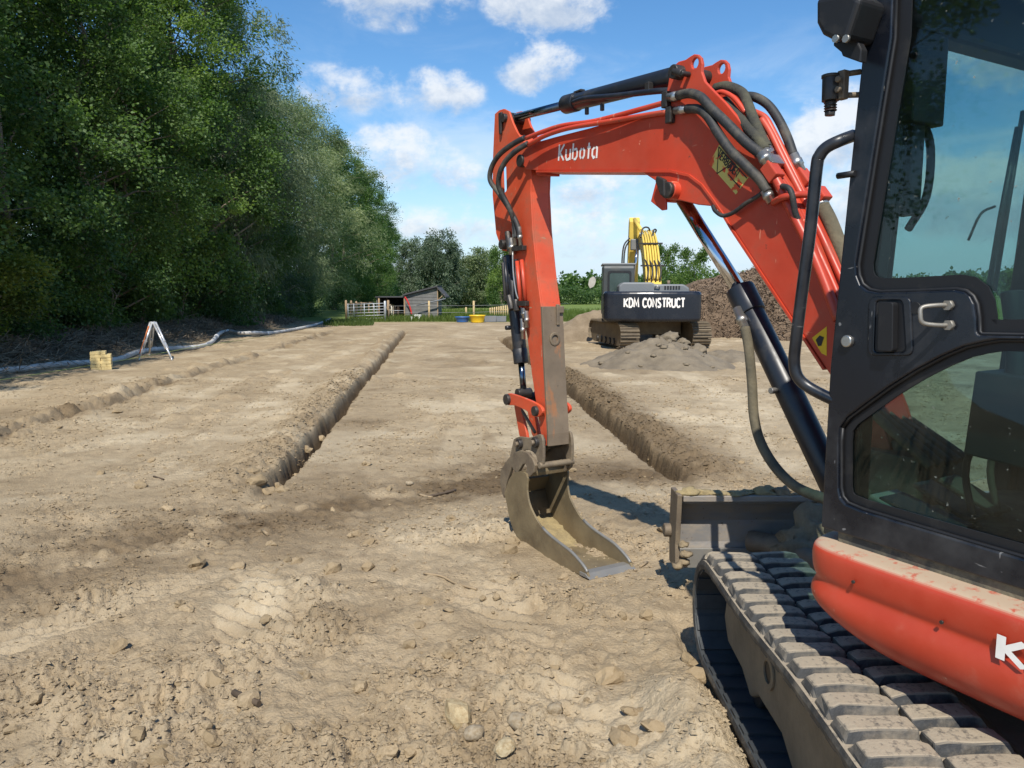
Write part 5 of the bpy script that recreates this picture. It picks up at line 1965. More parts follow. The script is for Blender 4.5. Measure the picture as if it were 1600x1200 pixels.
bx = .26
boom_p = [(.25, 1.55), (.75, 1.45), (1.6, 2.35), (2.7, 3.1), (4.0, 3.55), (5.0, 3.6), (5.0, 3.82), (3.9, 3.92), (2.6, 3.62), (1.4, 2.9), (.5, 2.0)]
bboom = bp_(big_plate(boom_p, bx - .27, bx + .27), 'boom', M['big_yellow'], .03)
for k in range(6):
    x = bx - .225 + .09 * k
    zf = .05 + .02 * (k % 2)
    pts = [(x, .6, 2.12 + zf), (x, 1.35, 2.93 + zf), (x + .0, 2.5, 3.62 + zf), (x, 3.7, 3.96 + zf)]
    MB().tube(spline(pts, 5), .040, 8).build('hydraulic_pipe', M['big_yellow'], bboom)
for k in range(4):
    x = bx - .22 + .14 * k
    MB().tube(spline([(x, .7, 1.95), (x + .02, .55, 2.25), (x + .05, .75, 2.6), (x - .03, 1.25, 2.88)], 5), .028, 7).build('hydraulic_hose', M['rubber'], bboom)
for yy, zz in ((.98, 2.56), (1.9, 3.36)):
    MB().box((bx, yy, zz + .09), (.82, .10, .05)).build('pipe_clamp', M['pin'], bboom)
MB().tube(spline([(bx - .3, 2.6, 3.7), (bx - .2, 3.0, 4.05), (bx + .02, 3.4, 4.12), (bx + .15, 3.8, 3.98)], 6), .03, 7).build('hydraulic_hose', M['rubber'], bboom)
MB().tube(spline([(bx + .1, 2.6, 3.7), (bx + .2, 3.0, 4.0), (bx + .32, 3.4, 4.02), (bx + .3, 3.8, 3.9)], 6), .03, 7).build('hydraulic_hose', M['rubber'], bboom)
ax = -.13
arm_p = [(4.5, 4.45), (4.75, 4.62), (5.05, 4.45), (5.5, 3.3), (5.7, 1.2), (5.4, 1.1), (4.9, 3.0), (4.65, 3.7)]
barm = bp_(big_plate(arm_p, ax - .20, ax + .20), 'arm', M['big_yellow'], .03)
MB().tube([(ax + .0, 4.62, 4.52), (ax + .16, 3.3, 4.0)], .075, 12).build('arm_cylinder', M['big_yellow'], barm)
MB().box((ax + .02, 4.30, 3.55), (.36, .3, .42)).build('cylinder_bracket', M['big_hood'], barm, .04)
MB().tube([(ax - .05, 4.1, 2.2), (ax + .1, 4.2, 3.5)], .05, 10).build('rod', M['chrome'], barm)
MB().tube(spline([(ax - .2, 4.3, 3.8), (ax - .42, 4.2, 3.5), (ax - .48, 4.2, 2.8), (ax - .42, 4.3, 2.2)], 6), .03, 7).build('hydraulic_hose', M['rubber'], barm)
MB().tube(spline([(ax - .2, 4.4, 3.7), (ax - .36, 4.3, 3.4), (ax - .40, 4.3, 2.8), (ax - .34, 4.4, 2.2)], 6), .03, 7).build('hydraulic_hose', M['rubber'], barm)
# undercarriage, turned a little the other way
TY = R(9)
mb = MB()
mb.box((0, 0, .62), (1.7, 1.9, .42))
mb.tube([(0, 0, .5), (0, 0, .90)], .62, 28)
o = bp_(mb, 'undercarriage', M['big_track'], .03, rot=False)
o.rotation_euler = (0, 0, TY)
pad = MB().box((0, 0, 0), (.60, .17, .03)).box((0, .03, .03), (.60, .025, .05)).box((0, -.05, .025), (.60, .02, .035)).mesh('track_shoe', M['big_track'])
for sgn in (-1, 1):
    pf = []
    for k in range(13):
        a = R(90 - 180 * k / 12)
        pf.append((1.55 + .36 * math.cos(a), .42 + .37 * math.sin(a)))
    for k in range(13):
        a = R(-90 - 180 * k / 12)
        pf.append((-1.55 + .36 * math.cos(a), .42 + .37 * math.sin(a)))
    mb = MB()
    mb.prism([(u * .985, .42 + (v - .42) * .93) for u, v in pf], lambda u, v: (sgn * 1.16 - .22, u, v), lambda u, v: (sgn * 1.16 + .22, u, v))
    tr = bp_(mb, 'crawler', M['big_track'], .02, rot=False)
    tr.rotation_euler = (0, 0, TY)
    for u in (-.95, -.5, 0, .5, .95):
        MB().tube([(sgn * 1.16 + sgn * .2, u, .2), (sgn * 1.16 + sgn * .27, u, .2)], .11, 14).build('roller', M['pin'], tr, .01)
    loopb = [Vector(p) for p in pf]
    cb_ = [0]
    for i in range(len(loopb)):
        cb_.append(cb_[-1] + (loopb[(i + 1) % len(loopb)] - loopb[i]).length)
    nsh = int(cb_[-1] / .19)
    for k in range(nsh):
        d_ = cb_[-1] * k / nsh
        for i in range(len(loopb)):
            if cb_[i + 1] >= d_:
                break
        f_ = (d_ - cb_[i]) / max(1e-9, cb_[i + 1] - cb_[i])
        a, b = loopb[i], loopb[(i + 1) % len(loopb)]
        p = a.lerp(b, f_)
        if p.y < .2 and p.x > -1.4:
            continue                   # in the soil, out of sight
        tg = (b - a).normalized()
        nn = Vector((-tg.y, tg.x))
        if nn.dot(p - Vector((max(-1.5, min(1.5, p.x)), .42))) < 0:
            nn = -nn
        X = Vector((1, 0, 0))
        Zv = Vector((0, nn.x, nn.y))
        Yv = Zv.cross(X)
        mt = Matrix((X, Yv, Zv)).transposed().to_4x4()
        mt.translation = Vector((sgn * 1.16, p.x, p.y))
        o = link('track_shoe', pad, tr)
        o.matrix_local = mt

# ================================================================== HEAPS
M['clay'] = worn('grey_brown_clay', (.150, .120, .082), .95, dirt=(.225, .182, .124), dirt_lo=.4, dirt_hi=.66, dirt_amt=.8, scale=3, var=.2, spots=((.13, .10, .065), .6), bump_s=1.0)
M['heap_soil'] = worn('brown_heap_soil', (.18, .135, .085), .95, dirt=(.27, .21, .14), dirt_lo=.4, dirt_hi=.66, dirt_amt=.8, scale=2.5, var=.2, spots=((.10, .075, .048), .6), bump_s=1.0)
M['mulch'] = worn('dark_mulch', (.095, .064, .040), .95, dirt=(.18, .125, .080), dirt_lo=.4, dirt_hi=.66, dirt_amt=.8, scale=3, var=.3, bump_s=1.0)


def chip_mat(name, lo, hi):
    m, nt, out = new_mat(name)
    p = nt.nodes.new('ShaderNodeBsdfPrincipled')
    p.inputs['Roughness'].default_value = .85
    nt.links.new(p.outputs[0], out.inputs[0])
    g = nt.nodes.new('ShaderNodeNewGeometry')
    nt.links.new(mixc(nt, g.outputs['Random Per Island'], lo, hi), p.inputs['Base Color'])
    return m


M['chips'] = chip_mat('wood_chips', (.065, .042, .026), (.29, .205, .135))
M['brush'] = chip_mat('dead_brush', (.065, .048, .030), (.30, .235, .155))
M['crumb'] = chip_mat('soil_crumbs', (.24, .178, .106), (.44, .34, .215))


def heap(name, cx, cy, rx, ry, h, mat, seed, power=2.0, rough=.12, nr=46, na=96, lump=0.0):
    """heap with an uneven outline; returns object and a height sampler in local x, y"""
    def prof(x, y):
        a = np.arctan2(y / ry, x / rx)
        r = np.sqrt((x / rx) ** 2 + (y / ry) ** 2)
        r = r / (1 + .16 * np.sin(a * 2 + seed) + .10 * np.sin(a * 3 + seed * 2.1) + .06 * np.sin(a * 7 + seed))
        zz = h * np.clip(1 - r ** power, -.08, 1)
        m_ = np.clip(1.15 - r, 0, 1)
        zz = zz + rough * h * fbm(x, y, 1.1, 4, seed) * m_ ** .5 + rough * .5 * h * fbm(x, y, 4, 3, seed + 9) * m_ ** .5
        if lump:
            zz = zz + lump * clods(x, y, 2.6, seed + 30, .5) * m_ ** .3 + lump * .6 * clods(x, y, 5.5, seed + 40, .5)
        return zz
    V = [(0, 0)]
    for i in range(1, nr + 1):
        for j in range(na):
            a = 2 * math.pi * j / na
            rr = 1.14 * i / nr
            V.append((rx * rr * math.cos(a), ry * rr * math.sin(a)))
    P = np.array(V)
    z = prof(P[:, 0], P[:, 1])
    F_ = [(0, 1 + j, 1 + (j + 1) % na) for j in range(na)]
    for i in range(nr - 1):
        for j in range(na):
            a, b = 1 + i * na + j, 1 + i * na + (j + 1) % na
            F_.append((a, a + na, b + na, b))
    m_ = MB()
    m_.add([(x, y, zz) for (x, y), zz in zip(V, z)], F_, True)
    o = m_.build(name, mat)
    o.location = (cx, cy, gh(cx, cy) - .03)
    return o, prof


hp1, pf1 = heap('mulch_heap', 12.2, 33.0, 6.3, 4.6, 2.75, M['mulch'], 3, power=3.2, rough=.10, nr=50, na=110)
tag(hp1, 'tall heap of dark brown shredded wood behind the large excavator', 'heap')
hp2, _ = heap('soil_heap', 3.9, 29.5, 2.6, 2.0, 1.35, M['heap_soil'], 8, power=1.3, rough=.10, nr=36, na=70)
tag(hp2, 'smooth brown heap of soil left of the large excavator', 'heap')
hp3, pf3 = heap('clay_heap', 3.55, 18.3, 2.05, 1.6, .66, M['clay'], 5, power=1.35, rough=.18, nr=80, na=140, lump=.045)
tag(hp3, 'lumpy grey heap of fresh clay in front of the large excavator', 'heap')
hp4, pf4 = heap('clay_heap', 5.6, 19.6, 1.6, .9, .30, M['clay'], 15, power=1.4, rough=.25, nr=50, na=90, lump=.05)
tag(hp4, 'low spread of grey clods right of the lumpy clay heap', 'heap')
for k in range(36):
    a = random.uniform(0, 6.28)
    r_ = random.uniform(.1, 1.15)
    x, y = 1.5 * r_ * math.cos(a), 1.3 * r_ * math.sin(a) - .2
    zz = float(pf3(np.array([x]), np.array([y]))[0])
    sz = random.uniform(.02, .06)
    o = lumpy('clay_lump', hp3, x, y, zz + sz * .2, sz * 1.5, sz * 1.1, sz, M['clay'], 100 + k, 1, .6)
for k, (x, y, sz) in enumerate(((.25, .2, .17), (.85, -.1, .17), (.6, .35, .12))):
    zz = float(pf3(np.array([x]), np.array([y]))[0])
    lumpy('clay_lump', hp3, x, y, zz + sz * .2, sz * 1.3, sz, sz * .9, M['clay'], 140 + k, 2, .5)


def sticks(n, sampler, ln, wd, rng, lift=.02, tilt=.5):
    """n thin three-sided splinters; sampler -> (N,3) base points"""
    P = sampler(n)
    az = rng.uniform(0, 2 * np.pi, n)
    ti = rng.normal(0, tilt, n)
    L_ = rng.uniform(ln[0], ln[1], n) ** 1.0
    W = rng.uniform(wd[0], wd[1], n)
    D = np.stack([np.cos(az) * np.cos(ti), np.sin(az) * np.cos(ti), np.sin(ti)], 1)
    S = np.stack([-np.sin(az), np.cos(az), np.zeros(n)], 1)
    Up = np.cross(D, S)
    c = P + np.array([0, 0, lift])
    a = c - D * L_[:, None] / 2
    b = c + D * L_[:, None] / 2
    V = np.stack([a + S * W[:, None], a - S * W[:, None], a + Up * W[:, None] * .8, b + S * W[:, None] * .5, b - S * W[:, None] * .5, b + Up * W[:, None] * .4], 1).reshape(-1, 3)
    base = (np.arange(n) * 6)[:, None]
    F_ = np.concatenate([base + np.array([[0, 1, 4, 3]]), base + np.array([[1, 2, 5, 4]]), base + np.array([[2, 0, 3, 5]])], 0)
    return V, F_


def np_mesh(name, V, F_, mat, smooth=False):
    me = bpy.data.meshes.new(name)
    k = F_.shape[1]
    me.vertices.add(len(V))
    me.vertices.foreach_set('co', np.ascontiguousarray(V, np.float32).ravel())
    me.loops.add(F_.size)
    me.loops.foreach_set('vertex_index', np.ascontiguousarray(F_, np.int32).ravel())
    me.polygons.add(len(F_))
    me.polygons.foreach_set('loop_start', (np.arange(len(F_)) * k).astype(np.int32))
    me.polygons.foreach_set('use_smooth', np.full(len(F_), smooth))
    me.update()
    me.materials.append(mat)
    return me


rg = np.random.default_rng(21)


def mulch_pts(n):
    a = rg.uniform(0, 2 * np.pi, n)
    r_ = np.sqrt(rg.uniform(0, 1.1, n))
    x, y = 6.3 * r_ * np.cos(a), 4.6 * r_ * np.sin(a)
    y = np.where(y > .8, -y, y)
    return np.stack([x, y, pf1(x, y)], 1)


V, F_ = sticks(15000, mulch_pts, (.08, .42), (.008, .024), rg, .03, .45)
o = link('wood_chips', np_mesh('wood_chips', V, F_, M['chips']), hp1)
tag(o, kind='stuff')

# ================================================================== PADDOCK: gate, fences, shelter, ponies
M['wood'] = worn('fence_wood', (.34, .235, .14), .85, dirt=(.20, .15, .10), scale=5, dirt_amt=.7, bump_s=.3)
M['wood_new'] = worn('new_fence_wood', (.48, .36, .19), .85, dirt=(.3, .22, .13), scale=5, dirt_amt=.6, bump_s=.3)
M['galv'] = worn('galvanised_tube', (.44, .46, .48), .5, metal=.4, dirt=(.4, .36, .3), scale=7, dirt_amt=.5, bump_s=0)
M['plank'] = worn('grey_plank', (.135, .135, .132), .85, dirt=(.21, .20, .185), dirt_lo=.4, dirt_hi=.7, dirt_amt=.7, scale=4, bump_s=.3)
M['roofing'] = worn('dark_roofing', (.055, .055, .058), .8, scale=4, bump_s=.3)
M['red_pipe'] = worn('red_pipe', (.55, .03, .025), .45, scale=5, bump_s=0)
M['white_pl'] = worn('white_plastic', (.72, .72, .69), .5, scale=5, dirt=(.4, .36, .3), bump_s=0)
M['blue_pl'] = worn('blue_plastic', (.035, .13, .38), .4, scale=5, bump_s=0)
M['yellow_pl'] = worn('yellow_plastic', (.76, .50, .02), .4, scale=5, bump_s=0)
M['grey_pl'] = worn('grey_panel', (.16, .17, .185), .6, scale=3, bump_s=0)
M['wire'] = worn('fence_wire', (.30, .30, .30), .5, scale=5, bump_s=0)


def gx(px, d):
    return (px - 800) / 1200 * d


def gz(py, d):
    return at_depth(800, py, d).z


def post(px, d, top_py, r_, mat, label, group, base=None, name='fence_post'):
    x = gx(px, d)
    z0 = gh(x, d)
    zt_ = gz(top_py, d)
    m_ = MB().tube([(0, 0, -.1), (0, 0, zt_ - z0 - .04), (0, 0, zt_ - z0)], [r_, r_, r_ * .55], 9)
    o = m_.build(name, mat)
    o.location = (x, d, z0)
    return tag(o, label, 'post', group)


# fence left of the gate: one thing with posts and rails, receding towards the shelter
fen = empty('paddock_fence', (gx(542, 52), 52, gh(gx(542, 52), 52)))
tag(fen, 'brown wooden paddock fence of round posts behind the metal gate', 'fence')
prev = None
for px, d, tp_ in ((542, 52, 469), (550, 53.5, 469.5), (558, 55, 470.5), (565.5, 56.5, 472), (577, 58, 474), (584.5, 59.5, 474.5), (595, 57, 466)):
    x = gx(px, d)
    z0 = gh(x, d)
    zt_ = gz(tp_, d)
    loc = Vector((x, d, z0)) - fen.location
    MB().tube([loc + Vector((0, 0, -.1)), loc + Vector((0, 0, zt_ - z0 - .05)), loc + Vector((0, 0, zt_ - z0))], [.075, .075, .04], 10).build('post', M['wood'], fen)
    if prev is not None and px < 590:
        for hh in (.35, .75, 1.1):
            MB().tube([prev + Vector((0, .09, hh)), loc + Vector((0, .09, hh))], .035, 7).build('rail', M['wood'], fen)
    prev = loc
# tubular gate
gate = empty('field_gate', (gx(545, 51.5), 51.5, gh(gx(545, 51.5), 51.5)))
tag(gate, 'galvanised tubular field gate in front of the wooden fence', 'gate')
x0, x1 = 0.0, gx(603, 50.8) - gx(545, 51.5)
zg0, zg1 = .16, 1.12
for k in range(6):
    zz = zg0 + (zg1 - zg0) * k / 5
    MB().tube([(x0, 0, zz - .05), (x1, -.7, zz + .06)], .025, 8).build('bar', M['galv'], gate)
for f_ in (0, .16, .44, .70, 1.0):
    xx = x0 + (x1 - x0) * f_
    MB().tube([(xx, -.7 * f_ - .03, zg0 - .12 + .1 * f_), (xx, -.7 * f_ - .03, zg1 + .02 + .06 * f_)], .026, 8).build('upright', M['galv'], gate)
o = post(602.5, 50.6, 470, .085, M['galv'], 'thick pale metal post at the right end of the field gate', None, name='gate_post')
o = post(607.5, 51.2, 469, .085, M['wood'], 'brown wooden post right beside the pale metal gate post', None)
# wire fence right of the shelter
fw = empty('wire_fence', (gx(671, 51), 51, gh(gx(671, 51), 51)))
tag(fw, 'wire stock fence on pale wooden posts right of the shelter', 'fence')
pts = []
for px, d, tp_ in ((671, 51, 470), (687.5, 60, 479), (728.5, 60, 480), (740.5, 52, 470)):
    x = gx(px, d)
    loc = Vector((x, d, gh(x, d))) - fw.location
    h_ = gz(tp_, d) - gh(x, d)
    MB().tube([loc + Vector((0, 0, -.1)), loc + Vector((0, 0, h_))], .07, 9).build('post', M['wood_new'], fw)
    pts.append((loc, h_))
for za in (.55, 1.0):
    MB().tube([pts[0][0] + Vector((0, -.08, za)), pts[3][0] + Vector((0, -.08, za))], .009, 5).build('wire', M['wire'], fw)
    MB().tube([Vector((gx(607, 51), 51, gh(gx(607, 51), 51))) - fw.location + Vector((0, 0, za)), pts[0][0] + Vector((0, -.08, za))], .009, 5).build('wire', M['wire'], fw)
    MB().tube([pts[3][0] + Vector((0, -.08, za)), pts[3][0] + Vector((7, 8, za))], .009, 5).build('wire', M['wire'], fw)
# paling fence
pal = empty('paling_fence', (gx(766, 56), 56, gh(gx(766, 56), 56)))
tag(pal, 'short stretch of brown paling fence beyond the grey panels', 'fence')
for k in range(9):
    px = 766 + 3.4 * k
    d = 58 - .45 * k
    x = gx(px, d)
    loc = Vector((x, d, gh(x, d))) - pal.location
    MB().tube([loc, loc + Vector((0, 0, gz(481 - .55 * k, d) - gh(x, d)))], .055, 7).build('pale', M['wood_new'], pal)
a_ = Vector((gx(766, 58), 58.1, gh(gx(766, 58), 58) + .6)) - pal.location
b_ = Vector((gx(793.5, 54.4), 54.5, gh(gx(793, 54), 54) + .65)) - pal.location
MB().tube([a_, b_], .035, 7).build('rail', M['wood_new'], pal)

# shelter
SD = 54.0
sx0, sx1 = gx(633.5, SD), gx(684, SD)
zg_ = gh(sx0, SD)
sh_o = empty('field_shelter', ((sx0 + sx1) / 2, SD, zg_))
tag(sh_o, 'weathered grey plank field shelter with lean-to roof and open dark stall', 'shelter')
wL, wR = gz(462, SD) - zg_, gz(449.5, SD) - zg_
hw = (sx1 - sx0) / 2
nP = 10
for k in range(nP):
    za, zc = wR * k / nP, wR * (k + 1) / nP - .018
    def lim(z):
        return -hw if z <= wL else -hw + 2 * hw * (z - wL) / (wR - wL)
    pl = [(lim(za), za), (hw, za), (hw, zc), (lim(zc), zc)]
    off = .012 * (k % 2)
    MB().prism(pl, lambda u, v: (u, -.03 - off, v), lambda u, v: (u, .02 - off, v)).build('plank', M['plank'], sh_o)
MB().prism([(-hw - .12, wL + .0), (hw + .05, wR + .06), (hw + .05, wR + .16), (-hw - .12, wL + .10)], lambda u, v: (u, -.25, v), lambda u, v: (u, 3.0, v)).build('roof', M['roofing'], sh_o)
MB().prism([(hw, wR + .10), (hw + .62, wR - .62), (hw + .62, wR - .70), (hw, wR - .02)], lambda u, v: (u, -.25, v), lambda u, v: (u, 3.0, v)).build('overhang', M['roofing'], sh_o)
MB().box((hw + .0, 1.5, wR / 2), (.05, 3.0, wR)).build('side_wall', M['plank'], sh_o)
MB().box((0, 3.0, wL / 2), (2 * hw, .05, wL)).build('back_wall', M['plank'], sh_o)
MB().box((-hw - .02, -.06, wL / 2), (.08, .08, wL)).build('corner_post', M['wood'], sh_o)
MB().box((hw + .03, -.06, wR / 2), (.06, .06, wR)).build('corner_post', M['wood'], sh_o)
MB().tube([(gx(653, SD) - sh_o.location.x, -.5, gz(477, SD) - zg_), (gx(698, SD) - sh_o.location.x, -.5, gz(466.5, SD) - zg_)], .05, 6).build('awning_pole', M['grey_pl'], sh_o)
MB().tube([(hw, -.1, wR - .9), (hw + .5, -.1, wR - .45)], .035, 6).build('strut', M['wood'], sh_o)
# open stall to the left
ox0 = gx(589, SD) - sh_o.location.x
so = gz(464, SD) - zg_
MB().box(((ox0 - hw) / 2, 1.45, so), (abs(ox0 + hw) + .1, 3.2, .07)).build('stall_roof', M['roofing'], sh_o)
MB().box(((ox0 - hw) / 2, 3.0, so / 2), (abs(ox0 + hw), .06, so)).build('stall_back', M['roofing'], sh_o)
MB().box((ox0 + .05, 1.5, so / 2), (.06, 3.0, so)).build('stall_side', M['plank'], sh_o)
MB().tube([(ox0 + .2, -.05, 0), (ox0 + .2, -.05, so)], .06, 8).build('stall_post', M['wood'], sh_o)
MB().tube([(ox0 + .8, -.3, .62), (-hw, -.3, .62)], .02, 6).build('stall_rail', M['galv'], sh_o)
# red bent pipe leaning at the corner
px_ = [(632.5, 464), (636, 469), (639.5, 477), (642, 485), (643.2, 491)]
P_ = [at_depth(a, b, SD - .5) for a, b in px_]
o = MB().tube([p - P_[-1] for p in spline(P_, 6)], .055, 8).build('bent_pipe', M['red_pipe'])
o.location = P_[-1]
tag(o, 'bright red bent plastic pipe leaning on the shelter corner', 'pipe')
# ponies
M['pony_dark'] = worn('dark_brown_coat', (.050, .030, .020), .7, dirt=(.09, .055, .035), scale=4, bump_s=0)
M['pony_pale'] = worn('cream_coat', (.50, .41, .30), .75, dirt=(.34, .27, .2), scale=4, bump_s=0)
M['mane_dark'] = worn('black_tail_hair', (.014, .011, .009), .8, scale=9, bump_s=.3)
M['mane_pale'] = worn('pale_tail_hair', (.60, .54, .44), .8, scale=9, bump_s=.3)


def pony(loc, rz, coat, mane, label):
    me = bpy.data.meshes.new('pony')
    v = [(0, 0, .86), (0, .45, .88), (0, -.38, .90), (0, -.52, .84), (0, .68, 1.0), (0, .86, 1.22), (0, .98, 1.34), (0, 1.16, 1.22), (0, 1.32, 1.08)]
    e = [(0, 1), (0, 2), (2, 3), (1, 4), (4, 5), (5, 6), (6, 7), (7, 8)]
    rad = [.27, .27, .27, .2, .2, .13, .11, .095, .065]
    for sx in (-1, 1):
        b = len(v)
        v += [(sx * .13, .48, .62), (sx * .13, .50, .36), (sx * .13, .48, .12), (sx * .13, .51, .03)]
        e += [(1, b), (b, b + 1), (b + 1, b + 2), (b + 2, b + 3)]
        rad += [.10, .062, .042, .06]
        b = len(v)
        v += [(sx * .14, -.38, .62), (sx * .14, -.52, .38), (sx * .14, -.49, .12), (sx * .14, -.45, .03)]
        e += [(2, b), (b, b + 1), (b + 1, b + 2), (b + 2, b + 3)]
        rad += [.14, .065, .045, .06]
        b = len(v)
        v += [(sx * .06, .95, 1.46)]
        e += [(6, b)]
        rad += [.03]
    me.from_pydata(v, e, [])
    o = link('pony', me)
    me.materials.append(coat)
    sk_ = o.modifiers.new('skin', 'SKIN')
    sk_.use_smooth_shade = True
    for i, s_ in enumerate(me.skin_vertices[0].data):
        s_.radius = (rad[i], rad[i])
        s_.use_root = (i == 0)
    sb = o.modifiers.new('sub', 'SUBSURF')
    sb.levels = sb.render_levels = 1
    o.location = loc
    o.rotation_euler = (0, 0, rz)
    MB().tube(spline([(0, -.60, .95), (0, -.72, .85), (0, -.74, .55), (0, -.70, .28)], 4), [.035] * 2 + [.05] * 9 + [.045, .02], 7).build('tail', mane, o)
    MB().tube(spline([(0, .93, 1.47), (0, .78, 1.38), (0, .62, 1.18), (0, .52, 1.08)], 4), .045, 6).build('mane', mane, o)
    return tag(o, label, 'pony', 'ponies in the stall')


zst = gh(gx(615, 54.5), 54.5)
pony((gx(609.5, 54.6), 54.6, zst), R(20), M['pony_pale'], M['mane_pale'], 'cream coloured pony at the front of the open stall')
pony((gx(622.5, 54.9), 54.9, zst), R(-6), M['pony_dark'], M['mane_dark'], 'dark brown pony seen from behind in the open stall')


# tubs and crates
def tub(name, px, d, w, h_, mat, label):
    x = gx(px, d)
    prof_ = [(.78, 0), (.98, .82), (1.06, .86), (1.06, 1.0), (.96, 1.0), (.92, .86), (.72, .08)]
    n_ = 24
    V = []
    for r_, z_ in prof_:
        for k in range(n_):
            a = 2 * math.pi * k / n_
            V.append((w / 2 * r_ * math.cos(a), w / 2 * .7 * r_ * math.sin(a), h_ * z_))
    m_ = MB()
    m_.add(V, [(i * n_ + k, i * n_ + (k + 1) % n_, (i + 1) * n_ + (k + 1) % n_, (i + 1) * n_ + k) for i in range(len(prof_) - 1) for k in range(n_)], True)
    m_.add(V[:n_], [tuple(range(n_))[::-1]])
    m_.add(V[-n_:], [tuple(range(n_))])
    o = m_.build(name, mat)
    o.location = (x, d, gh(x, d) + .02)
    return tag(o, label, 'tub')


tub('plastic_tub', 722.5, 49.0, .90, .34, M['blue_pl'], 'low blue plastic tub beside the yellow tub')
tub('plastic_tub', 746, 48.5, .98, .46, M['yellow_pl'], 'yellow plastic tub on the ground left of the orange arm')


def crate(name, px, d, w, dp, h_, mat, label, cat, ribs=0):
    x = gx(px, d)
    m_ = MB()
    t_ = .04
    m_.box((0, 0, t_ / 2), (w, dp, t_))
    for sx in (-1, 1):
        m_.box((sx * (w / 2 - t_ / 2), 0, h_ / 2 + t_ / 2), (t_, dp - 2 * t_ - .006, h_ - t_))
        m_.box((0, sx * (dp / 2 - t_ / 2), h_ / 2 + t_ / 2 + .001), (w, t_, h_ - t_))
    o = m_.build(name, mat, None, .008)
    o.location = (x, d, gh(x, d) + .02)
    for k in range(ribs):
        MB().box((-w / 2 + w * (k + .5) / ribs, -dp / 2 - .012, h_ * .5), (.03, .02, h_ * .9)).build('rib', mat, o)
    return tag(o, label, cat)


crate('plastic_crate', 653.5, 51.5, .46, .35, .38, M['white_pl'], 'larger white plastic crate standing by the shelter wall', 'crate', 3)
crate('plastic_bucket', 643.5, 51.3, .22, .22, .26, M['white_pl'], 'small white container below the red pipe', 'container')
crate('stacked_panel', 766.5, 49.6, .74, .8, .36, M['grey_pl'], 'low grey panel box right of the yellow tub', 'box')
crate('stacked_panel', 783, 49.9, .66, .8, .34, M['grey_pl'], 'low grey panel box next to the excavator arm', 'box')

# ================================================================== TREES
def leaf_mat(name, dark, light, trans):
    m, nt, out = new_mat(name)
    at = nt.nodes.new('ShaderNodeAttribute')
    at.attribute_name = 'tint'
    c = mixc(nt, at.outputs['Fac'], dark, light)
    oi = nt.nodes.new('ShaderNodeObjectInfo')
    c = mixc(nt, 1.0, c, mixc(nt, oi.outputs['Random'], (.66, .72, .80), (1.28, 1.22, 1.02)), 'MULTIPLY')
    d = nt.nodes.new('ShaderNodeBsdfPrincipled')
    d.inputs['Roughness'].default_value = .55
    d.inputs['Specular IOR Level'].default_value = .35
    nt.links.new(c, d.inputs['Base Color'])
    t = nt.nodes.new('ShaderNodeBsdfTranslucent')
    nt.links.new(mixc(nt, 1.0, c, trans, 'MULTIPLY'), t.inputs[0])
    mx = nt.nodes.new('ShaderNodeMixShader')
    mx.inputs[0].default_value = .42
    nt.links.new(d.outputs[0], mx.inputs[1])
    nt.links.new(t.outputs[0], mx.inputs[2])
    nt.links.new(mx.outputs[0], out.inputs[0])
    return m


M['leaf_dark'] = leaf_mat('dark_green_leaves', (.040, .086, .029), (.135, .215, .072), (1.5, 1.7, .7))
M['leaf_mid'] = leaf_mat('mid_green_leaves', (.050, .106, .032), (.175, .255, .076), (1.5, 1.7, .7))
M['leaf_willow'] = leaf_mat('silvery_willow_leaves', (.10, .14, .078), (.275, .325, .20), (1.2, 1.4, .8))
M['leaf_yellow'] = leaf_mat('yellowish_leaves', (.060, .095, .020), (.185, .225, .050), (1.5, 1.6, .6))
M['bark'] = worn('bark', (.19, .155, .11), .9, dirt=(.06, .05, .035), scale=5, bump_s=.8)


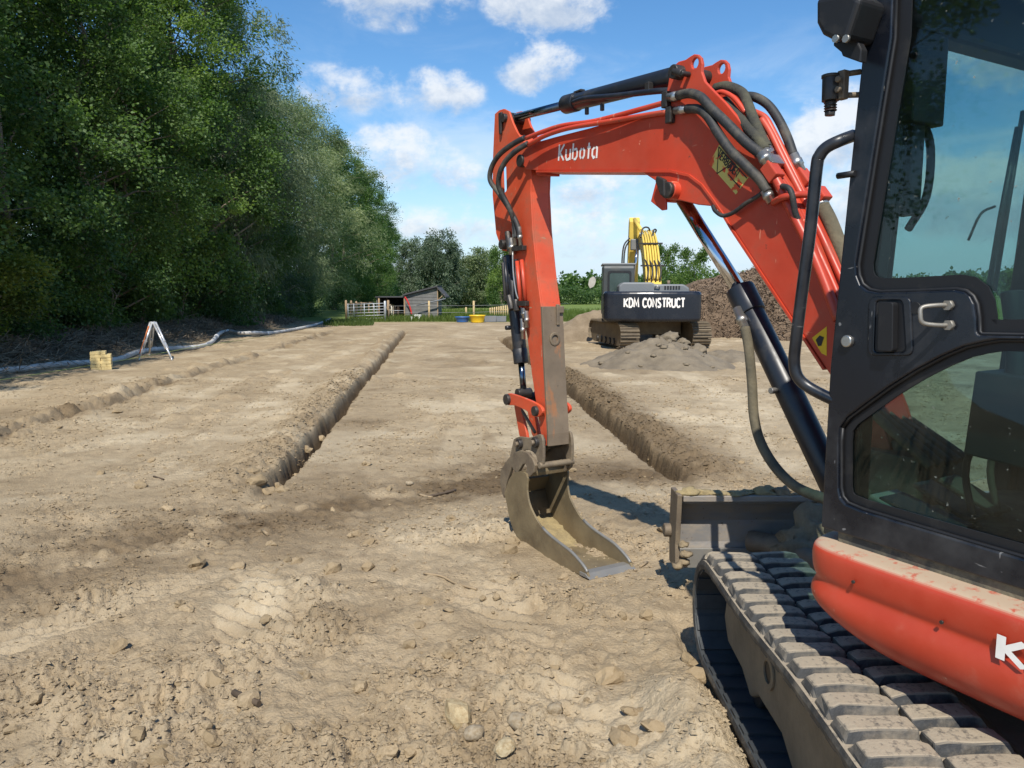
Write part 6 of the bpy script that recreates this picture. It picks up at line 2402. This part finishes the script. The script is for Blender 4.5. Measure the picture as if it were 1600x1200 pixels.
def crown_mesh(name, mat, H, Rd, n_clump, n_leaf, lsize, lw, seed, base=.05, droop=0.0, prof=1.0, spread=.42, skew=0.0):
    """leaf by leaf crown: clumps spread through an uneven ovoid volume"""
    g = np.random.default_rng(seed)
    # leafy boughs (lobes) on an uneven ovoid, clumps of leaves on their outer and upper side
    n_lobe = max(8, n_clump // 11)
    lh = base + (.97 - base) * (np.arange(n_lobe) + g.uniform(0, 1, n_lobe)) / n_lobe
    la = np.arange(n_lobe) * 2.399 + g.normal(0, .35, n_lobe)
    env = np.sin(np.pi * np.clip((lh - base * .6) / (1.06 - base * .6), 0, 1) ** .72) ** .58 * prof + .06
    lr = Rd * env * g.uniform(.50, .86, n_lobe)
    LC = np.stack([lr * np.cos(la), lr * np.sin(la), lh * H], 1)
    ls_ = Rd * g.uniform(.26, .46, n_lobe) * (.6 + .5 * env)
    li = g.integers(0, n_lobe, n_clump)
    dv = g.normal(0, 1, (n_clump, 3)) + np.stack([np.cos(la[li]), np.sin(la[li]), np.full(n_clump, .7)], 1) * .8
    dv /= np.linalg.norm(dv, axis=1)[:, None]
    C = LC[li] + dv * (ls_[li] * np.clip(g.beta(4, 1.2, n_clump), .3, 1))[:, None] * np.array([1, 1, 1.15])
    inner = g.random(n_clump) < .16
    C[inner] *= np.array([.45, .45, 1])
    C[:, 2] = np.clip(C[:, 2], .1, None)
    cs = g.uniform(.55, 1.35, n_clump) * spread
    ct = np.clip(.42 + .22 * g.normal(0, 1, n_lobe)[li] + .14 * g.normal(0, 1, n_clump), 0, 1)
    n = n_clump * n_leaf
    idx = np.repeat(np.arange(n_clump), n_leaf)
    off = g.normal(0, 1, (n, 3)) * cs[idx][:, None] * np.array([1, 1, .78])
    P = C[idx] + off
    if droop:
        P[:, 2] -= droop * np.abs(g.normal(0, 1, n)) * cs[idx]
    P[:, 2] = np.maximum(P[:, 2], .12)
    # leaf direction: outwards, drooping
    out = P - np.array([0, 0, H * .5])
    out[:, 2] *= .3
    out /= np.linalg.norm(out, axis=1)[:, None] + 1e-6
    D = out * .8 + g.normal(0, .65, (n, 3))
    D[:, 2] -= .25 + droop * 1.6
    D /= np.linalg.norm(D, axis=1)[:, None]
    S = np.cross(D, g.normal(0, 1, (n, 3)) + np.array([0, 0, 1.2]))
    S /= np.linalg.norm(S, axis=1)[:, None] + 1e-6
    Nn = np.cross(D, S)
    L_ = lsize * g.uniform(.65, 1.35, n)
    W = L_ * lw
    tip = P + D * L_[:, None] - Nn * (L_ * .12)[:, None]
    m1 = P + D * (L_ * .48)[:, None] + S * W[:, None]
    m2 = P + D * (L_ * .48)[:, None] - S * W[:, None]
    V = np.stack([P, m1, tip, m2], 1).reshape(-1, 3)
    F_ = np.arange(n * 4).reshape(-1, 4)
    me = np_mesh(name, V, F_, mat)
    tint = np.clip(ct[idx] + g.normal(0, .2, n), 0, 1)
    at = me.attributes.new('tint', 'FLOAT', 'POINT')
    at.data.foreach_set('value', np.repeat(tint, 4).astype(np.float32))
    return me, C


def trunk_mesh(name, H, C, seed, r0=.17, stems=1, limbs=26):
    rs_ = random.Random(seed)
    mb_ = MB()
    for s_ in range(stems):
        ox, oy = (rs_.uniform(-.5, .5), rs_.uniform(-.5, .5)) if stems > 1 else (0, 0)
        pts = [Vector((ox, oy, -.3))]
        n_ = 9
        for k in range(1, n_):
            pts.append(Vector((ox * 1.5 + rs_.uniform(-.18, .18) * k * .4, oy * 1.5 + rs_.uniform(-.18, .18) * k * .4, H * .9 * k / (n_ - 1))))
        rr = [r0 * (1 - .9 * k / (n_ - 1)) for k in range(n_)]
        mb_.tube(pts, rr, 8)
        ids = rs_.sample(range(len(C)), min(limbs // stems, len(C)))
        for i in ids:
            e_ = Vector(C[i])
            zz = max(.5, e_.z - rs_.uniform(.6, 2.2))
            f_ = min(.98, zz / (H * .9)) * (n_ - 1)
            k = int(f_)
            b_ = pts[k].lerp(pts[min(k + 1, n_ - 1)], f_ - k)
            mid_ = b_.lerp(e_, .55) + Vector((rs_.uniform(-.2, .2), rs_.uniform(-.2, .2), rs_.uniform(.0, .35)))
            r_ = max(.012, rr[k] * .38)
            mb_.tube([b_, mid_, e_], [r_, r_ * .6, r_ * .2], 5, False)
    return mb_.mesh(name, M['bark'])


KIND = {}
for key, mat, H_, Rd, nc, nl, ls, lw_, sd, kw in (
        ('dark1', 'leaf_dark', 14, 3.3, 400, 165, .105, .36, 31, dict(base=.03, spread=.27)),
        ('dark2', 'leaf_dark', 14, 3.5, 400, 165, .10, .38, 32, dict(base=.02, spread=.28)),
        ('mid1', 'leaf_mid', 14, 3.2, 400, 165, .105, .36, 33, dict(base=.03, spread=.27)),
        ('willow1', 'leaf_willow', 14, 3.5, 360, 125, .20, .10, 34, dict(base=.05, droop=.35, spread=.31)),
        ('willow2', 'leaf_willow', 14, 3.3, 360, 125, .20, .10, 35, dict(base=.05, droop=.3, spread=.31)),
        ('farwillow', 'leaf_willow', 8, 3.0, 330, 60, .34, .16, 44, dict(base=.03, droop=.2, spread=.30)),
        ('small1', 'leaf_mid', 6, 2.2, 170, 75, .16, .38, 36, dict(base=.06, spread=.26)),
        ('shrub1', 'leaf_dark', 3.0, 1.5, 95, 130, .085, .36, 37, dict(base=.02, spread=.22)),
        ('shrub2', 'leaf_yellow', 3.4, 1.5, 95, 130, .09, .34, 38, dict(base=.02, spread=.23))):
    me, C_ = crown_mesh('crown', M[mat], H_, Rd, nc, nl, ls, lw_, sd, **kw)
    tm_ = trunk_mesh('trunk', H_, C_, sd, .17 if H_ > 8 else (.10 if H_ > 4 else .03), 1 if H_ > 4 else 4, 40 if H_ > 8 else 22)
    KIND[key] = (me, tm_, H_)


def tree(kind, x, y, h_, label, group=None, width=1.0, rz=None, cat='tree', name='broadleaf_tree', z=None):
    me, tm_, H_ = KIND[kind]
    k = h_ / H_
    o = empty(name, (x, y, (gh(x, y) if z is None else z) - .1), random.uniform(0, 6.28) if rz is None else rz)
    o.scale = (k * width, k * width, k)
    link('crown', me, o)
    link('trunk' if cat == 'tree' else 'stems', tm_, o)
    return tag(o, label, cat, group)


def row_x(y):
    return -12.3 - .085 * y


G_ROW = 'trees in the row along the left side of the site'
ORD = ['first', 'second', 'third', 'fourth', 'fifth', 'sixth', 'seventh', 'eighth', 'ninth', 'tenth', 'eleventh', 'twelfth', 'thirteenth', 'fourteenth', 'fifteenth', 'sixteenth', 'seventeenth', 'eighteenth']
LOOK = {'d': 'dark green broadleaf tree', 'm': 'fresh green broadleaf tree', 'w': 'silvery grey-green willow'}
spec = [(5.5, 'dark1', 13, 1), (9.8, 'dark2', 14, 1), (14.0, 'dark1', 13.5, 1), (18.2, 'mid1', 13.5, 1.0), (22.4, 'dark2', 15, 1.0), (26.8, 'mid1', 14.6, 1.0), (31.0, 'mid1', 16.5, 1.0),
        (35.6, 'dark1', 18.5, .92), (40.2, 'willow1', 19.6, .86), (45, 'mid1', 13.4, 1.0), (50, 'willow2', 15.0, 1.05), (56.5, 'willow1', 16.0, 1.05), (63.5, 'willow2', 17.6, 1.1),
        (72, 'willow1', 18.6, 1.1), (82, 'dark2', 17.4, 1.1), (93, 'dark1', 17.0, 1.15), (107, 'dark2', 17.0, 1.2), (124, 'mid1', 16.0, 1.2), (144, 'dark1', 15.5, 1.3), (170, 'dark2', 15.5, 1.3)]
for i, (y, kd, h_, wd_) in enumerate(spec):
    if i < 3:  # row carried on out of view, put in for the shade it casts
        lab = 'dark tree of the left row, %s one beside the photographer, left of the view' % ORD[i]
    elif i == 3:
        lab = 'fresh green broadleaf tree at the left edge, nearest of the row in view'
    else:
        lab = '%s, %s tree of the left row counted from the left edge' % (LOOK[kd[0]], ORD[i - 3])
    tree(kd, row_x(y) + random.uniform(-.6, .4), y, h_, lab, G_ROW, wd_, name='willow_tree' if 'w' in kd[:4] else 'broadleaf_tree')
# second row, seen only through the gaps and above
for i, (y, kd, h_) in enumerate(((16, 'dark2', 15), (21, 'dark1', 16), (26, 'dark2', 16), (31.5, 'dark1', 16.5), (38, 'dark2', 16), (46, 'dark1', 15.5), (54, 'dark2', 15.5), (64, 'dark1', 15))):
    tree(kd, row_x(y) - 4.4 + random.uniform(-.6, .6), y, h_, 'dark tree standing behind the front trees of the left row', 'second row of trees on the left', 1.1)
# low shrubs closing the foot of the row
for i, (y, dx, kd, h_) in enumerate(((17.6, 1.5, 'shrub2', 2.9), (20, .5, 'shrub1', 2.8), (22.8, .3, 'shrub1', 2.7), (25.5, .4, 'shrub1', 3.0), (29, .3, 'shrub1', 2.8), (33, .2, 'shrub1', 3.2),
                                     (37.5, .4, 'shrub1', 3.0), (42, .5, 'shrub1', 3.0), (47, .4, 'shrub1', 3.2), (53, .6, 'shrub1', 3.2), (59.5, .6, 'shrub1', 3.2))):
    tree(kd, row_x(y) + dx, y, h_, 'yellowish green shrub at the left edge in front of the dark trees' if kd == 'shrub2' else 'dark shrub at the foot of the left trees, %s from the yellowish shrub' % ORD[i - 1],
         None if kd == 'shrub2' else 'shrubs at the foot of the tree row', 1.15, cat='shrub', name='shrub')
# trees beyond the shelter
for px, d, tp_, kd, wd_, lab in ((655, 105, 380, 'farwillow', .8, 'grey-green tree closing the far end of the row above the shelter'),
                                 (690, 88, 368, 'farwillow', .80, 'tall grey-green willow behind the field shelter roof'),
                                 (716, 100, 398, 'farwillow', 1.1, 'rounded grey-green willow between the tall willow and the yellow tub'),
                                 (743, 92, 394, 'farwillow', 1.15, 'broad grey-green willow above the yellow tub'),
                                 (772, 104, 418, 'farwillow', 1.4, 'low grey-green willow left of the orange arm'),
                                 (782, 60, 386, 'small1', .55, 'slender sapling just left of the orange arm'),
                                 (1036, 62, 384, 'small1', .62, 'dark leafy tree beside the yellow boom of the large excavator'),
                                 (1081, 58, 389, 'small1', .70, 'light green tree behind the wood heap')):
    x = gx(px, d)
    tree(kd, x, d, gz(tp_, d) - gh(x, d), lab, None, wd_, name='willow_tree' if 'w' in kd[:4] else 'broadleaf_tree')


# far wood as one mass
def far_wood(name, x0, x1, y0, y1, h0, h1, n, ls, mat, seed):
    g = np.random.default_rng(seed)
    nc = n // 60
    cx = g.uniform(x0, x1, nc)
    cy = g.uniform(y0, y1, nc)
    hh = h0 + (h1 - h0) * (.5 + .5 * np.sin(cx * .21 + seed) * np.cos(cx * .083)) * g.uniform(.75, 1.1, nc)
    cz = hh * g.beta(1.6, 1.1, nc)
    idx = np.repeat(np.arange(nc), 60)
    n = len(idx)
    P = np.stack([cx, cy, cz], 1)[idx] + g.normal(0, 1, (n, 3)) * np.array([1.1, 1.1, .8]) * h1 * .11
    P[:, 2] = np.maximum(P[:, 2], .05) - .46
    D = g.normal(0, 1, (n, 3))
    D /= np.linalg.norm(D, axis=1)[:, None]
    S = np.cross(D, g.normal(0, 1, (n, 3)))
    S /= np.linalg.norm(S, axis=1)[:, None]
    L_ = ls * g.uniform(.6, 1.4, n)
    V = np.stack([P, P + D * (L_ * .5)[:, None] + S * (L_ * .35)[:, None], P + D * L_[:, None], P + D * (L_ * .5)[:, None] - S * (L_ * .35)[:, None]], 1).reshape(-1, 3)
    me = np_mesh(name, V, np.arange(n * 4).reshape(-1, 4), mat)
    t_ = np.clip(g.normal(.45, .25, nc), 0, 1)[idx]
    at = me.attributes.new('tint', 'FLOAT', 'POINT')
    at.data.foreach_set('value', np.repeat(np.clip(t_ + g.normal(0, .15, n), 0, 1), 4).astype(np.float32))
    return link(name, me)


o = far_wood('distant_wood', -60, 190, 230, 262, 5.0, 8.2, 42000, 1.15, M['leaf_dark'], 51)
tag(o, 'distant dark wood closing the horizon', 'wood', kind='stuff')
o = far_wood('hedge_thicket', -18, 70, 112, 122, 1.6, 3.8, 60000, .30, M['leaf_mid'], 52)
tag(o, 'green thicket beyond the meadow', 'thicket', kind='stuff')

# meadow grass near the gate and behind the fence
rgs = np.random.default_rng(77)


def blades(n, xs, ys, hl, mat, name, label):
    P = np.stack([xs, ys, ghs(xs, ys)], 1)
    az = rgs.uniform(0, 2 * np.pi, n)
    h_ = rgs.uniform(hl[0], hl[1], n)
    ln = rgs.normal(0, .28, (n, 2)) * h_[:, None]
    S = np.stack([np.cos(az), np.sin(az), np.zeros(n)], 1) * (.012 + .012 * rgs.random(n))[:, None]
    T = P + np.stack([ln[:, 0], ln[:, 1], h_], 1)
    Mv = P + np.stack([ln[:, 0] * .35, ln[:, 1] * .35, h_ * .6], 1)
    V = np.stack([P + S, P - S, Mv - S * .8, T, Mv + S * .8], 1).reshape(-1, 3)
    F_ = np.arange(n * 5).reshape(-1, 5)
    me = np_mesh(name, V, F_, mat)
    at = me.attributes.new('tint', 'FLOAT', 'POINT')
    at.data.foreach_set('value', np.repeat(np.clip(rgs.normal(.5, .25, n), 0, 1), 5).astype(np.float32))
    return tag(link(name, me), label, 'grass', kind='stuff')


M['grass'] = leaf_mat('grass_blades', (.070, .115, .020), (.18, .235, .06), (1.3, 1.4, .6))
n = 9000
ys_ = 47.5 - 7 * rgs.random(n) ** 1.8
xs_ = rgs.uniform(-.245, -.18, n) * ys_
pxx = 800 + 1200 * xs_ / ys_ + rgs.normal(0, 7, n)
k = (np.abs(pxx - 546) < 42 * rgs.random(n) ** .6) & (ys_ > 42 + .05 * (576 - pxx) * 0 + 2.5 * np.abs(rgs.normal(0, 1, n)))
xs_, ys_ = xs_[k], ys_[k]
blades(len(xs_), xs_, ys_, (.06, .36), M['grass'], 'grass_tuft', 'strip of bright green grass in front of the field gate')
n = 24000
ys_ = 49.5 + np.abs(rgs.normal(0, .8, n)) + 26 * rgs.random(n) ** 1.8
xs_ = rgs.uniform(-.21, .30, n) * ys_
blades(n, xs_, ys_, (.15, .5), M['grass'], 'meadow_grass', 'green meadow grass behind the site')

# shredded brush and dead branches on the bank below the trees
def brush_pts(n):
    y = 9 + 40 * rg.random(n) ** 1.5
    x = -9.35 - .085 * y + rg.normal(-1.15, .85, n)
    x = np.minimum(x, -9.0 - .085 * y + .35 * rg.normal(0, 1, n))
    return np.stack([x, y, ghs(x, y) + np.abs(rg.normal(0, .10, n))], 1)


V, F_ = sticks(17000, brush_pts, (.12, .75), (.005, .016), rg, .03, .33)
o = link('brush_litter', np_mesh('brush_litter', V, F_, M['brush']))
tag(o, 'dark tangle of shredded branches on the bank under the trees', 'brush', kind='stuff')

# ================================================================== THINGS ON THE LEFT
def on_ground(px, py):
    """ground point under a pixel of the photograph (found along the sight line)"""
    r = ray(px, py)
    c = Vector((0, 0, CAM_H))
    k = (-.15 - CAM_H) / r.z
    for _ in range(6):
        p = c + r * k
        k = (gh(p.x, p.y) - CAM_H) / r.z * .7 + k * .3
    p = c + r * k
    p.z = gh(p.x, p.y)
    return p


# wrapped drain pipe
M['geotex'] = worn('grey_pipe_wrap', (.52, .505, .47), .85, dirt=(.27, .235, .185), dirt_lo=.48, dirt_hi=.7, dirt_amt=.75, scale=3, var=.15, bump_s=.6)
M['tape'] = worn('pale_tape', (.66, .66, .64), .5, scale=5, bump_s=0)
pp = [(-120, 596), (-60, 589), (0, 582), (45, 577), (90, 571), (130, 569), (165, 566), (190, 561), (212, 552), (240, 547), (272, 545), (310, 541), (330, 535), (343, 525), (357, 521), (376, 524), (400, 523), (420, 520), (448, 516), (478, 510), (500, 504), (516, 497)]
pts = []
for i, (px, py) in enumerate(pp):
    p = on_ground(px, py + 3)
    p.z += .07 + (.10 if 12 < i < 17 else 0)
    pts.append(p)
sp = spline(pts, 7)
o0 = pts[8].copy()
m_ = MB().tube([p - o0 for p in sp], [.072 + .006 * math.sin(i * 1.7) for i in range(len(sp))], 12)
pipe = m_.build('drain_pipe', M['geotex'])
pipe.location = o0
tag(pipe, 'long grey wrapped drain pipe lying along the foot of the trees', 'pipe')
for i in (58, 88, 97, 118):
    if i + 1 < len(sp):
        MB().tube([sp[i] - o0, sp[i + 1] - o0], .082, 12).build('tape_band', M['tape'], pipe)
# builder's string
M['string'] = worn('yellow_green_string', (.42, .46, .12), .7, scale=9, bump_s=0)
q = [on_ground(a, b) + Vector((0, 0, h_)) for a, b, h_ in ((-40, 604, .06), (20, 594, .05), (120, 578, .05), (215, 566, .12), (305, 548, .12), (420, 527, .05))]
m_ = MB().tube([p - q[0] for p in q], .007, 6)
o = m_.build('builders_string', M['string'])
o.location = q[0]
tag(o, 'thin yellow-green builders string stretched along the drain pipe', 'string')
# tripod
M['alu'] = worn('aluminium', (.66, .66, .65), .42, metal=.55, dirt=(.4, .35, .28), scale=7, dirt_amt=.5, bump_s=0)
M['orange_tape'] = worn('orange_strip', (.68, .20, .06), .6, scale=7, bump_s=0)
f1, f2, f3 = on_ground(216.5, 563), on_ground(233, 557), on_ground(269.5, 563)
ctr = (f1 + f2 + f3) / 3
tri = empty('survey_tripod', ctr)
tag(tri, 'aluminium surveying tripod with orange strip standing beside the pipe', 'tripod')
top_ = at_depth(239, 503.5, ctr.y)
for i, f_ in enumerate((f1, f2, f3)):
    a = f_ - ctr
    b = top_ - ctr + (f_ - ctr).normalized() * .06
    d = (b - a).normalized()
    w_ = Vector((0, 0, 1)).cross(d).normalized()
    for sg in (-1, 1):
        lg = MB().tube([a.lerp(b, .30) + w_ * .03 * sg, b + w_ * .035 * sg], .026, 8).build('leg_rail', M['alu'], tri)
    MB().tube([a.lerp(b, .06), a.lerp(b, .52)], .025, 8).build('leg', M['alu'], tri)
    MB().box(a.lerp(b, .50), (.11, .05, .05)).build('leg_clamp', M['alu'], tri, .006)
    MB().tube([a + Vector((0, 0, -.02)), a.lerp(b, .08)], [.008, .028], 8).build('foot', M['alu'], tri)
    if i == 0:
        MB().tube([a.lerp(b, .18) + Vector((-.018, -.03, 0)), a.lerp(b, .9) + Vector((-.018, -.03, 0))], .016, 6).build('orange_strip', M['orange_tape'], tri)
MB().tube([top_ - ctr + Vector((0, 0, -.05)), top_ - ctr + Vector((0, 0, .01))], .095, 16).build('head', M['alu'], tri, .008)
# stack of yellow pavers
M['paver'] = worn('yellow_paver', (.72, .56, .26), .85, dirt=(.52, .38, .17), dirt_lo=.4, dirt_hi=.75, dirt_amt=.6, scale=8, var=.15, bump_s=.4)
sb = on_ground(151, 577)
stack = empty('paver_stack', (sb.x, sb.y + .22, gh(sb.x, sb.y + .2) - .02), R(24))
tag(stack, 'small stack of yellow paving bricks beside the grey pipe', 'brick stack')
brk = MB().box((0, 0, 0), (.205, .102, .068)).mesh('brick', M['paver'])
for ly in range(6):
    for i in range(2):
        for j in range(4):
            if ly == 5 and (i, j) in ((1, 0), (0, 3), (1, 3)):
                continue
            o = link('brick', brk, stack, .007, 2)
            jx, jy = random.uniform(-.006, .006), random.uniform(-.006, .006)
            if ly % 2 == 0:
                o.location = (-.105 + .210 * i + jx, -.159 + .106 * j + jy, .036 + .0705 * ly)
            else:
                o.location = (-.159 + .106 * j + jx, -.105 + .210 * i + jy, .036 + .0705 * ly)
                o.rotation_euler = (0, 0, R(90))
            o.rotation_euler.z += random.uniform(-.03, .03)

# ================================================================== STONES, CLODS, TWIGS on the ground
def rock_mesh(seed, mat, amp, sub=2, flat=False, facet=.0):
    bm = bmesh.new()
    bmesh.ops.create_icosphere(bm, subdivisions=sub, radius=1)
    from mathutils import noise as mn
    off = Vector((seed * 7.3, seed * 3.1, seed * 1.7))
    for v in bm.verts:
        k = 1 + amp * mn.fractal(v.co * 1.3 + off, 1.0, 2.0, 3) + amp * .35 * mn.noise(v.co * 4 + off)
        v.co *= k
    rs_ = random.Random(seed)
    for _ in range(5 if facet else 0):        # flat broken faces
        n_ = Vector((rs_.gauss(0, 1), rs_.gauss(0, 1), rs_.gauss(0, 1))).normalized()
        d_ = rs_.uniform(.55, .8)
        for v in bm.verts:
            e_ = v.co.dot(n_) - d_
            if e_ > 0:
                v.co -= n_ * e_ * .92
    me = bpy.data.meshes.new('clod')
    bm.to_mesh(me)
    bm.free()
    me.polygons.foreach_set('use_smooth', [not flat] * len(me.polygons))
    me.materials.append(mat)
    return me


def clod_mat(name, lo, hi, sp):
    m, nt, out = new_mat(name)
    p = nt.nodes.new('ShaderNodeBsdfPrincipled')
    p.inputs['Roughness'].default_value = .95
    p.inputs['Specular IOR Level'].default_value = .15
    nt.links.new(p.outputs[0], out.inputs[0])
    oi = nt.nodes.new('ShaderNodeObjectInfo')
    c = mixc(nt, oi.outputs['Random'], lo, hi)
    c = mixc(nt, noise_fac(nt, 2.2, .42, .62, 7, .7), c, sp)
    nt.links.new(c, p.inputs['Base Color'])
    nt.links.new(bump(nt, noise_fac(nt, 4.5, 0, 1, 6, .75), .6, .012), p.inputs['Normal'])
    return m


M['clod'] = clod_mat('dry_clod', (.26, .192, .112), (.40, .305, .19), (.30, .225, .132))
M['stone_pale'] = clod_mat('pale_limestone', (.47, .375, .22), (.52, .44, .29), (.36, .26, .14))
M['stone_grey'] = clod_mat('dusty_stone', (.31, .25, .17), (.42, .35, .25), (.27, .205, .125))
CM = [rock_mesh(k, M['clod'], .55, 2, True, .1) for k in range(8)]
ST = [rock_mesh(30 + k, M['stone_grey'], .22, 2, False, .1) for k in range(3)]
SP = [rock_mesh(40 + k, M['stone_pale'], .20, 2, True, .1) for k in range(2)]


def lay(me, name, px, py, wpx, hk=.62, rz=None, sink=.25):
    p = on_ground(px, py)
    d = p.y
    r_ = wpx / 1200 * d / 2
    o = link(name, me, ground)
    o.location = (p.x, p.y, p.z + r_ * hk * (1 - 2 * sink))
    o.scale = (r_, r_ * random.uniform(.7, 1.0), r_ * hk)
    o.rotation_euler = (random.uniform(-.25, .25), random.uniform(-.25, .25), random.uniform(0, 6.28) if rz is None else rz)
    return o


lay(SP[0], 'stone', 716, 1118, 64, .75, sink=.36)
lay(SP[1], 'stone', 790, 1190, 42, .8, sink=.36)
lay(ST[0], 'stone', 740, 1150, 38, .8)
lay(ST[1], 'stone', 811, 1138, 48, .7)
lay(ST[2], 'stone', 866, 1112, 32, .7)
lay(ST[0], 'stone', 640, 758, 14, .7)
for i, (px, py, w_) in enumerate(((970, 1160, 52), (950, 1060, 60), (372, 890, 34), (565, 1075, 30), (310, 885, 44), (387, 1100, 46), (355, 1128, 24), (185, 1010, 34), (118, 1068, 40), (520, 890, 36), (575, 890, 26),
                                  (233, 940, 22), (282, 946, 20), (415, 975, 24), (705, 812, 20), (573, 727, 22), (184, 645, 16), (340, 868, 22), (1010, 965, 30), (985, 1115, 30), (1075, 1040, 34), (1090, 1065, 44),
                                  (402, 757, 34), (418, 772, 30), (440, 768, 22), (432, 742, 26), (396, 740, 22), (460, 716, 26), (478, 690, 22), (500, 668, 20), (448, 735, 16), (412, 748, 18), (800, 850, 26), (795, 862, 34), (880, 905, 24), (60, 1100, 30), (330, 1160, 36), (640, 1010, 30), (480, 1060, 24), (610, 1180, 34), (1040, 830, 30))):
    lay(CM[i % 8], 'clod', px, py, w_, random.uniform(.45, .7), sink=.3)
# more clods scattered over the loose soil (each its own piece)
rc = random.Random(99)
cl_ = []
while len(cl_) < 235:
    y = 2.2 + 9.5 * rc.random() ** 1.7
    x = rc.uniform(-.72, .32) * y
    if x > .52 and y < 4.6:
        continue
    if abs(x - .45) < .35 and abs(y - 4.1) < .4:
        continue
    sz = .010 + .038 * rc.random() ** 3.2
    if y > 5.5:
        sz *= 1.3
    cl_.append((x, y, sz))
zz_ = ghs([c[0] for c in cl_], [c[1] for c in cl_])
for (x, y, sz), z_ in zip(cl_, zz_):
    o = link('clod', CM[rc.randrange(8)], ground)
    o.location = (x, y, float(z_) + sz * .12)
    o.scale = (sz, sz * rc.uniform(.65, 1), sz * rc.uniform(.45, .75))
    o.rotation_euler = (rc.uniform(-.4, .4), rc.uniform(-.4, .4), rc.uniform(0, 6.28))


# crumbs: too many to count, one piece of stuff
def crumbs(n, g):
    y = 1.9 + 13 * g.random(n) ** 2.2
    x = g.uniform(-.78, .62, n) * (y + .2)
    # gather in patches and along the trench lips
    keep = (fbm(x, y, 1.1, 3, 45) + .25 * g.random(n)) > .10
    keep |= g.random(n) < .07
    x, y = x[keep], y[keep]
    k = len(x) // 7
    yy = g.uniform(5.8, 16, k)
    s_ = g.random(k) < .5
    xx = np.where(s_, trench_left(yy) - .12 - np.abs(g.normal(0, .28, k)), trench_right(yy) + .12 + np.abs(g.normal(0, .3, k)))
    x = np.concatenate([x, xx])
    y = np.concatenate([y, yy])
    n = len(x)
    z = ghs(x, y)
    s = (.0016 + .0095 * g.random(n) ** 4.0) * (1 + .13 * y)
    base = np.array([[1, 0, 0], [0, 1, 0], [-1, 0, 0], [0, -1, 0], [0, 0, .8], [0, 0, -.6]], float)
    ang = g.uniform(0, 2 * np.pi, n)
    ca, sa = np.cos(ang), np.sin(ang)
    B = base[None] * (1 + .25 * g.normal(0, 1, (n, 6, 1))) * np.stack([np.ones(n), g.uniform(.6, 1, n), g.uniform(.55, .9, n)], 1)[:, None, :] + g.normal(0, .14, (n, 6, 3))
    V = np.stack([B[..., 0] * ca[:, None] - B[..., 1] * sa[:, None], B[..., 0] * sa[:, None] + B[..., 1] * ca[:, None], B[..., 2]], -1)
    V = V * s[:, None, None] + np.stack([x, y, z + s * .2], 1)[:, None, :]
    f = np.array([[0, 1, 4], [1, 2, 4], [2, 3, 4], [3, 0, 4], [1, 0, 5], [2, 1, 5], [3, 2, 5], [0, 3, 5]])
    F_ = (np.arange(n)[:, None, None] * 6 + f[None]).reshape(-1, 3)
    return V.reshape(-1, 3), F_


V, F_ = crumbs(165000, np.random.default_rng(5))
CRM = np_mesh('soil_crumbs', V, F_, SOIL)
_, dm_, pl_, gr_ = ground_fields(V[::6, 0], V[::6, 1])
for nm_, ar_ in (('damp', dm_), ('pale', pl_ * .6), ('grass', gr_ * 0)):
    CRM.attributes.new(nm_, 'FLOAT', 'POINT').data.foreach_set('value', np.repeat(ar_, 6).astype(np.float32))
o = link('soil_crumbs', CRM, ground)
tag(o, kind='stuff')
# twigs
M['twig'] = worn('dry_twig', (.30, .22, .13), .85, dirt=(.16, .12, .08), scale=14, bump_s=.3)
M['root'] = worn('dark_root', (.085, .058, .036), .85, scale=14, bump_s=.3)
for pts_, r_, mt in (([(662, 899), (690, 903), (712, 914), (745, 929)], .0065, 'twig'), ([(668, 779), (690, 774), (712, 768)], .011, 'root'), ([(655, 775), (668, 779), (676, 778)], .010, 'twig'),
                     ([(100, 806), (112, 812)], .008, 'twig'), ([(410, 829), (418, 838)], .010, 'twig'), ([(240, 746), (256, 751)], .008, 'root'), ([(365, 1088), (405, 1106)], .012, 'root'),
                     ([(1000, 888), (1012, 880)], .006, 'twig')):
    P_ = [on_ground(a, b) + Vector((0, 0, r_ * 1.3)) for a, b in pts_]
    m_ = MB().tube(spline(P_, 4) if len(P_) > 2 else P_, r_, 6)
    m_.build('twig', M[mt], ground)
